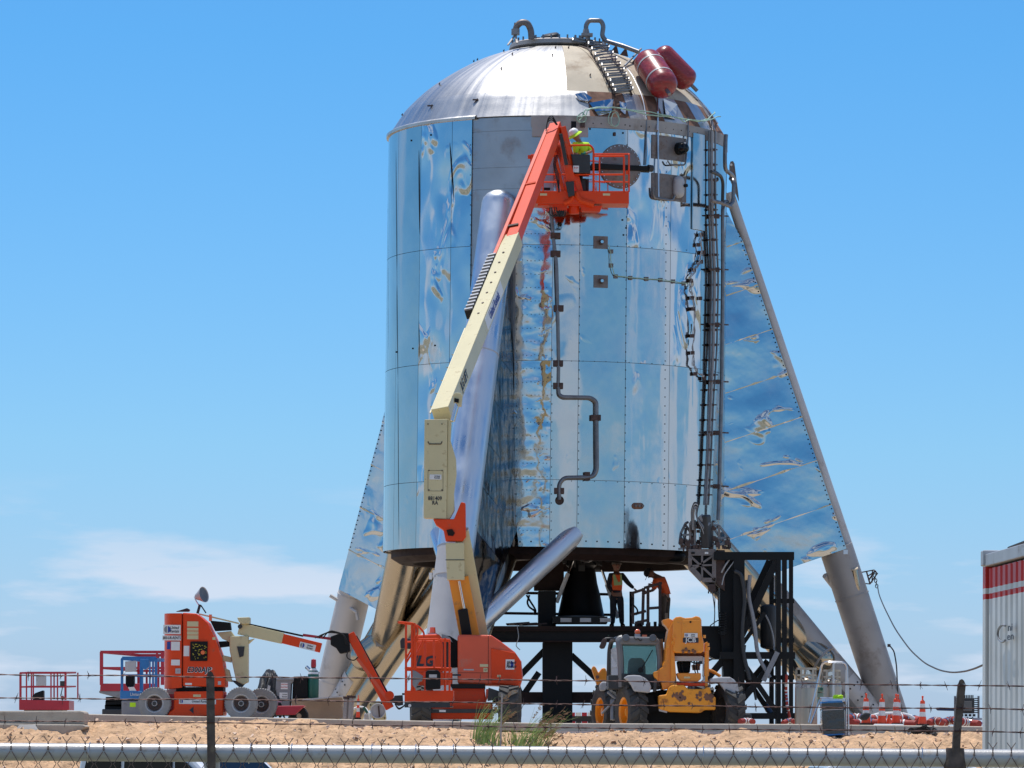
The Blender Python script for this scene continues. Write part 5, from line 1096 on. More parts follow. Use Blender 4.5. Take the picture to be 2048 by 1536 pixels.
# ---------------- telehandler, rear three-quarter view
Yt = 93.0
th = thing('telehandler', 'yellow telehandler with grey cab and raised boom end, worn paint, under the rocket', 'telehandler', P(1340, 1470, Yt + 1.5))
def tp(pts, y, d): return MB().pp(pts, Yt + y, d)
for x, yd, dx in ((1262, .2, -1), (1457, 0, 1), (1214, 3.0, -1), (1400, 3.0, 1)):
    wheel(th, P(x, 1424, Yt + yd), (dx * .96, -.28 if dx < 0 else .28, 0), .58, .42, .32, 'tyre', 'yellow', 'yellow', 15, .04, disc='yellow', style='chev')
tp([(1250, 1395), (1320, 1380), (1425, 1380), (1445, 1400), (1445, 1462), (1230, 1462)], .55, 2.8).build('chassis', C['black'], th)
# rear counterweight casting
m = tp([(1317, 1391), (1333, 1389), (1338, 1374), (1345, 1370), (1368, 1370), (1376, 1378), (1408, 1378), (1416, 1373), (1420, 1376), (1424, 1390), (1432, 1396), (1431, 1420), (1409, 1420), (1402, 1426), (1340, 1424), (1318, 1418)], -.55, .7)
m.build('counterweight', C['yrust'], th, bevel=.03)
m = MB(); rn = random.Random(2)
for x, y in [(1365, 1383), (1400, 1385), (1400, 1400), (1378, 1407)]: m.cyl(P(x, y, Yt - .55), P(x, y, Yt - .565), .03, 10)
for cx, cy, n in ((1353, 1391, 16), (1364, 1396, 14), (1420, 1395, 18), (1410, 1394, 8), (1399, 1392, 5)):
    for i in range(n):
        x = cx + rn.gauss(0, 4.5); y = cy + rn.gauss(0, 3.5); k = rn.uniform(.015, .05); q = [P(x, y, Yt - .553) + Vector((math.cos(a) * k * rn.uniform(.5, 1.2), 0, math.sin(a) * k * rn.uniform(.6, 1.5))) for a in [j * 1.05 for j in range(6)]]; m.prism(q, (0, -.002 - .0004 * i, 0))
m.build('paint_chips', C['rust'], th, kind='stuff')
sticker(th, P(1383, 1392, Yt - .55), X, Z, .13, .12, 'yrust')
# chassis side and boom tower
tp([(1306, 1347), (1325, 1334), (1330, 1322), (1332, 1288), (1336, 1262), (1347, 1240), (1347, 1375), (1325, 1380), (1322, 1366), (1308, 1356)], -.2, 1.2).build('boom_tower', C['yellow'], th, bevel=.02)
tp([(1342, 1286), (1347, 1284), (1354, 1372), (1342, 1372)], -.3, .3).build('tower_plate', C['yellow'], th, bevel=.01)
tp([(1410, 1286), (1415, 1283), (1416, 1372), (1410, 1374)], -.3, 1.2).build('tower_plate', C['yellow'], th, bevel=.01)
tp([(1410, 1296), (1418, 1300), (1418, 1352), (1408, 1352)], -.25, .9).build('tower_plate', C['yellow'], th, bevel=.01)
tp([(1353, 1346), (1402, 1346), (1402, 1358), (1396, 1363), (1362, 1363), (1356, 1356)], -.25, .5).build('cross_member', C['yellow'], th, bevel=.02)
tp([(1346, 1363), (1416, 1363), (1416, 1372), (1346, 1372)], -.28, .3).build('hitch_frame', C['orange'], th, bevel=.01)
sticker(th, P(1374, 1355, Yt - .25), X, Z, .13, .04, 'crml')
tp([(1354, 1322), (1382, 1322), (1380, 1346), (1358, 1346)], .3, .5).build('hydraulic_block', C['black'], th, bevel=.03)
tp([(1384, 1330), (1400, 1327), (1400, 1340), (1386, 1340)], .6, .4).build('yellow_valve', C['yellow'], th)
for x in (1360, 1366, 1390, 1395): MB().tube(arc([P(x, 1318, Yt), P(x - 3, 1330, Yt - .1), P(x + 2, 1350, Yt)], .1), .014, 5).build('hydraulic_hose', C['rubber'], th)
tp([(1346, 1312), (1406, 1312), (1406, 1322), (1346, 1322)], -.22, .25).build('roller_bar', C['lgrey'], th, bevel=.01)
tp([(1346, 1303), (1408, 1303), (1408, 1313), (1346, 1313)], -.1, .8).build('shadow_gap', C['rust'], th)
# boom head
tp([(1346, 1240), (1352, 1234), (1360, 1233), (1370, 1236), (1384, 1235), (1392, 1232), (1400, 1234), (1403, 1240), (1404, 1268), (1408, 1288), (1408, 1302), (1402, 1306), (1350, 1306), (1346, 1300)], -.45, 1.1).build('boom_head', C['yellow'], th, bevel=.03)
tp([(1364, 1240.5), (1401, 1240.5), (1401, 1285), (1364, 1285)], -.47, .03).build('head_cover', C['yellow'], th, bevel=.008)
tp([(1325, 1240), (1338, 1237), (1345, 1240), (1344, 1272), (1338, 1262), (1332, 1252), (1327, 1248)], -.1, .8).build('head_cheek', C['yellow'], th, bevel=.01)
MB().cyl(P(1381, 1244, Yt - .49), P(1381, 1244, Yt - .47), .022, 10).build('cover_bolt', C['black'], th)
for k, (x, y) in enumerate([(1366, 1301), (1372, 1297), (1378, 1302), (1386, 1300), (1390, 1303)]): MB().cyl(P(x, y, Yt - .45), P(x, y + 3, Yt - .5), .03, 8).build('hose_port', C['rust'], th)
rental(th, P(1382, 1270.5, Yt - .48), X, Z, .28, .09)
s_ = sticker(th, P(1381.5, 1280.5, Yt - .48), X, Z, .33, .105, 'ink'); text('JCB', 'lettering', C['white'], s_, P(1381.5, 1280.5, Yt - .48), X, Z, .135, 1.1, off=.006, bold=.01)
for x, y in [(1347, 1270), (1409, 1270), (1417, 1294), (1336, 1290), (1345, 1282), (1416, 1286)]: MB().cyl(P(x, y, Yt - .5), P(x, y + 6, Yt - .5), .028, 8).build('pin_end', C['yellow'], th)
MB().tube(arc([P(1416, 1340, Yt + .8), P(1426, 1343, Yt + .8), P(1441, 1353, Yt + .8)], .1), .035, 8).build('yellow_pipe', C['yellow'], th, smooth=True)
tp([(1307, 1344), (1316, 1342), (1316, 1362), (1307, 1352)], -.3, .3).build('step_bracket', C['yellow'], th, bevel=.015)
tp([(1308, 1358), (1315, 1358), (1313, 1384), (1306, 1384)], -.3, .2).build('rear_light_housing', C['dgrey'], th, bevel=.02)
tp([(1318, 1418), (1335, 1419), (1334, 1426), (1318, 1422)], -.5, .1).build('number_plate', C['lgrey'], th)
# fenders
def fender(pts, y, d): tp(pts, y, d).build('fender', C['lgrey'], th, bevel=.03)
fender([(1247, 1356), (1255, 1351), (1268, 1350), (1280, 1351), (1290, 1356), (1298, 1363), (1303, 1375), (1299, 1386), (1268, 1383), (1262, 1370), (1256, 1362)], -.35, .75)
fender([(1418, 1361), (1424, 1356), (1438, 1354), (1460, 1354), (1468, 1359), (1475, 1368), (1480, 1394), (1459, 1397), (1448, 1380), (1438, 1366), (1424, 1368)], -.4, .8)
fender([(1199, 1370), (1204, 1363), (1216, 1364), (1218, 1372), (1210, 1382), (1200, 1382)], 2.5, .6)
tp([(1262, 1385), (1268, 1384), (1306, 1390), (1318, 1420), (1262, 1440)], .3, .6).build('axle_housing', C['black'], th)
# cab: pillars, roof, panes
cab = [(1215, 1372), (1219, 1340), (1219, 1300), (1221, 1284), (1227, 1276), (1236, 1273)]
PF = lambda x, y, d=0: P(x, y, Yt + d)
def pil(pts, r=.06, name='cab_pillar', k='lgrey'): MB().tube(arc([PF(*p) for p in pts], .12), r, 8).build(name, C['cabg' if k == 'lgrey' else k], th, smooth=True)
pil([(1217, 1372, 1.7), (1219, 1300, 1.6), (1223, 1282, 1.5), (1236, 1276, .9)], .05, k='dgrey')
pil([(1243, 1374, .1), (1241, 1310, .05), (1238, 1285, .05), (1237, 1278, .1), (1245, 1276, .1)], .07)
pil([(1317, 1372, .05), (1320, 1320, .05), (1316, 1290, .05), (1312, 1280, .05), (1305, 1278, .1)], .06)
pil([(1322, 1345, .9), (1323, 1310, .9), (1320, 1278, .9)], .06)
tp([(1236, 1286), (1237, 1279), (1241, 1275), (1248, 1273), (1304, 1274), (1312, 1278), (1316, 1285), (1316, 1290), (1240, 1289)], -.02, 1.5).build('cab_roof', C['cabg'], th, bevel=.06)
tp([(1246, 1288), (1313, 1290), (1316, 1318), (1316, 1350), (1245, 1347)], .03, .012).build('rear_window', C['glass'], th)
MB().add([PF(1219, 1300, 1.55), PF(1239, 1290, .1), PF(1242, 1350, .12), PF(1219, 1352, 1.6)], [(0, 1, 2, 3)]).build('side_window', C['glass'], th)
MB().add([PF(1318, 1292, .1), PF(1322, 1292, 1.5), PF(1322, 1345, 1.5), PF(1318, 1350, .1)], [(0, 1, 2, 3)]).build('side_window', C['glass'], th)
tp([(1222, 1290), (1313, 1292), (1313, 1350), (1222, 1350)], 1.6, .012).build('windscreen', C['glass'], th)
tp([(1243, 1347), (1322, 1349), (1322, 1372), (1243, 1372)], 0, .06).build('cab_rear_panel', C['dgrey'], th, bevel=.01)
tp([(1217, 1350), (1322, 1350), (1322, 1378), (1217, 1378)], .1, 1.5).build('cab_floor', C['dgrey'], th, bevel=.01)
tp([(1257, 1320), (1263, 1316), (1284, 1316), (1290, 1322), (1292, 1350), (1255, 1350)], .5, .2).build('driver_seat', C['mgrey'], th, bevel=.05)
MB().beam(PF(1282, 1340, -.02), PF(1305, 1300, -.02), .03, .02).build('wiper', C['black'], th)
MB().cyl(PF(1281, 1340, -.04), PF(1281, 1340, .05), .06, 10).build('wiper_motor', C['black'], th)
for x in (1252, 1306):
    m = MB(); m.lathe([(0, .02), (.07, .02), (.08, 0), (.06, -.06), (0, -.08)], 16, c=PF(x, 1276, -.06), axis=(0, -1, .15)); m.build('work_light', C['lens'], th, smooth=True)
MB().sphere(PF(1275, 1264, .4), .062, 16, (1, 1, 1)).build('beacon', C['amber'], th, smooth=True); MB().box(PF(1275, 1271, .4), (.12, .1, .06)).build('beacon_base', C['lgrey'], th)
MB().box(PF(1289, 1272, .5), (.1, .1, .05)).build('roof_light', C['amber'], th)
MB().tube(arc([PF(1268, 1274, 0), PF(1272, 1280, -.05), PF(1276, 1276, -.05), PF(1280, 1282, -.05), PF(1284, 1279, -.03)], .04), .012, 5).build('roof_cable', C['rubber'], th)
MB().tube(arc([PF(1232, 1278, .8), PF(1222, 1276, .6), PF(1210, 1277, .6)], .06), .018, 6).build('mirror_arm', C['dgrey'], th)
tp([(1204, 1280), (1208, 1276), (1214, 1278), (1213, 1288), (1209, 1297), (1202, 1298), (1198, 1294)], .5, .08).build('mirror', C['bracket'], th, bevel=.02)
# front carriage seen past the cab
tp([(1183, 1337), (1187, 1331), (1192, 1335), (1197, 1346), (1204, 1336), (1211, 1336), (1214, 1345), (1213, 1365), (1203, 1366), (1200, 1371), (1194, 1371), (1189, 1355)], 4.4, .5).build('front_carriage', C['yellow'], th, bevel=.03)
m = MB(); m.cyl(P(1195, 1354, Yt + 4.35), P(1195, 1354, Yt + 4.42), .04, 10); m.build('carriage_pin', C['rust'], th)
m = MB()
for a, b, r in [((1216, 1384), (1236, 1400), .035), ((1226, 1400), (1226, 1440), .06), ((1204, 1427), (1230, 1400), .025), ((1300, 1386), (1305, 1412), .04)]: m.cyl(P(*a, Yt + .9), P(*b, Yt + .8), r, 8)
m.build('side_linkage', C['mgrey'], th)

# ---------------- people
def person(label, J, parts, face, rad=1.0, helmet=None):
    """J: joints (world). One continuous body, clothing and hair as children."""
    root = thing('person', label, 'person', J['foot_l'] if 'foot_l' in J else J['pelvis'])
    E = [('pelvis', 'waist'), ('waist', 'chest'), ('chest', 'neck'), ('neck', 'head'), ('head', 'crown'), ('chest', 'sh_l'), ('sh_l', 'el_l'), ('el_l', 'wr_l'), ('chest', 'sh_r'), ('sh_r', 'el_r'), ('el_r', 'wr_r'), ('pelvis', 'hip_l'), ('hip_l', 'kn_l'), ('kn_l', 'an_l'), ('an_l', 'toe_l'), ('pelvis', 'hip_r'), ('hip_r', 'kn_r'), ('kn_r', 'an_r'), ('an_r', 'toe_r')]
    RR = dict(pelvis=(.13, .11), waist=(.14, .105), chest=(.165, .12), neck=(.058, .06), head=(.105, .12), crown=(.09, .10), sh=(.075, .07), el=(.045, .045), wr=(.03, .026), hip=(.085, .09), kn=(.065, .065), an=(.045, .045), toe=(.04, .03))
    def skin(name, edges, grow, mt, lvl=2):
        names = []; nm_ = name
        for e in edges:
            for k in e:
                if k not in names: names.append(k)
        me = bpy.data.meshes.new(name); inv = FR[root].inverted()
        me.from_pydata([inv @ J[k] for k in names], [(names.index(a), names.index(b)) for a, b in edges], [])
        o = bpy.data.objects.new(name, me); COL.objects.link(o); o.parent = root; FR[o] = FR[root]
        md = o.modifiers.new('skin', 'SKIN'); md.use_smooth_shade = True
        for i, k in enumerate(names):
            r = RR[k.split('_')[0]]; v = me.skin_vertices[0].data[i]; r = (.085, .085) if nm_ == 'trousers' and k == 'pelvis' else r; v.radius = ((r[0] + grow) * rad, (r[1] + grow) * rad); v.use_root = (i == 0)
        s = o.modifiers.new('sub', 'SUBSURF'); s.levels = lvl; s.render_levels = lvl; me.materials.append(mt)
        return o
    body = skin('body', E, 0, C['skin'])
    for nm, ed, g, mt in parts: skin(nm, ed, g, C[mt], 2)
    # face, ears, hands
    f = Vector(face).normalized(); up = (J['crown'] - J['neck']).normalized(); sd = up.cross(f).normalized(); f = sd.cross(up); hd = J['head'] + up * .03
    m = MB(); m.sphere(hd, .105, 16, (1, 1, 1)); 
    for v in m.v: pass
    MB().sphere(hd + f * .105 - up * .015, .018, 8, (1, 1, 1.4)).build('nose', C['skin'], root, smooth=True)
    for s in (-1, 1): MB().sphere(hd + f * .088 + sd * .035 * s + up * .02, .012, 8).build('eye', C['ink'], root); MB().sphere(hd + sd * .095 * s, .025, 8, (1, 1, 1)).build('ear', C['skin'], root, smooth=True)
    MB().box(hd + f * .09 - up * .055, (.04, .012, .01)).build('mouth', C['redi'], root)
    for s in ('l', 'r'):
        if 'wr_' + s not in J: continue
        w0 = J['wr_' + s]; d = (w0 - J['el_' + s]).normalized(); t = d.orthogonal().normalized() if abs(d.dot(f)) > .9 else (f - d * f.dot(d)).normalized(); nn = d.cross(t)
        m = MB(); m.beam(w0, w0 + d * .09, .075, .03, up=nn)
        for k in range(4): b = w0 + d * .085 + d.cross(nn) * (.027 - .018 * k); m.tube([b, b + d * .04 - nn * .006, b + d * (.065 + .006 * (k in (1, 2))) - nn * .03], [.010, .009, .007], 6)
        b = w0 + d * .03 + d.cross(nn) * .04; m.tube([b, b + d * .03 + d.cross(nn) * .03, b + d * .06 + d.cross(nn) * .03 - nn * .015], [.012, .010, .008], 6)
        m.build('hand', C['glove' if helmet == 'brim' else 'skin'], root, smooth=True)
    if helmet:
        c = hd + up * .035; q = Vector((0, 0, 1)).rotation_difference(up).to_matrix()
        if helmet == 'brim':
            MB().lathe([(0, .135), (.05, .13), (.10, .10), (.125, .05), (.13, 0), (.17, -.02), (.20, -.05), (.195, -.055), (.12, -.01), (0, .02)], 28, c=c, axis=up).build('hard_hat_brim', C['hivis'], root, smooth=True)
            MB().lathe([(0, .142), (.06, .135), (.105, .105), (.13, .055), (.135, .01), (.12, .0)], 28, c=c + up * .004, axis=up).build('hard_hat', C['white'], root, smooth=True)
        else:
            MB().lathe([(0, .13), (.05, .127), (.10, .095), (.122, .05), (.125, 0), (.14, -.005), (.12, -.01)], 24, c=c, axis=up).build('hard_hat', C[helmet], root, smooth=True); MB().beam(c + f * .1, c + f * .2, .17, .01, up=up).build('hat_peak', C[helmet], root)
    else: MB().sphere(hd + up * .03 - f * .02, .108, 14, (1, 1, 1)).build('hair', C['hair'], root, smooth=True)
    return root
LEG = [('pelvis', 'hip_l'), ('hip_l', 'kn_l'), ('kn_l', 'an_l'), ('pelvis', 'hip_r'), ('hip_r', 'kn_r'), ('kn_r', 'an_r')]
SHIRT = [('waist', 'pelvis'), ('waist', 'chest'), ('chest', 'sh_l'), ('sh_l', 'el_l'), ('chest', 'sh_r'), ('sh_r', 'el_r')]
LONG = SHIRT + [('el_l', 'wr_l'), ('el_r', 'wr_r')]
BOOT = [('an_l', 'toe_l')]; BOOT2 = [('an_r', 'toe_r')]
def J_(Y0, d): return {k: P(v[0], v[1], Y0 + (v[2] if len(v) > 2 else 0)) for k, v in d.items()}
# worker in the raised basket, leaning towards the hull
Jb = J_(Yk + .45, dict(pelvis=(1166, 335), waist=(1167, 318, .02), chest=(1164, 295, .0), neck=(1156, 280, -.05), head=(1151, 272, -.08), crown=(1147, 265, -.1), sh_l=(1153, 289, -.18), el_l=(1150, 308, -.22), wr_l=(1158, 312, -.32), sh_r=(1175, 290, .1), el_r=(1183, 303, .0), wr_r=(1170, 307, -.25), hip_l=(1161, 338, -.08), kn_l=(1160, 362, -.1), an_l=(1161, 388, 0), toe_l=(1156, 391, -.1), hip_r=(1171, 338, .08), kn_r=(1172, 362, .02), an_r=(1173, 389, .1), toe_r=(1168, 391, 0)))
Jb['foot_l'] = Jb['an_l']
person('worker in lime shirt and white brimmed hard hat leaning over in the raised basket', Jb, [('shirt', SHIRT, .018, 'hivis'), ('trousers', LEG, .018, 'darkcl'), ('boot', BOOT, .02, 'black'), ('boot', BOOT2, .02, 'black')], (-.75, -.5, -.5), .95, 'brim')
Yp = 113.4
J1_ = J_(Yp, dict(pelvis=(1233, 1186), waist=(1233, 1174), chest=(1233, 1157), neck=(1233, 1141), head=(1233, 1133), crown=(1233, 1126), sh_l=(1221, 1151), el_l=(1217, 1172), wr_l=(1224, 1184, -.15), sh_r=(1245, 1151), el_r=(1256, 1166), wr_r=(1268, 1177), hip_l=(1227, 1197), kn_l=(1226, 1220), an_l=(1225, 1249), toe_l=(1222, 1252, -.2), hip_r=(1240, 1197), kn_r=(1242, 1220), an_r=(1244, 1249), toe_r=(1247, 1252, -.2)))
J1_['foot_l'] = J1_['an_l']
p1_ = person('worker in dark clothes with a lime and orange vest standing beside the engine', J1_, [('jacket', LONG, .02, 'darkcl'), ('trousers', LEG, .02, 'darkcl'), ('boot', BOOT, .02, 'black'), ('boot', BOOT2, .02, 'black')], (.3, -1, 0), 1.0, 'plate')
MB().pp([(1226, 1149), (1243, 1149), (1245, 1166), (1244, 1181), (1225, 1180), (1224, 1166)], Yp - .2, .05).build('vest', C['hio'], p1_, bevel=.02)
for q in ([(1226, 1149), (1230, 1149), (1236, 1164), (1244, 1163), (1244, 1170), (1228, 1171)], [(1240, 1149), (1243, 1149), (1245, 1163), (1241, 1163)]): MB().pp(q, Yp - .215, .02).build('vest_stripe', C['vestg'], p1_)
J2_ = J_(Yp + .2, dict(pelvis=(1332, 1189), waist=(1330, 1178), chest=(1319, 1161), neck=(1308, 1151), head=(1302, 1148), crown=(1296, 1145), sh_l=(1312, 1162, -.18), el_l=(1307, 1180, -.25), wr_l=(1295, 1184, -.25), sh_r=(1324, 1157, .15), el_r=(1325, 1175, .0), wr_r=(1307, 1171, -.15), hip_l=(1326, 1199, -.09), kn_l=(1326, 1224, -.1), an_l=(1327, 1250), toe_l=(1318, 1252), hip_r=(1334, 1199, .09), kn_r=(1333, 1224, .1), an_r=(1334, 1250, .1), toe_r=(1326, 1252, .1)))
J2_['foot_l'] = J2_['an_l']
person('worker in bright orange shirt and brown trousers bending over the stand railing', J2_, [('shirt', SHIRT, .025, 'hio'), ('trousers', LEG, .02, 'tancl'), ('boot', BOOT, .02, 'black'), ('boot', BOOT2, .02, 'black')], (-.8, -.2, -.6), 1.0, 'darkcl')

# ---------------- engine work stand
Yw = 113.0
ws = thing('engine_work_stand', 'dark steel work stand under the rocket engine carrying two workers', 'stand', P(1160, 1466, Yw + 1))
def wbox(x0, x1, y0, y1, yd, d, name, k='darkbrown', bv=0): return MB().pp([(x0, y0), (x1, y0), (x1, y1), (x0, y1)], Yw + yd, d).build(name, C[k], ws, bevel=bv)
wbox(975, 1480, 1252, 1262, -.6, 2.6, 'deck_plate'); wbox(970, 1480, 1262, 1283, -.5, .18, 'deck_beam', 'black'); wbox(980, 1480, 1264, 1284, 1.6, .18, 'deck_beam', 'black')
wbox(972, 1480, 1281, 1284, -.62, .42, 'beam_flange'); wbox(972, 1480, 1260, 1262.5, -.62, .42, 'beam_flange')
wbox(1085, 1145, 1284, 1470, .2, .8, 'stand_column', 'black', .02)
wbox(985, 1240, 1384, 1406, .3, .25, 'lower_beam'); wbox(985, 1210, 1384, 1406, 1.8, .25, 'lower_beam', 'black')
for a, b in (((1090, 1300), (1030, 1362)), ((1030, 1362), (1046, 1400)), ((1142, 1310), (1205, 1368)), ((1205, 1368), (1230, 1395)), ((1040, 1400), (1078, 1345))): MB().beam(P(*a, Yw + .5), P(*b, Yw + .5), .2, .16).build('diagonal_brace', C['black'], ws)
for y in (1185, 1226): MB().beam(P(985, y, Yw + 1.9), P(1240, y + 4, Yw + 1.9), .06, .07).build('back_rail', C['darkbrown'], ws)
for x in (1079, 1100, 1262): wbox(x - 3, x + 3, 1183, 1256, 1.85, .12, 'rail_post', 'black')
wbox(1068, 1128, 1128, 1180, 1.2, .8, 'brown_cabinet', 'darkbrown', .02); wbox(1076, 1112, 1182, 1254, .8, .8, 'dark_cabinet', 'black', .02)
for x0 in (1121, 1160, 1200): wbox(x0, x0 + 22, 1236, 1244, -.68, .04, 'white_block', 'lgrey')
wbox(1106, 1215, 1233, 1246, -.64, 1.4, 'nozzle_plate', 'black')
for sgn in (0, 1): MB().tube(arc([P(1059 - sgn * 6, 1190, Yw + 1.7), P(1054 + sgn * 8, 1205, Yw + 1.7), P(1058 + sgn * 10, 1214, Yw + 1.7), P(1070 + sgn * 2, 1222, Yw + 1.7), P(1069, 1230, Yw + 1.7)], .15), .025, 6).build('hose_loop', C['rubber'], ws, smooth=True)
# near guard rails (timber coloured) beside the workers
rk = 'bracket'
for (x0, y0, x1, y1, wd) in [(1266, 1188, 1266, 1248, 5), (1287, 1176, 1285, 1250, 6), (1296, 1172, 1296, 1250, 6), (1320, 1164, 1320, 1250, 6)]:
    MB().beam(P(x0, y0, Yw - .3), P(x1, y1, Yw - .3), D(wd, Yw), .09).build('guard_post', C[rk], ws)
for a, b in (((1262, 1187), (1290, 1178)), ((1288, 1176), (1324, 1166)), ((1262, 1230), (1292, 1222)), ((1294, 1217), (1320, 1215)), ((1270, 1246), (1296, 1240))): MB().beam(P(*a, Yw - .33), P(*b, Yw - .33), .06, .07).build('guard_rail', C[rk], ws)
rn = random.Random(6)
for i in range(16):
    x = rn.uniform(1268, 1345); h = rn.uniform(3, 12); wbox(x, x + rn.uniform(3, 7), 1252 - h, 1253, -.4 + rn.random() * .4, .2, 'deck_clutter', rn.choice(['black', 'bracket', 'darkbrown', 'ply']))
for i in range(8):
    x = rn.uniform(990, 1080); MB().beam(P(x, 1251 - rn.uniform(0, 3), Yw - .3), P(x + rn.uniform(20, 50), 1251 - rn.uniform(0, 9), Yw - .2), .05, .04).build('deck_timber', C[rn.choice(['darkbrown', 'bracket', 'ply'])], ws)
MB().tube(arc([P(1266, 1195, Yw - .4), P(1262, 1206, Yw - .4), P(1272, 1215, Yw - .4), P(1276, 1222, Yw - .4), P(1272, 1230, Yw - .4)], .12), .022, 6).build('hose_loop', C['rubber'], ws, smooth=True)
wbox(1330, 1336, 1226, 1256, -.5, .06, 'timber_post', 'ply')
MB().tube(arc([P(1034, 1250, Yw - .6), P(1038, 1275, Yw - .7), P(1031, 1292, Yw - .6), P(1040, 1300, Yw - .6)], .1), .012, 5).build('hanging_wire', C['lgrey'], ws)

# ---------------- fuelling tower (black truss)
Yq = 109.5
tw = thing('fuelling_tower', 'black steel truss tower with hoses standing right of the rocket base', 'tower', P(1510, 1465, Yq + 1))
TBN = [0]
def tb(a, b, wpx, name='truss_member', yd=0, k='black', dp=.16):
    TBN[0] += 1; yd += .0035 * (TBN[0] % 23); dp += .003 * (TBN[0] % 7)
    MB().beam(P(*a, Yq + yd), P(*b, Yq + yd), D(wpx, Yq), dp, up=(0, -1, 0)).build(name, C[k], tw)
for yd in (0, 1.9):
    s = 0 if yd == 0 else -14
    for x, wd in ((1569 + s, 9), (1582 + s, 8), (1557 + s, 9), (1478 + s, 22)): tb((x, 1106), (x, 1466), wd, 'tower_post', yd)
    tb((1428 + s, 1112), (1588 + s, 1112), 16, 'tower_beam', yd); tb((1440 + s, 1311), (1590 + s, 1311), 14, 'tower_beam', yd); tb((1480 + s, 1432), (1590 + s, 1432), 12, 'tower_beam', yd)
    tb((1553 + s, 1122), (1484 + s, 1270), 13, 'tower_diagonal', yd); tb((1484 + s, 1400), (1550 + s, 1322), 13, 'tower_diagonal', yd); tb((1484 + s, 1322), (1553 + s, 1424), 10, 'tower_diagonal', yd); tb((1484 + s, 1290), (1530 + s, 1225), 8, 'tower_diagonal', yd)
    for y in (1202, 1281, 1355): tb((1553 + s, y), (1588 + s, y), 9, 'tower_rung', yd)
for x in (1474, 1570): MB().beam(P(x, 1113, Yq), P(x - 12, 1113, Yq + 1.9), .16, .18).build('tower_beam', C['black'], tw); MB().beam(P(x, 1311, Yq), P(x - 12, 1311, Yq + 1.9), .16, .16).build('tower_beam', C['black'], tw)
MB().pp([(1440, 1120), (1466, 1120), (1468, 1340), (1474, 1460), (1449, 1460), (1446, 1330), (1440, 1260)], Yq + .3, .8).build('cabinet_column', C['black'], tw, bevel=.02)
MB().pp([(1360, 1253), (1482, 1253), (1482, 1318), (1455, 1318), (1430, 1318), (1396, 1300), (1360, 1290)], Yq + .6, 1.0).build('ramp_girder', C['black'], tw)
tb((1446, 1320), (1398, 1378), 13, 'tower_diagonal', .4); tb((1584, 1320), (1600, 1350), 8, 'tower_diagonal', .6)
MB().beam(P(1555, 1304, Yq - .2), P(1527, 1362, Yq - .2), .12, .05, up=(0, -1, 0)).build('grey_flat_bar', C['mgrey'], tw)
MB().capsule(P(1537, 1215, Yq + .9), P(1537, 1292, Yq + .9), .21, 24, squash=.4).build('accumulator_tank', C['dgrey'], tw, smooth=True)
MB().tube(arc([P(1530, 1228, Yq + .6), P(1540, 1248, Yq + .6), P(1547, 1275, Yq + .6), P(1548, 1300, Yq + .6)], .2), .022, 6).build('drain_hose', C['lgrey'], tw, smooth=True)
for k, pts in enumerate([[(1469, 1142), (1482, 1148), (1487, 1170), (1490, 1200), (1484, 1260), (1487, 1310), (1500, 1360)], [(1500, 1150), (1496, 1190), (1510, 1250), (1514, 1310), (1540, 1355)], [(1493, 1160), (1500, 1230), (1512, 1290), (1526, 1330)], [(1490, 1290), (1486, 1330), (1505, 1365), (1512, 1400)]]):
    MB().tube(arc([P(x, y, Yq - .25 + .1 * k) for x, y in pts], .6, 5), .05 if k < 2 else .03, 8).build('fuel_hose', C['dgrey' if k != 1 else 'mgrey'], tw, smooth=True)
for k, pts in enumerate([[(1424, 1180), (1430, 1220), (1428, 1252)], [(1437, 1180), (1436, 1215), (1440, 1250)], [(1478, 1104), (1470, 1120), (1448, 1150), (1444, 1170)], [(1420, 1252), (1430, 1244), (1442, 1238)]]): MB().tube(arc([P(x, y, Yq) for x, y in pts], .2), .014, 5).build('thin_cable', C['lgrey' if k == 2 else 'dgrey'], tw)
m = MB()
for k in range(7): m.tube(arc([P(1370 + 4 * k, 1252, Yq - .4), P(1364 + 6 * k, 1318 + 3 * k, Yq - .5), P(1400, 1330 - 2 * k, Yq - .4), P(1426 - 3 * k, 1318, Yq - .4)], .4), .012, 4)
m.build('drooping_wires', C['dgrey'], tw, kind='stuff')
MB().pp([(1441, 1226), (1449, 1224), (1450, 1270), (1441, 1270)], Yq - .2, .25).build('ribbed_insulator', C['black'], tw)
m = MB()
for k in range(9): m.box(P(1445, 1226 + 5 * k, Yq - .1), (.2, .2, .025))
m.build('insulator_rib', C['black'], tw)
# umbilical quick-disconnect mast against the skirt
um = thing('umbilical_mast', 'grey pierced umbilical plate with lattice arms and cables at the foot of the raceway', 'umbilical', P(1410, 1200, 109.2))
Yu = 109.6
op = [(1377, 1100), (1431, 1099), (1431, 1163), (1406, 1163), (1383, 1140), (1377, 1128)]
m = MB(); m.pp([(1377, 1098), (1431, 1098), (1431, 1111), (1377, 1111)], Yu, .12); 
for a, b, wd in [((1380, 1111), (1380, 1136), .09), ((1428, 1111), (1428, 1163), .1), ((1380, 1134), (1404, 1160), .13), ((1404, 1160), (1431, 1160), .11), ((1380, 1112), (1428, 1156), .055), ((1425, 1112), (1385, 1140), .05), ((1404, 1111), (1404, 1160), .05), ((1380, 1132), (1428, 1130), .045)]: m.beam(P(*a, Yu + .06), P(*b, Yu + .06), wd, .12, up=(0, -1, 0))
m.build('pierced_plate', C['plate'], um)
MB().pp([(1380, 1111), (1428, 1111), (1428, 1158), (1408, 1158), (1382, 1132)], Yu + .16, .03).build('backing_plate', C['black'], um)
for x, y in ((1386, 1106), (1413, 1106)): MB().box(P(x, y, Yu - .01), (.09, .05, .05)).build('plate_slot', C['white' if x > 1400 else 'black'], um)
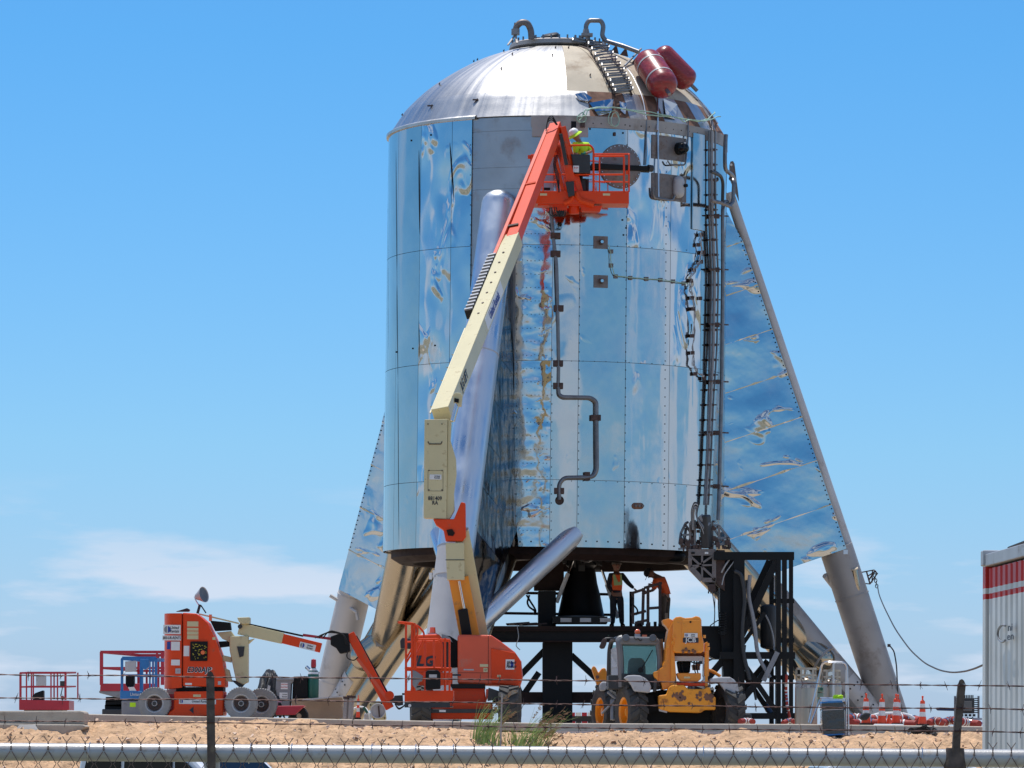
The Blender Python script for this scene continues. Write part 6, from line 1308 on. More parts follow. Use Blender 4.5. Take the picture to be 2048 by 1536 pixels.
MB().pp([(1431, 1100), (1450, 1100), (1450, 1182), (1440, 1175), (1431, 1166)], Yu + .1, .5).build('side_housing', C['bracket'], um, bevel=.02)
MB().pp([(1416, 1168), (1431, 1168), (1432, 1183), (1417, 1183)], Yu, .2).build('lower_coupling', C['bracket'], um, bevel=.02); m = MB()
for x in (1417, 1422, 1427): m.box(P(x, 1185, Yu + .1), (.03, .1, .05))
m.cyl(P(1430, 1183, Yu), P(1429, 1240, Yu), .012, 5); m.cyl(P(1436, 1183, Yu), P(1437, 1235, Yu), .01, 5); m.build('coupling_pins', C['dgrey'], um)
def lat(pts, name): 
    m = MB()
    for a, b in pts: m.beam(P(*a, Yu + .1), P(*b, Yu + .15), .05, .05)
    m.build(name, C['pipe'], um)
lat([((1359, 1088), (1362, 1066)), ((1362, 1066), (1371, 1047)), ((1371, 1047), (1376, 1044)), ((1359, 1088), (1395, 1090)), ((1366, 1070), (1385, 1069)), ((1368, 1088), (1372, 1056)), ((1371, 1050), (1382, 1066)), ((1363, 1076), (1370, 1088)), ((1380, 1045), (1380, 1096)), ((1390, 1040), (1390, 1096)), ((1366, 1068), (1374, 1086)), ((1357, 1098), (1380, 1096))], 'lattice_arm')
lat([((1425, 1043), (1425, 1098)), ((1425, 1050), (1438, 1051)), ((1438, 1051), (1459, 1078)), ((1425, 1062), (1438, 1052)), ((1425, 1076), (1458, 1076)), ((1438, 1051), (1438, 1098)), ((1425, 1052), (1440, 1075)), ((1458, 1076), (1458, 1098)), ((1440, 1076), (1458, 1090)), ((1440, 1090), (1458, 1078)), ((1430, 1043), (1425, 1043)), ((1425, 1088), (1462, 1089))], 'lattice_arm')
MB().pp([(1381, 1042), (1391, 1040), (1392, 1096), (1380, 1096)], Yu + .2, .2).build('mast_post', C['bracket'], um)
MB().beam(P(1410, 1030, Yu - .1), P(1414, 1096, Yu), .22, .25).build('connector_body', C['dgrey'], um, bevel=.04)
MB().cyl(P(1399, 1032, Yu - .1), P(1416, 1052, Yu - .1), .09, 12).build('connector_sleeve', C['mgrey'], um, smooth=True)
for k in range(5): MB().tube(arc([P(1384 + k, 1060, Yu - .1), P(1383 + k, 1020 + 2 * k, Yu - .15), P(1389, 1004 + 3 * k, Yu - .2), P(1397 - k, 1008 + 2 * k, Yu - .15), P(1392, 1034, Yu - .2), P(1404 + 2 * k, 1060, Yu - .15), P(1410, 1080, Yu - .1)], .25, 5), .022, 6).build('umbilical_cable', C[['dgrey', 'lgrey', 'rubber', 'mgrey', 'pipe'][k]], um, smooth=True)
m = MB(); rn = random.Random(12)
for i in range(60): x = rn.uniform(1361, 1462); m.box(P(x, rn.uniform(1078, 1098), Yu + rn.uniform(0, .3)), (rn.uniform(.03, .12), rn.uniform(.03, .12), rn.uniform(.04, .16)))
for i in range(22): x = rn.uniform(1376, 1430); m.box(P(x, rn.uniform(1046, 1080), Yu + rn.uniform(0, .25)), (rn.uniform(.03, .09), .08, rn.uniform(.05, .2)))
m.build('valves_and_fittings', C['bracket'], um, kind='stuff')
MB().tube(arc([P(1478, 1104, Yu), P(1468, 1108, Yu), P(1452, 1128, Yu - .1), P(1443, 1145, Yu)], .3), .02, 6).build('white_hose', C['lgrey'], um, smooth=True)
# ================================================================== SMALL THINGS ON THE YARD
def one(m, name, mt, label, cat, group=None, **k):
    o = m.build(name, mt, **k); return tag(o, label, cat, group)
def stand(name, label, cat, px, py, Yd, group=None): return thing(name, label, cat, P(px, py, Yd), 0, group)
# concrete blocks at far left
for pts, lb, y0 in (([(-80, 1422), (160, 1421.5), (168, 1424), (170, 1449), (-80, 1449)], 'upper weathered concrete block of the two stacked at far left', 80.4), ([(-80, 1446), (165, 1449), (173, 1453), (150, 1470), (140, 1480), (-80, 1484)], 'lower concrete barrier block with a hollow in its face at far left', 80.1)):
    m = MB().pp(pts, y0, .9); o = one(m, 'concrete_block', C['conc' if y0 > 80.2 else 'conc'], lb, 'concrete block', 'stacked concrete blocks', bevel=.03)
o = one(MB().add([P(28, 1464, 79.95), P(38, 1450, 80.05), P(70, 1449, 80.05), P(76, 1458, 79.95), P(66, 1464, 79.9), P(40, 1466, 79.9), P(28, 1464, 80.2), P(38, 1450, 80.3), P(70, 1449, 80.3), P(76, 1458, 80.2), P(66, 1464, 80.2), P(40, 1466, 80.2)], [(0, 1, 2, 3, 4, 5), (0, 6, 7, 1), (1, 7, 8, 2), (2, 8, 9, 3), (3, 9, 10, 4), (4, 10, 11, 5), (5, 11, 6, 0)]), 'lifting_pocket', C['conc2'], 'shallow pocket casting on the front of the lower concrete block', 'block')
# tarpaulin heap, welder box, black case, gas bottle
Yg = 90.0
def heap(u, v):
    x = 512 + 54 * u; top = [(0, 1392), (.15, 1360), (.35, 1345), (.5, 1338), (.65, 1341), (.8, 1352), (1, 1385)]
    for (a, b), (c, d) in zip(top, top[1:]):
        if a <= u <= c: t = b + (d - b) * (u - a) / (c - a)
    ang = math.pi * v; y = 1434 - (1434 - t) * math.sin(ang) ** .7; p = P(x, y, Yg + .45); return p + Vector((0, -.5 * math.cos(ang), 0)) + Vector((noise.noise(Vector((u * 5, v * 5, 1))) * .08, noise.noise(Vector((u * 7, v * 6, 4))) * .15, noise.noise(Vector((u * 8, v * 7, 7))) * .09))
one(MB().grid(heap, 26, 20), 'tarpaulin_heap', C['cloth'], 'crumpled black tarpaulin draped over gear right of the orange lift', 'tarpaulin', smooth=True, ang=60)
wb = stand('welding_machine', 'grey welding machine case with red and white stickers beside the black tarpaulin', 'welder', 568, 1432, Yg)
MB().pp([(553, 1357), (557, 1355), (586, 1356), (587, 1364), (582, 1366), (579, 1432), (547, 1432), (552, 1364)], Yg, .6).build('case', C['mgrey'], wb, bevel=.02)
sticker(wb, P(568.5, 1372, Yg), X, Z, .14, .13, 'white', [('LINCOLN', 0, .5, .035, 'redi'), ('ELECTRIC', 0, -.4, .035, 'redi')]); sticker(wb, P(567, 1391, Yg), X, Z, .17, .12, 'white', [('United', .3, .4, .04, 'ink'), ('Rentals', .3, -.4, .04, 'ink')])
MB().pp([(552, 1356), (588, 1356), (587, 1361), (553, 1361)], Yg - .03, .66).build('lid', C['mgrey'], wb, bevel=.01)
one(MB().pp([(586, 1353), (615, 1352), (616, 1400), (584, 1400)], Yg + .1, .6), 'black_case', C['black'], 'black equipment case between the grey welder and the green gas bottle', 'case', bevel=.02)
o = MB().pp([(532, 1392), (538, 1393), (541, 1372), (536, 1370)], Yg - .15, .02); one(o, 'shovel_handle', C['lgrey'], 'pale handle leaning on the black tarpaulin heap', 'handle')
gb = stand('gas_bottle', 'dark green gas bottle with red valve cap in front of the left leg', 'gas bottle', 626, 1400, Yg)
MB().lathe([(0, 0), (.11, 0), (.115, .02), (.115, .5), (.10, .58), (.05, .64), (.035, .68)], 24, c=P(626, 1399, Yg + .2)).build('bottle', C['green'], gb, smooth=True); MB().lathe([(.05, .66), (.055, .7), (.05, .82), (0, .84)], 14, c=P(626, 1399, Yg + .2)).build('valve_cap', C['redp'], gb, smooth=True); MB().lathe([(.117, .44), (.108, .56), (.06, .64)], 24, c=P(626, 1399, Yg + .2)).build('white_shoulder', C['white'], gb, smooth=True)
m = MB(); m.cyl(P(613, 1334, Yg + .4), P(624, 1345, Yg + .3), .04, 8); m.cyl(P(629, 1343, Yg + .2), P(638, 1348, Yg + .2), .035, 8); one(m, 'brass_regulator', C['chrome'], 'shiny regulator fittings beside the red cap of the green gas bottle', 'regulator')
one(MB().pp([(583, 1398), (640, 1396), (683, 1394), (687, 1402), (683, 1412), (688, 1437), (583, 1437)], Yg - .3, .9), 'plywood_box', C['ply'], 'brown plywood box standing on the kerb in front of the left leg', 'box', bevel=.01)
one(MB().beam(P(605, 1400, Yg - .5), P(686, 1392, Yg - .5), .2, .03), 'white_plank', C['lgrey'], 'thin white plank lying across the plywood box', 'plank')
wbw = stand('wheelbarrow', 'red wheelbarrow tray in front of the plywood box', 'wheelbarrow', 570, 1436, 86)
MB().prism([P(544, 1412, 86), P(610, 1411, 86), P(590, 1430, 86), P(552, 1430, 86)], (0, .6, 0)).build('tray', C['redp'], wbw, bevel=.02); MB().beam(P(540, 1403, 86), P(562, 1403, 86.4), .03, .03).build('handle', C['lgrey'], wbw); m = MB(); m.lathe([(.05, -.04), (.17, -.05), (.19, 0), (.17, .05), (.05, .04)], 20, c=P(598, 1432, 86.3), axis=Y, close=True); m.build('wheel', C['rubber'], wbw, smooth=True)
for x, dx in ((566, 4), (580, -3)): MB().beam(P(x, 1428, 86.2), P(x + dx, 1438, 86.2), .03, .03).build('leg', C['dgrey'], wbw)
# pipes, delineator, white flange
for i, (x, y0, w) in enumerate(((690, 1393, .045), (700, 1391, .06))):
    t = stand('standing_pipe', ['thin grey steel pipe standing upright right of the plywood box', 'thicker grey steel pipe with a dark collar right of the thin one'][i], 'pipe', x, 1437, 86, 'standing pipes')
    MB().cyl(P(x, 1438, 86), P(x + 3, y0, 86), w, 12).build('pipe', C['dull'], t, smooth=True); MB().cyl(P(x + 2.6, y0 + 5, 86), P(x + 3, y0, 86), w * 1.5, 12).build('collar', C['bracket'], t)
def delin(px, py, yb, Yd, lb, sc_=1.0, cap=True, bag=False):
    t = stand('traffic_cone', lb, 'traffic cone', px, yb, Yd, 'orange and white traffic cones'); b = P(px, yb, Yd); h = (P(px, py, Yd) - b).length
    w = .115 * sc_ * h / .72
    pf = [(0, w), (.18, w * .86), (.30, w * .76), (.31, w * .70), (.80, w * .48), (.82, w * .5)]
    def seg(a, b2, ra, rb, k, nm): MB().cyl(b + Z * h * a, b + Z * h * b2, ra, 20, rb).build(nm, C[k], t, smooth=True)
    seg(0, .30, w, w * .74, 'coneo', 'body'); seg(.30, .46, w * .70, w * .64, 'white', 'white_band'); seg(.46, .58, w * .65, w * .60, 'coneo', 'orange_band'); seg(.58, .74, w * .60, w * .52, 'white', 'white_band'); seg(.74, .83, w * .54, w * .5, 'coneo', 'top_band')
    seg(.83, .87, w * .42, w * .2, 'coneo', 'neck'); seg(.87, .96, w * .17, w * .17, 'coneo', 'grip'); MB().sphere(b + Z * h * .97, w * .25, 10).build('knob', C['coneo'], t, smooth=True)
    MB().box(b + Z * .01, (w * 2.6, w * 2.6, .035)).build('base', C['rubber'], t)
    return t
delin(716, 1390, 1438, 88, 'slim traffic cone left of the white flange plate', .6)
delin(1732, 1387, 1449, 88, 'traffic cone with a dark bag slumped over its side')
delin(1764, 1388, 1450, 88, 'traffic cone standing second from the left of the four by the leg foot')
delin(1792, 1388, 1449, 88.4, 'traffic cone just right of the tiny white cone', 1.0)
delin(1796, 1389, 1450, 89.2, 'traffic cone almost hidden behind its neighbour right of the tiny cone', .9)
delin(1845, 1392, 1451, 88, 'lone traffic cone farthest right, clear of the leg')
m = MB().lathe([(0, .2), (.02, .2), (.05, 0), (.0, 0)], 14, c=P(1778, 1449, 88)); one(m, 'small_cone', C['coneo'], 'tiny orange topped cone between two large traffic cones', 'cone', smooth=True)
bg_ = [(1719, 1437), (1724, 1429), (1731, 1425), (1741, 1426), (1741, 1433), (1734, 1440), (1726, 1441)]
one(MB().pp(bg_, 87.6, .25), 'dark_bag', C['cloth'], 'dark bag slumped against the leftmost traffic cone', 'bag', bevel=.04)
fl = stand('flange_plate', 'white flange plate leaning on the yard edge left of the big lift', 'plate', 755, 1440, 88)
MB().pp([(737, 1410), (740, 1405), (762, 1403), (770, 1412), (773, 1438), (770, 1441), (748, 1441), (744, 1436)], 88, .06).build('plate', C['crml'], fl, bevel=.01)
m = MB(); m.lathe([(.0, .0), (.13, .0), (.135, .04), (.15, .04), (.155, -.0)], 26, c=P(756, 1422, 87.96), axis=(0, -1, 0)); m.build('ring', C['lgrey'], fl)
for x, y in ((741, 1410), (763, 1407), (769, 1436), (748, 1438)): MB().cyl(P(x, y, 87.98), P(x, y, 88.0), .015, 8).build('bolt_hole', C['black'], fl)
MB().beam(P(757, 1412, 87.93), P(759, 1434, 87.93), .04, .03).build('handle', C['bracket'], fl)
one(MB().tube(arc([P(700, 1424, 88.3), P(708, 1417, 88.3), P(720, 1413, 88.3), P(732, 1416, 88.3), P(738, 1428, 88.2), P(740, 1440, 88.2)], .2), .02, 6), 'white_hose', C['white'], 'thin white hose looping behind the slim traffic cone', 'hose', smooth=True)
one(MB().beam(P(727, 1414, 88.1), P(735, 1426, 88.1), .05, .05), 'green_tool', C['green'], 'small green tool held in the white hose loop', 'tool')
one(MB().pp([(728, 1426), (742, 1424), (743, 1441), (728, 1441)], 88.3, .3), 'white_sack', C['lgrey'], 'pale sack low beside the white flange plate', 'sack', bevel=.04)
# stainless liquid-gas cylinders
def dewar(cx, top, bot, r, Yd, lb, txt):
    t = stand('gas_cylinder', lb, 'gas cylinder', cx, bot, Yd, 'stainless gas cylinders'); b = P(cx, bot, Yd); s = FPX / Yd; rr = r / s; H = (bot - top) / s
    MB().lathe([(0, 0), (rr, 0), (rr, H * .70), (rr * .97, H * .745), (rr * .8, H * .79), (rr * .45, H * .83), (0, H * .84)], 36, c=b).build('vessel', C['stainless'], t, smooth=True)
    for z0, z1 in ((.74, .80), (.86, .885), (.965, 1.0)): MB().lathe([(rr * .88, H * z0), (rr * .90, H * z0), (rr * .90, H * z1), (rr * .88, H * z1)], 32, c=b, close=True).build('guard_ring', C['stainless'], t, smooth=True)
    for k in range(5): a = R(20 + 72 * k); MB().beam(b + Vector((rr * .89 * math.cos(a), rr * .89 * math.sin(a), H * .78)), b + Vector((rr * .89 * math.cos(a), rr * .89 * math.sin(a), H * .98)), .04, .02).build('guard_post', C['stainless'], t)
    m = MB(); rn = random.Random(int(cx))
    for k in range(9): a = rn.uniform(0, 6.28); q = rr * rn.uniform(.1, .6); m.box(b + Vector((q * math.cos(a), q * math.sin(a), H * rn.uniform(.84, .95))), (.05, .05, rn.uniform(.04, .1)))
    m.build('valve_cluster', C['chrome'], t, kind='stuff')
    if txt:
        band = MB().lathe([(rr + .003, H * .655), (rr + .003, H * .70)], 36, c=b).build('label_band', C['lgrey'], t, smooth=True)
        for k, ch in enumerate(txt):
            a = R(-90 - 62 + 124 * k / (len(txt) - 1)); n = Vector((math.cos(a), math.sin(a), 0)); text(ch, 'lettering', C['mgrey'], band, b + n * (rr + .003) + Z * H * .677, Z.cross(n), Z, .085, .9, off=.004, bold=.02)
    return t
Yd1 = 88.5
d1_ = dewar(1612, 1336, 1453, 22.5, Yd1, 'tall stainless gas cylinder with a lettered band beside the black tower', 'ARGON ARGO')
d2_ = dewar(1662, 1340, 1453, 20.5, Yd1 + 1.2, 'second stainless gas cylinder half hidden behind the aluminium ladder frame', '')
gp_ = stand('instrument_board', 'pale green instrument panel between the two stainless cylinders', 'instrument board', 1641, 1412, Yd1 + .3); 
for y0, y1 in ((1374, 1384), (1386, 1395), (1397, 1410)): MB().pp([(1634, y0), (1647, y0), (1647, y1), (1634, y1)], Yd1 + .2, .06).build('panel_plate', mat('pale green enamel', (.22, .33, .27), .5), gp_, bevel=.006)
MB().cyl(P(1643, 1378, Yd1 + .19), P(1643, 1378, Yd1 + .15), .03, 12).build('gauge', C['green'], gp_)
# aluminium ladder frame
lf = stand('platform_ladder', 'aluminium rolling step frame around the black bin by the gas cylinders', 'ladder', 1668, 1470, 82.6)
YL = 82.4
for pts in ([(1618, 1445), (1637, 1360), (1644, 1328), (1652, 1323.5), (1688, 1324.5), (1694, 1332), (1696, 1400), (1697, 1472)], ):
    MB().tube(arc([P(x, y, YL + .5 if i < 3 else YL) for i, (x, y) in enumerate(pts)], .1), .02, 8).build('tube_frame', C['alu'], lf, smooth=True)
for a, b in (((1667, 1325), (1667, 1400)), ((1640, 1396), (1694, 1398)), ((1693, 1340), (1691, 1472)), ((1640, 1400), (1622, 1447))): MB().cyl(P(*a, YL + .2), P(*b, YL + .2), .018, 8).build('frame_tube', C['alu'], lf)
MB().pp([(1643, 1397), (1690, 1398), (1691, 1403), (1643, 1402)], YL, .5).build('top_tray', C['alu'], lf, bevel=.005)
for y in (1420, 1445): MB().beam(P(1640, y, YL + .5), P(1694, y, YL + .5), .08, .03).build('step', C['alu'], lf)
m = MB(); m.tube([P(1676 + 9 * math.cos(a), 1394 + 3 * math.sin(a * 2), YL + .1) for a in [k * .5 for k in range(13)]], .018, 5, closed=True); m.tube([P(1676 + 6 * math.cos(a + 1), 1393 + 3 * math.sin(a * 3), YL + .15) for a in [k * .5 for k in range(13)]], .015, 5, closed=True); one(m, 'yellow_cord', C['hivis'], 'coiled yellow cord on the tray of the aluminium step frame', 'cord', smooth=True)
bn = stand('black_bin', 'glossy black bin with blue rim standing on the kerb in the aluminium frame', 'bin', 1666, 1470, 82.0)
C['gblack'] = mat('glossy black wrap', (.012, .012, .014), .15, 0, .2, 5, .02, 5, coat=1)
MB().pp([(1644, 1419), (1689, 1417), (1690, 1440), (1689, 1469), (1646, 1470), (1644, 1440)], 82.0, .45).build('bin_body', C['gblack'], bn, bevel=.02)
MB().pp([(1643, 1406), (1687, 1404), (1688, 1417), (1643, 1418)], 82.0, .45).build('bin_collar', C['gblack'], bn, bevel=.01)
MB().pp([(1644, 1403), (1684, 1401), (1686, 1405), (1643, 1407)], 81.98, .48).build('blue_rim', C['bluep'], bn, bevel=.006); MB().pp([(1646, 1468.5), (1689, 1467), (1690, 1469), (1650, 1472)], 81.97, .48).build('blue_rim', C['bluep'], bn)
m = MB(); m.pp([(1646, 1419.5), (1686, 1417.5), (1686, 1419), (1646, 1421)], 81.99, .02); m.build('light_edge', C['lgrey'], bn)
# red flexible ducts
def duct(pts, r, lb, Yd, seed):
    t = stand('flexible_duct', lb, 'duct', pts[0][0], 1450, Yd, 'red flexible ducts'); q = arc([P(x, y, Yd + .3 * (i % 2)) for i, (x, y) in enumerate(pts)], .4, 5); n = len(q) * 6; L = []
    for i in range(len(q) - 1):
        for k in range(4): L.append(q[i].lerp(q[i + 1], k / 4))
    rr = [r * (.8 + .04 * math.sin(i * 1.9)) for i in range(len(L))]; MB().tube(L, rr, 16).build('duct', C['ductred'], t, smooth=True, ang=80)
    rn = random.Random(seed)
    for i in range(3, len(L) - 3, 7): MB().tube([L[i], L[i + 1] if (L[i + 1] - L[i]).length > .02 else L[i + 2]], r * .9, 16).build('silver_band', C['chrome' if rn.random() < .5 else 'white'], t, smooth=True)
duct([(1690, 1440), (1712, 1437), (1740, 1441), (1762, 1436), (1800, 1437), (1822, 1441), (1845, 1443)], .13, 'red corrugated duct with silver bands behind the traffic cones', 89.5, 1)
duct([(1704, 1446), (1730, 1447), (1770, 1445), (1800, 1447), (1838, 1449)], .10, 'lower red duct along the kerb behind the traffic cones', 88.7, 2)
duct([(1857, 1448), (1868, 1441), (1880, 1443), (1886, 1449)], .10, 'short red striped duct bend right of the lone cone', 88.6, 3)
duct([(1884, 1449), (1898, 1440), (1918, 1442), (1936, 1446), (1962, 1449)], .10, 'red striped duct running behind the right dark post', 89.0, 4)
one(MB().tube(arc([P(1740, 1434, 89.6), P(1760, 1428, 89.6), P(1790, 1427, 89.6), P(1815, 1430, 89.6), P(1832, 1440, 89.6)], .3), .04, 8), 'white_tube', C['white'], 'white tube lying over the red ducts behind the cones', 'tube', smooth=True)
duct([(1480, 1443), (1496, 1441), (1508, 1444)], .07, 'red duct end left of the tower foot beside the telehandler wheel', 92, 5)
duct([(1573, 1350), (1572, 1385), (1574, 1410), (1580, 1438)], .045, 'red and white wrapped hose hanging down the right tower posts', 108.8, 6)
duct([(1566, 1446), (1580, 1440), (1590, 1444)], .07, 'red and white duct heap at the foot of the tower', 100, 7)
br = stand('water_barrier', 'red and white barrier panels seen under the work stand left of the telehandler', 'barrier', 1165, 1448, 125)
for i in range(6): MB().pp([(1140 + i * 12, 1425), (1150 + i * 12, 1425), (1150 + i * 12, 1432), (1140 + i * 12, 1432)], 125, .4).build('barrier_panel', C['redp' if i % 2 == 0 else 'white'], br); MB().pp([(1140 + i * 12, 1443), (1151 + i * 12, 1443), (1151 + i * 12, 1450), (1140 + i * 12, 1450)], 125, .4).build('barrier_panel', C['redp' if i % 2 == 0 else 'dgrey'], br)
MB().pp([(1138, 1432), (1212, 1432), (1212, 1443), (1138, 1443)], 125.05, .3).build('barrier_rail', C['dgrey'], br)
one(MB().pp([(1489, 1427), (1503, 1427), (1504, 1450), (1489, 1450)], 96, .4), 'dark_box', C['dgrey'], 'dark box between the telehandler wheel and the tower foot', 'box', bevel=.03)
one(MB().pp([(1530, 1402), (1545, 1398), (1549, 1412), (1548, 1426), (1532, 1426)], 111.3, .5), 'blue_drum', mat('deep blue plastic', (.01, .05, .14), .5), 'blue drum inside the lower bay of the black tower', 'drum', bevel=.08)
one(MB().capsule(P(1750, 1451, 84.2), P(1805, 1451.5, 84.2), .03, 8), 'white_bundle', C['white'], 'white wrapped bundle lying on the kerb at the cones', 'bundle', smooth=True)
# finned panel (radiator-like light) on the right
fp = stand('finned_flood_panel', 'square grey finned flood light panel behind the right dark post', 'flood light', 1935, 1450, 90)
YF = 90
MB().pp([(1919, 1396), (1949, 1396), (1949, 1427), (1919, 1427)], YF, .15).build('panel', C['dgrey'], fp, bevel=.01)
MB().pp([(1926, 1402), (1944, 1402), (1944, 1422), (1926, 1422)], YF - .04, .06).build('inner_face', C['lens'], fp, bevel=.01)
for i in range(9): MB().pp([(1920 + i * 3.2, 1390), (1921.4 + i * 3.2, 1390), (1921.4 + i * 3.2, 1396), (1920 + i * 3.2, 1396)], YF + .02, .1).build('fin', C['dgrey'], fp); 
for i in range(8):
    for x in (1911, 1950): MB().pp([(x, 1396 + i * 4), (x + 7, 1396 + i * 4), (x + 7, 1398 + i * 4), (x, 1398 + i * 4)], YF + .02, .1).build('fin', C['dgrey'], fp)
for i in range(4): MB().pp([(1922 + i * 8, 1428), (1927 + i * 8, 1428), (1927 + i * 8, 1433), (1922 + i * 8, 1433)], YF + .02, .1).build('fin', C['dgrey'], fp)
for x in (1910, 1957): MB().beam(P(x, 1392, YF + .2), P(x, 1436, YF + .2), .04, .04).build('side_frame', C['mgrey'], fp)
MB().pp([(1908, 1434), (1964, 1436), (1964, 1440), (1908, 1439)], YF, .3).build('mount_shelf', C['lgrey'], fp)
MB().pp([(1873, 1416), (1876, 1415), (1910, 1417), (1910, 1422), (1876, 1421), (1873, 1419)], YF + .3, .12).build('blue_arm', mat('navy paint', (.015, .03, .1), .5), fp, bevel=.01)
MB().pp([(1912, 1443), (1970, 1444), (1970, 1449), (1912, 1448)], YF - .1, .2).build('blue_beam', C['bluei'], fp, bevel=.01)
for a, b in (((1934, 1434), (1946, 1446)), ((1934, 1446), (1946, 1434))): MB().beam(P(*a, YF - .1), P(*b, YF - .1), .03, .02).build('cross_brace', C['dgrey'], fp)
# coil of cable on the berm
rn = random.Random(4); m = MB()
for k in range(16):
    a0 = rn.uniform(0, 6.28); cx = 1846 + rn.uniform(-7, 7); rx = rn.uniform(14, 27); pts = []
    for i in range(15):
        a = a0 + i * .45; x = cx + rx * math.cos(a); q = P(x, 1470 + rn.uniform(-1.5, 1), 81.8 + .35 * math.sin(a)); q.z = max(q.z, bermz(q.x, q.y) + .02 + .012 * k * .6); pts.append(q)
    m.tube(pts, .013, 5)
m.tube(arc([P(1820, 1476, 81.5), P(1818, 1486, 80.9), P(1830, 1494, 80.4)], .1), .01, 5)
one(m, 'cable_coil', C['rubber'], 'untidy coil of black cable lying on the berm below the kerb at right', 'cable', smooth=True)
# sagging wire from the leg anchor to the white container
a = P(1755, 1160, HY + 1.8); b = P(1972, 1332, 36.6); pts = []
px = [(1755, 1172), (1758, 1190), (1768, 1214), (1790, 1258), (1820, 1300), (1850, 1327), (1880, 1341), (1905, 1345.5), (1930, 1343), (1950, 1337), (1968, 1329)]
for i, (x, y) in enumerate(px):
    t = i / (len(px) - 1); pts.append(P(x, y, (HY + 1.8) * (1 - t) + 62 * t))
m = MB().tube(arc(pts, 2.0, 4), .016, 5); m.tube([pts[-1], P(1990, 1318, 59)], .016, 5); one(m, 'sagging_wire', C['dgrey'], 'thin wire sagging from the right leg towards the white container', 'wire', smooth=True)
m = MB()
for i in range(6): c = P(1748 + i * 1.1, 1145 + i * 5.4, HY + 1.8); d = Vector((.25 * (i % 2), .25 * (1 - i % 2), 0)); m.tube([c + Vector((.035 * math.cos(t) * (i % 2), .035 * math.cos(t) * (1 - i % 2), .055 * math.sin(t))) for t in [j * .785 for j in range(8)]], .012, 5, closed=True)
one(m, 'chain', C['dgrey'], 'short chain hanging from the bracket on the right leg', 'chain', smooth=True)

# ================================================================== WHITE CONTAINER
cx0 = P(1967, 1300, 36.5).x; zt_ = P(1965, 1110, 36.5).z; h_ = 2.9; z0_ = zt_ - h_
ct = thing('shipping_container', 'white corrugated container with red stripes at the right edge', 'container', (cx0, 36.5, z0_), 0)
dv = Vector((.09, -2.2, 0)).normalized(); nv = Vector((-dv.y, dv.x, 0)); nv = -nv if nv.x > 0 else nv      # nv faces left
cw_ = bpy.data.materials.new('striped container paint'); cw_.use_nodes = True; n = cw_.node_tree.nodes; l = cw_.node_tree.links; b_ = n['Principled BSDF']; b_.inputs['Roughness'].default_value = .45
t = n.new('ShaderNodeTexCoord'); sp_ = n.new('ShaderNodeSeparateXYZ'); l.new(t.outputs['Object'], sp_.inputs[0]); r = n.new('ShaderNodeValToRGB'); r.color_ramp.interpolation = 'CONSTANT'
mr_ = n.new('ShaderNodeMapRange'); mr_.inputs[1].default_value = 0; mr_.inputs[2].default_value = h_; l.new(sp_.outputs['Z'], mr_.inputs[0]); l.new(mr_.outputs[0], r.inputs[0])
def fz(py): return (P(1967, py, 36.5).z - z0_) / h_
e = r.color_ramp.elements; W = (.72, .70, .66, 1); Rd = (.62, .018, .012, 1); e[0].position = 0; e[0].color = W; e[1].position = fz(1200); e[1].color = Rd
for p_, c_ in ((fz(1190), W), (fz(1180), Rd), (fz(1137), W)): q = e.new(p_); q.color = c_
nz = n.new('ShaderNodeTexNoise'); nz.inputs['Scale'].default_value = 2; nz.inputs['Detail'].default_value = 8; l.new(t.outputs['Object'], nz.inputs['Vector']); mx_ = n.new('ShaderNodeMix'); mx_.data_type = 'RGBA'; mx_.blend_type = 'MULTIPLY'; mx_.inputs[0].default_value = 1
rr_ = n.new('ShaderNodeValToRGB'); rr_.color_ramp.elements[0].position = .3; rr_.color_ramp.elements[0].color = (.82, .8, .77, 1); rr_.color_ramp.elements[1].position = .6; l.new(nz.outputs[0], rr_.inputs[0]); l.new(r.outputs[0], mx_.inputs[6]); l.new(rr_.outputs[0], mx_.inputs[7]); l.new(mx_.outputs[2], b_.inputs['Base Color'])
O = Vector((cx0, 36.5, z0_)); Lc = 6.06; m = MB(); prof = [(0.16, 0)]; s = .16
while s < Lc - .2: prof += [(s + .07, 0), (s + .10, .024), (s + .17, .024), (s + .20, 0)]; s += .27
prof.append((Lc - .1, 0)); vs = []
for z in (.15, h_ - .12):
    for s_, d_ in prof: vs.append(O + dv * s_ - nv * (d_ + .02) + Z * z)
k = len(prof); m.add(vs, [(i, i + 1, k + i + 1, k + i) for i in range(k - 1)]); m.build('corrugated_side', cw_, ct)
m = MB(); m.add([O + Z * .1, O - nv * 2.4 + Z * .1, O - nv * 2.4 + Z * (h_ - .1), O + Z * (h_ - .1)], [(0, 1, 2, 3)]); m.build('end_wall', cw_, ct)
O2 = O + dv * Lc; MB().add([O2 + Z * .1, O2 - nv * 2.4 + Z * .1, O2 - nv * 2.4 + Z * (h_ - .1), O2 + Z * (h_ - .1)], [(0, 1, 2, 3)]).build('door_end_wall', cw_, ct); O3 = O - nv * 2.4; MB().add([O3 + Z * .1, O3 + dv * Lc + Z * .1, O3 + dv * Lc + Z * (h_ - .02), O3 + Z * (h_ - .02)], [(0, 1, 2, 3)]).build('far_side_wall', cw_, ct); MB().add([O + Z * .12, O2 + Z * .12, O2 - nv * 2.4 + Z * .12, O3 + Z * .12], [(0, 1, 2, 3)]).build('container_floor', C['ply'], ct)
for s_ in (.05, Lc - .07): MB().beam(O + dv * s_ + Z * .05 - nv * .06, O + dv * s_ + Z * (h_ - .02) - nv * .06, .13, .15, up=dv).build('corner_post', cw_, ct, bevel=.006)
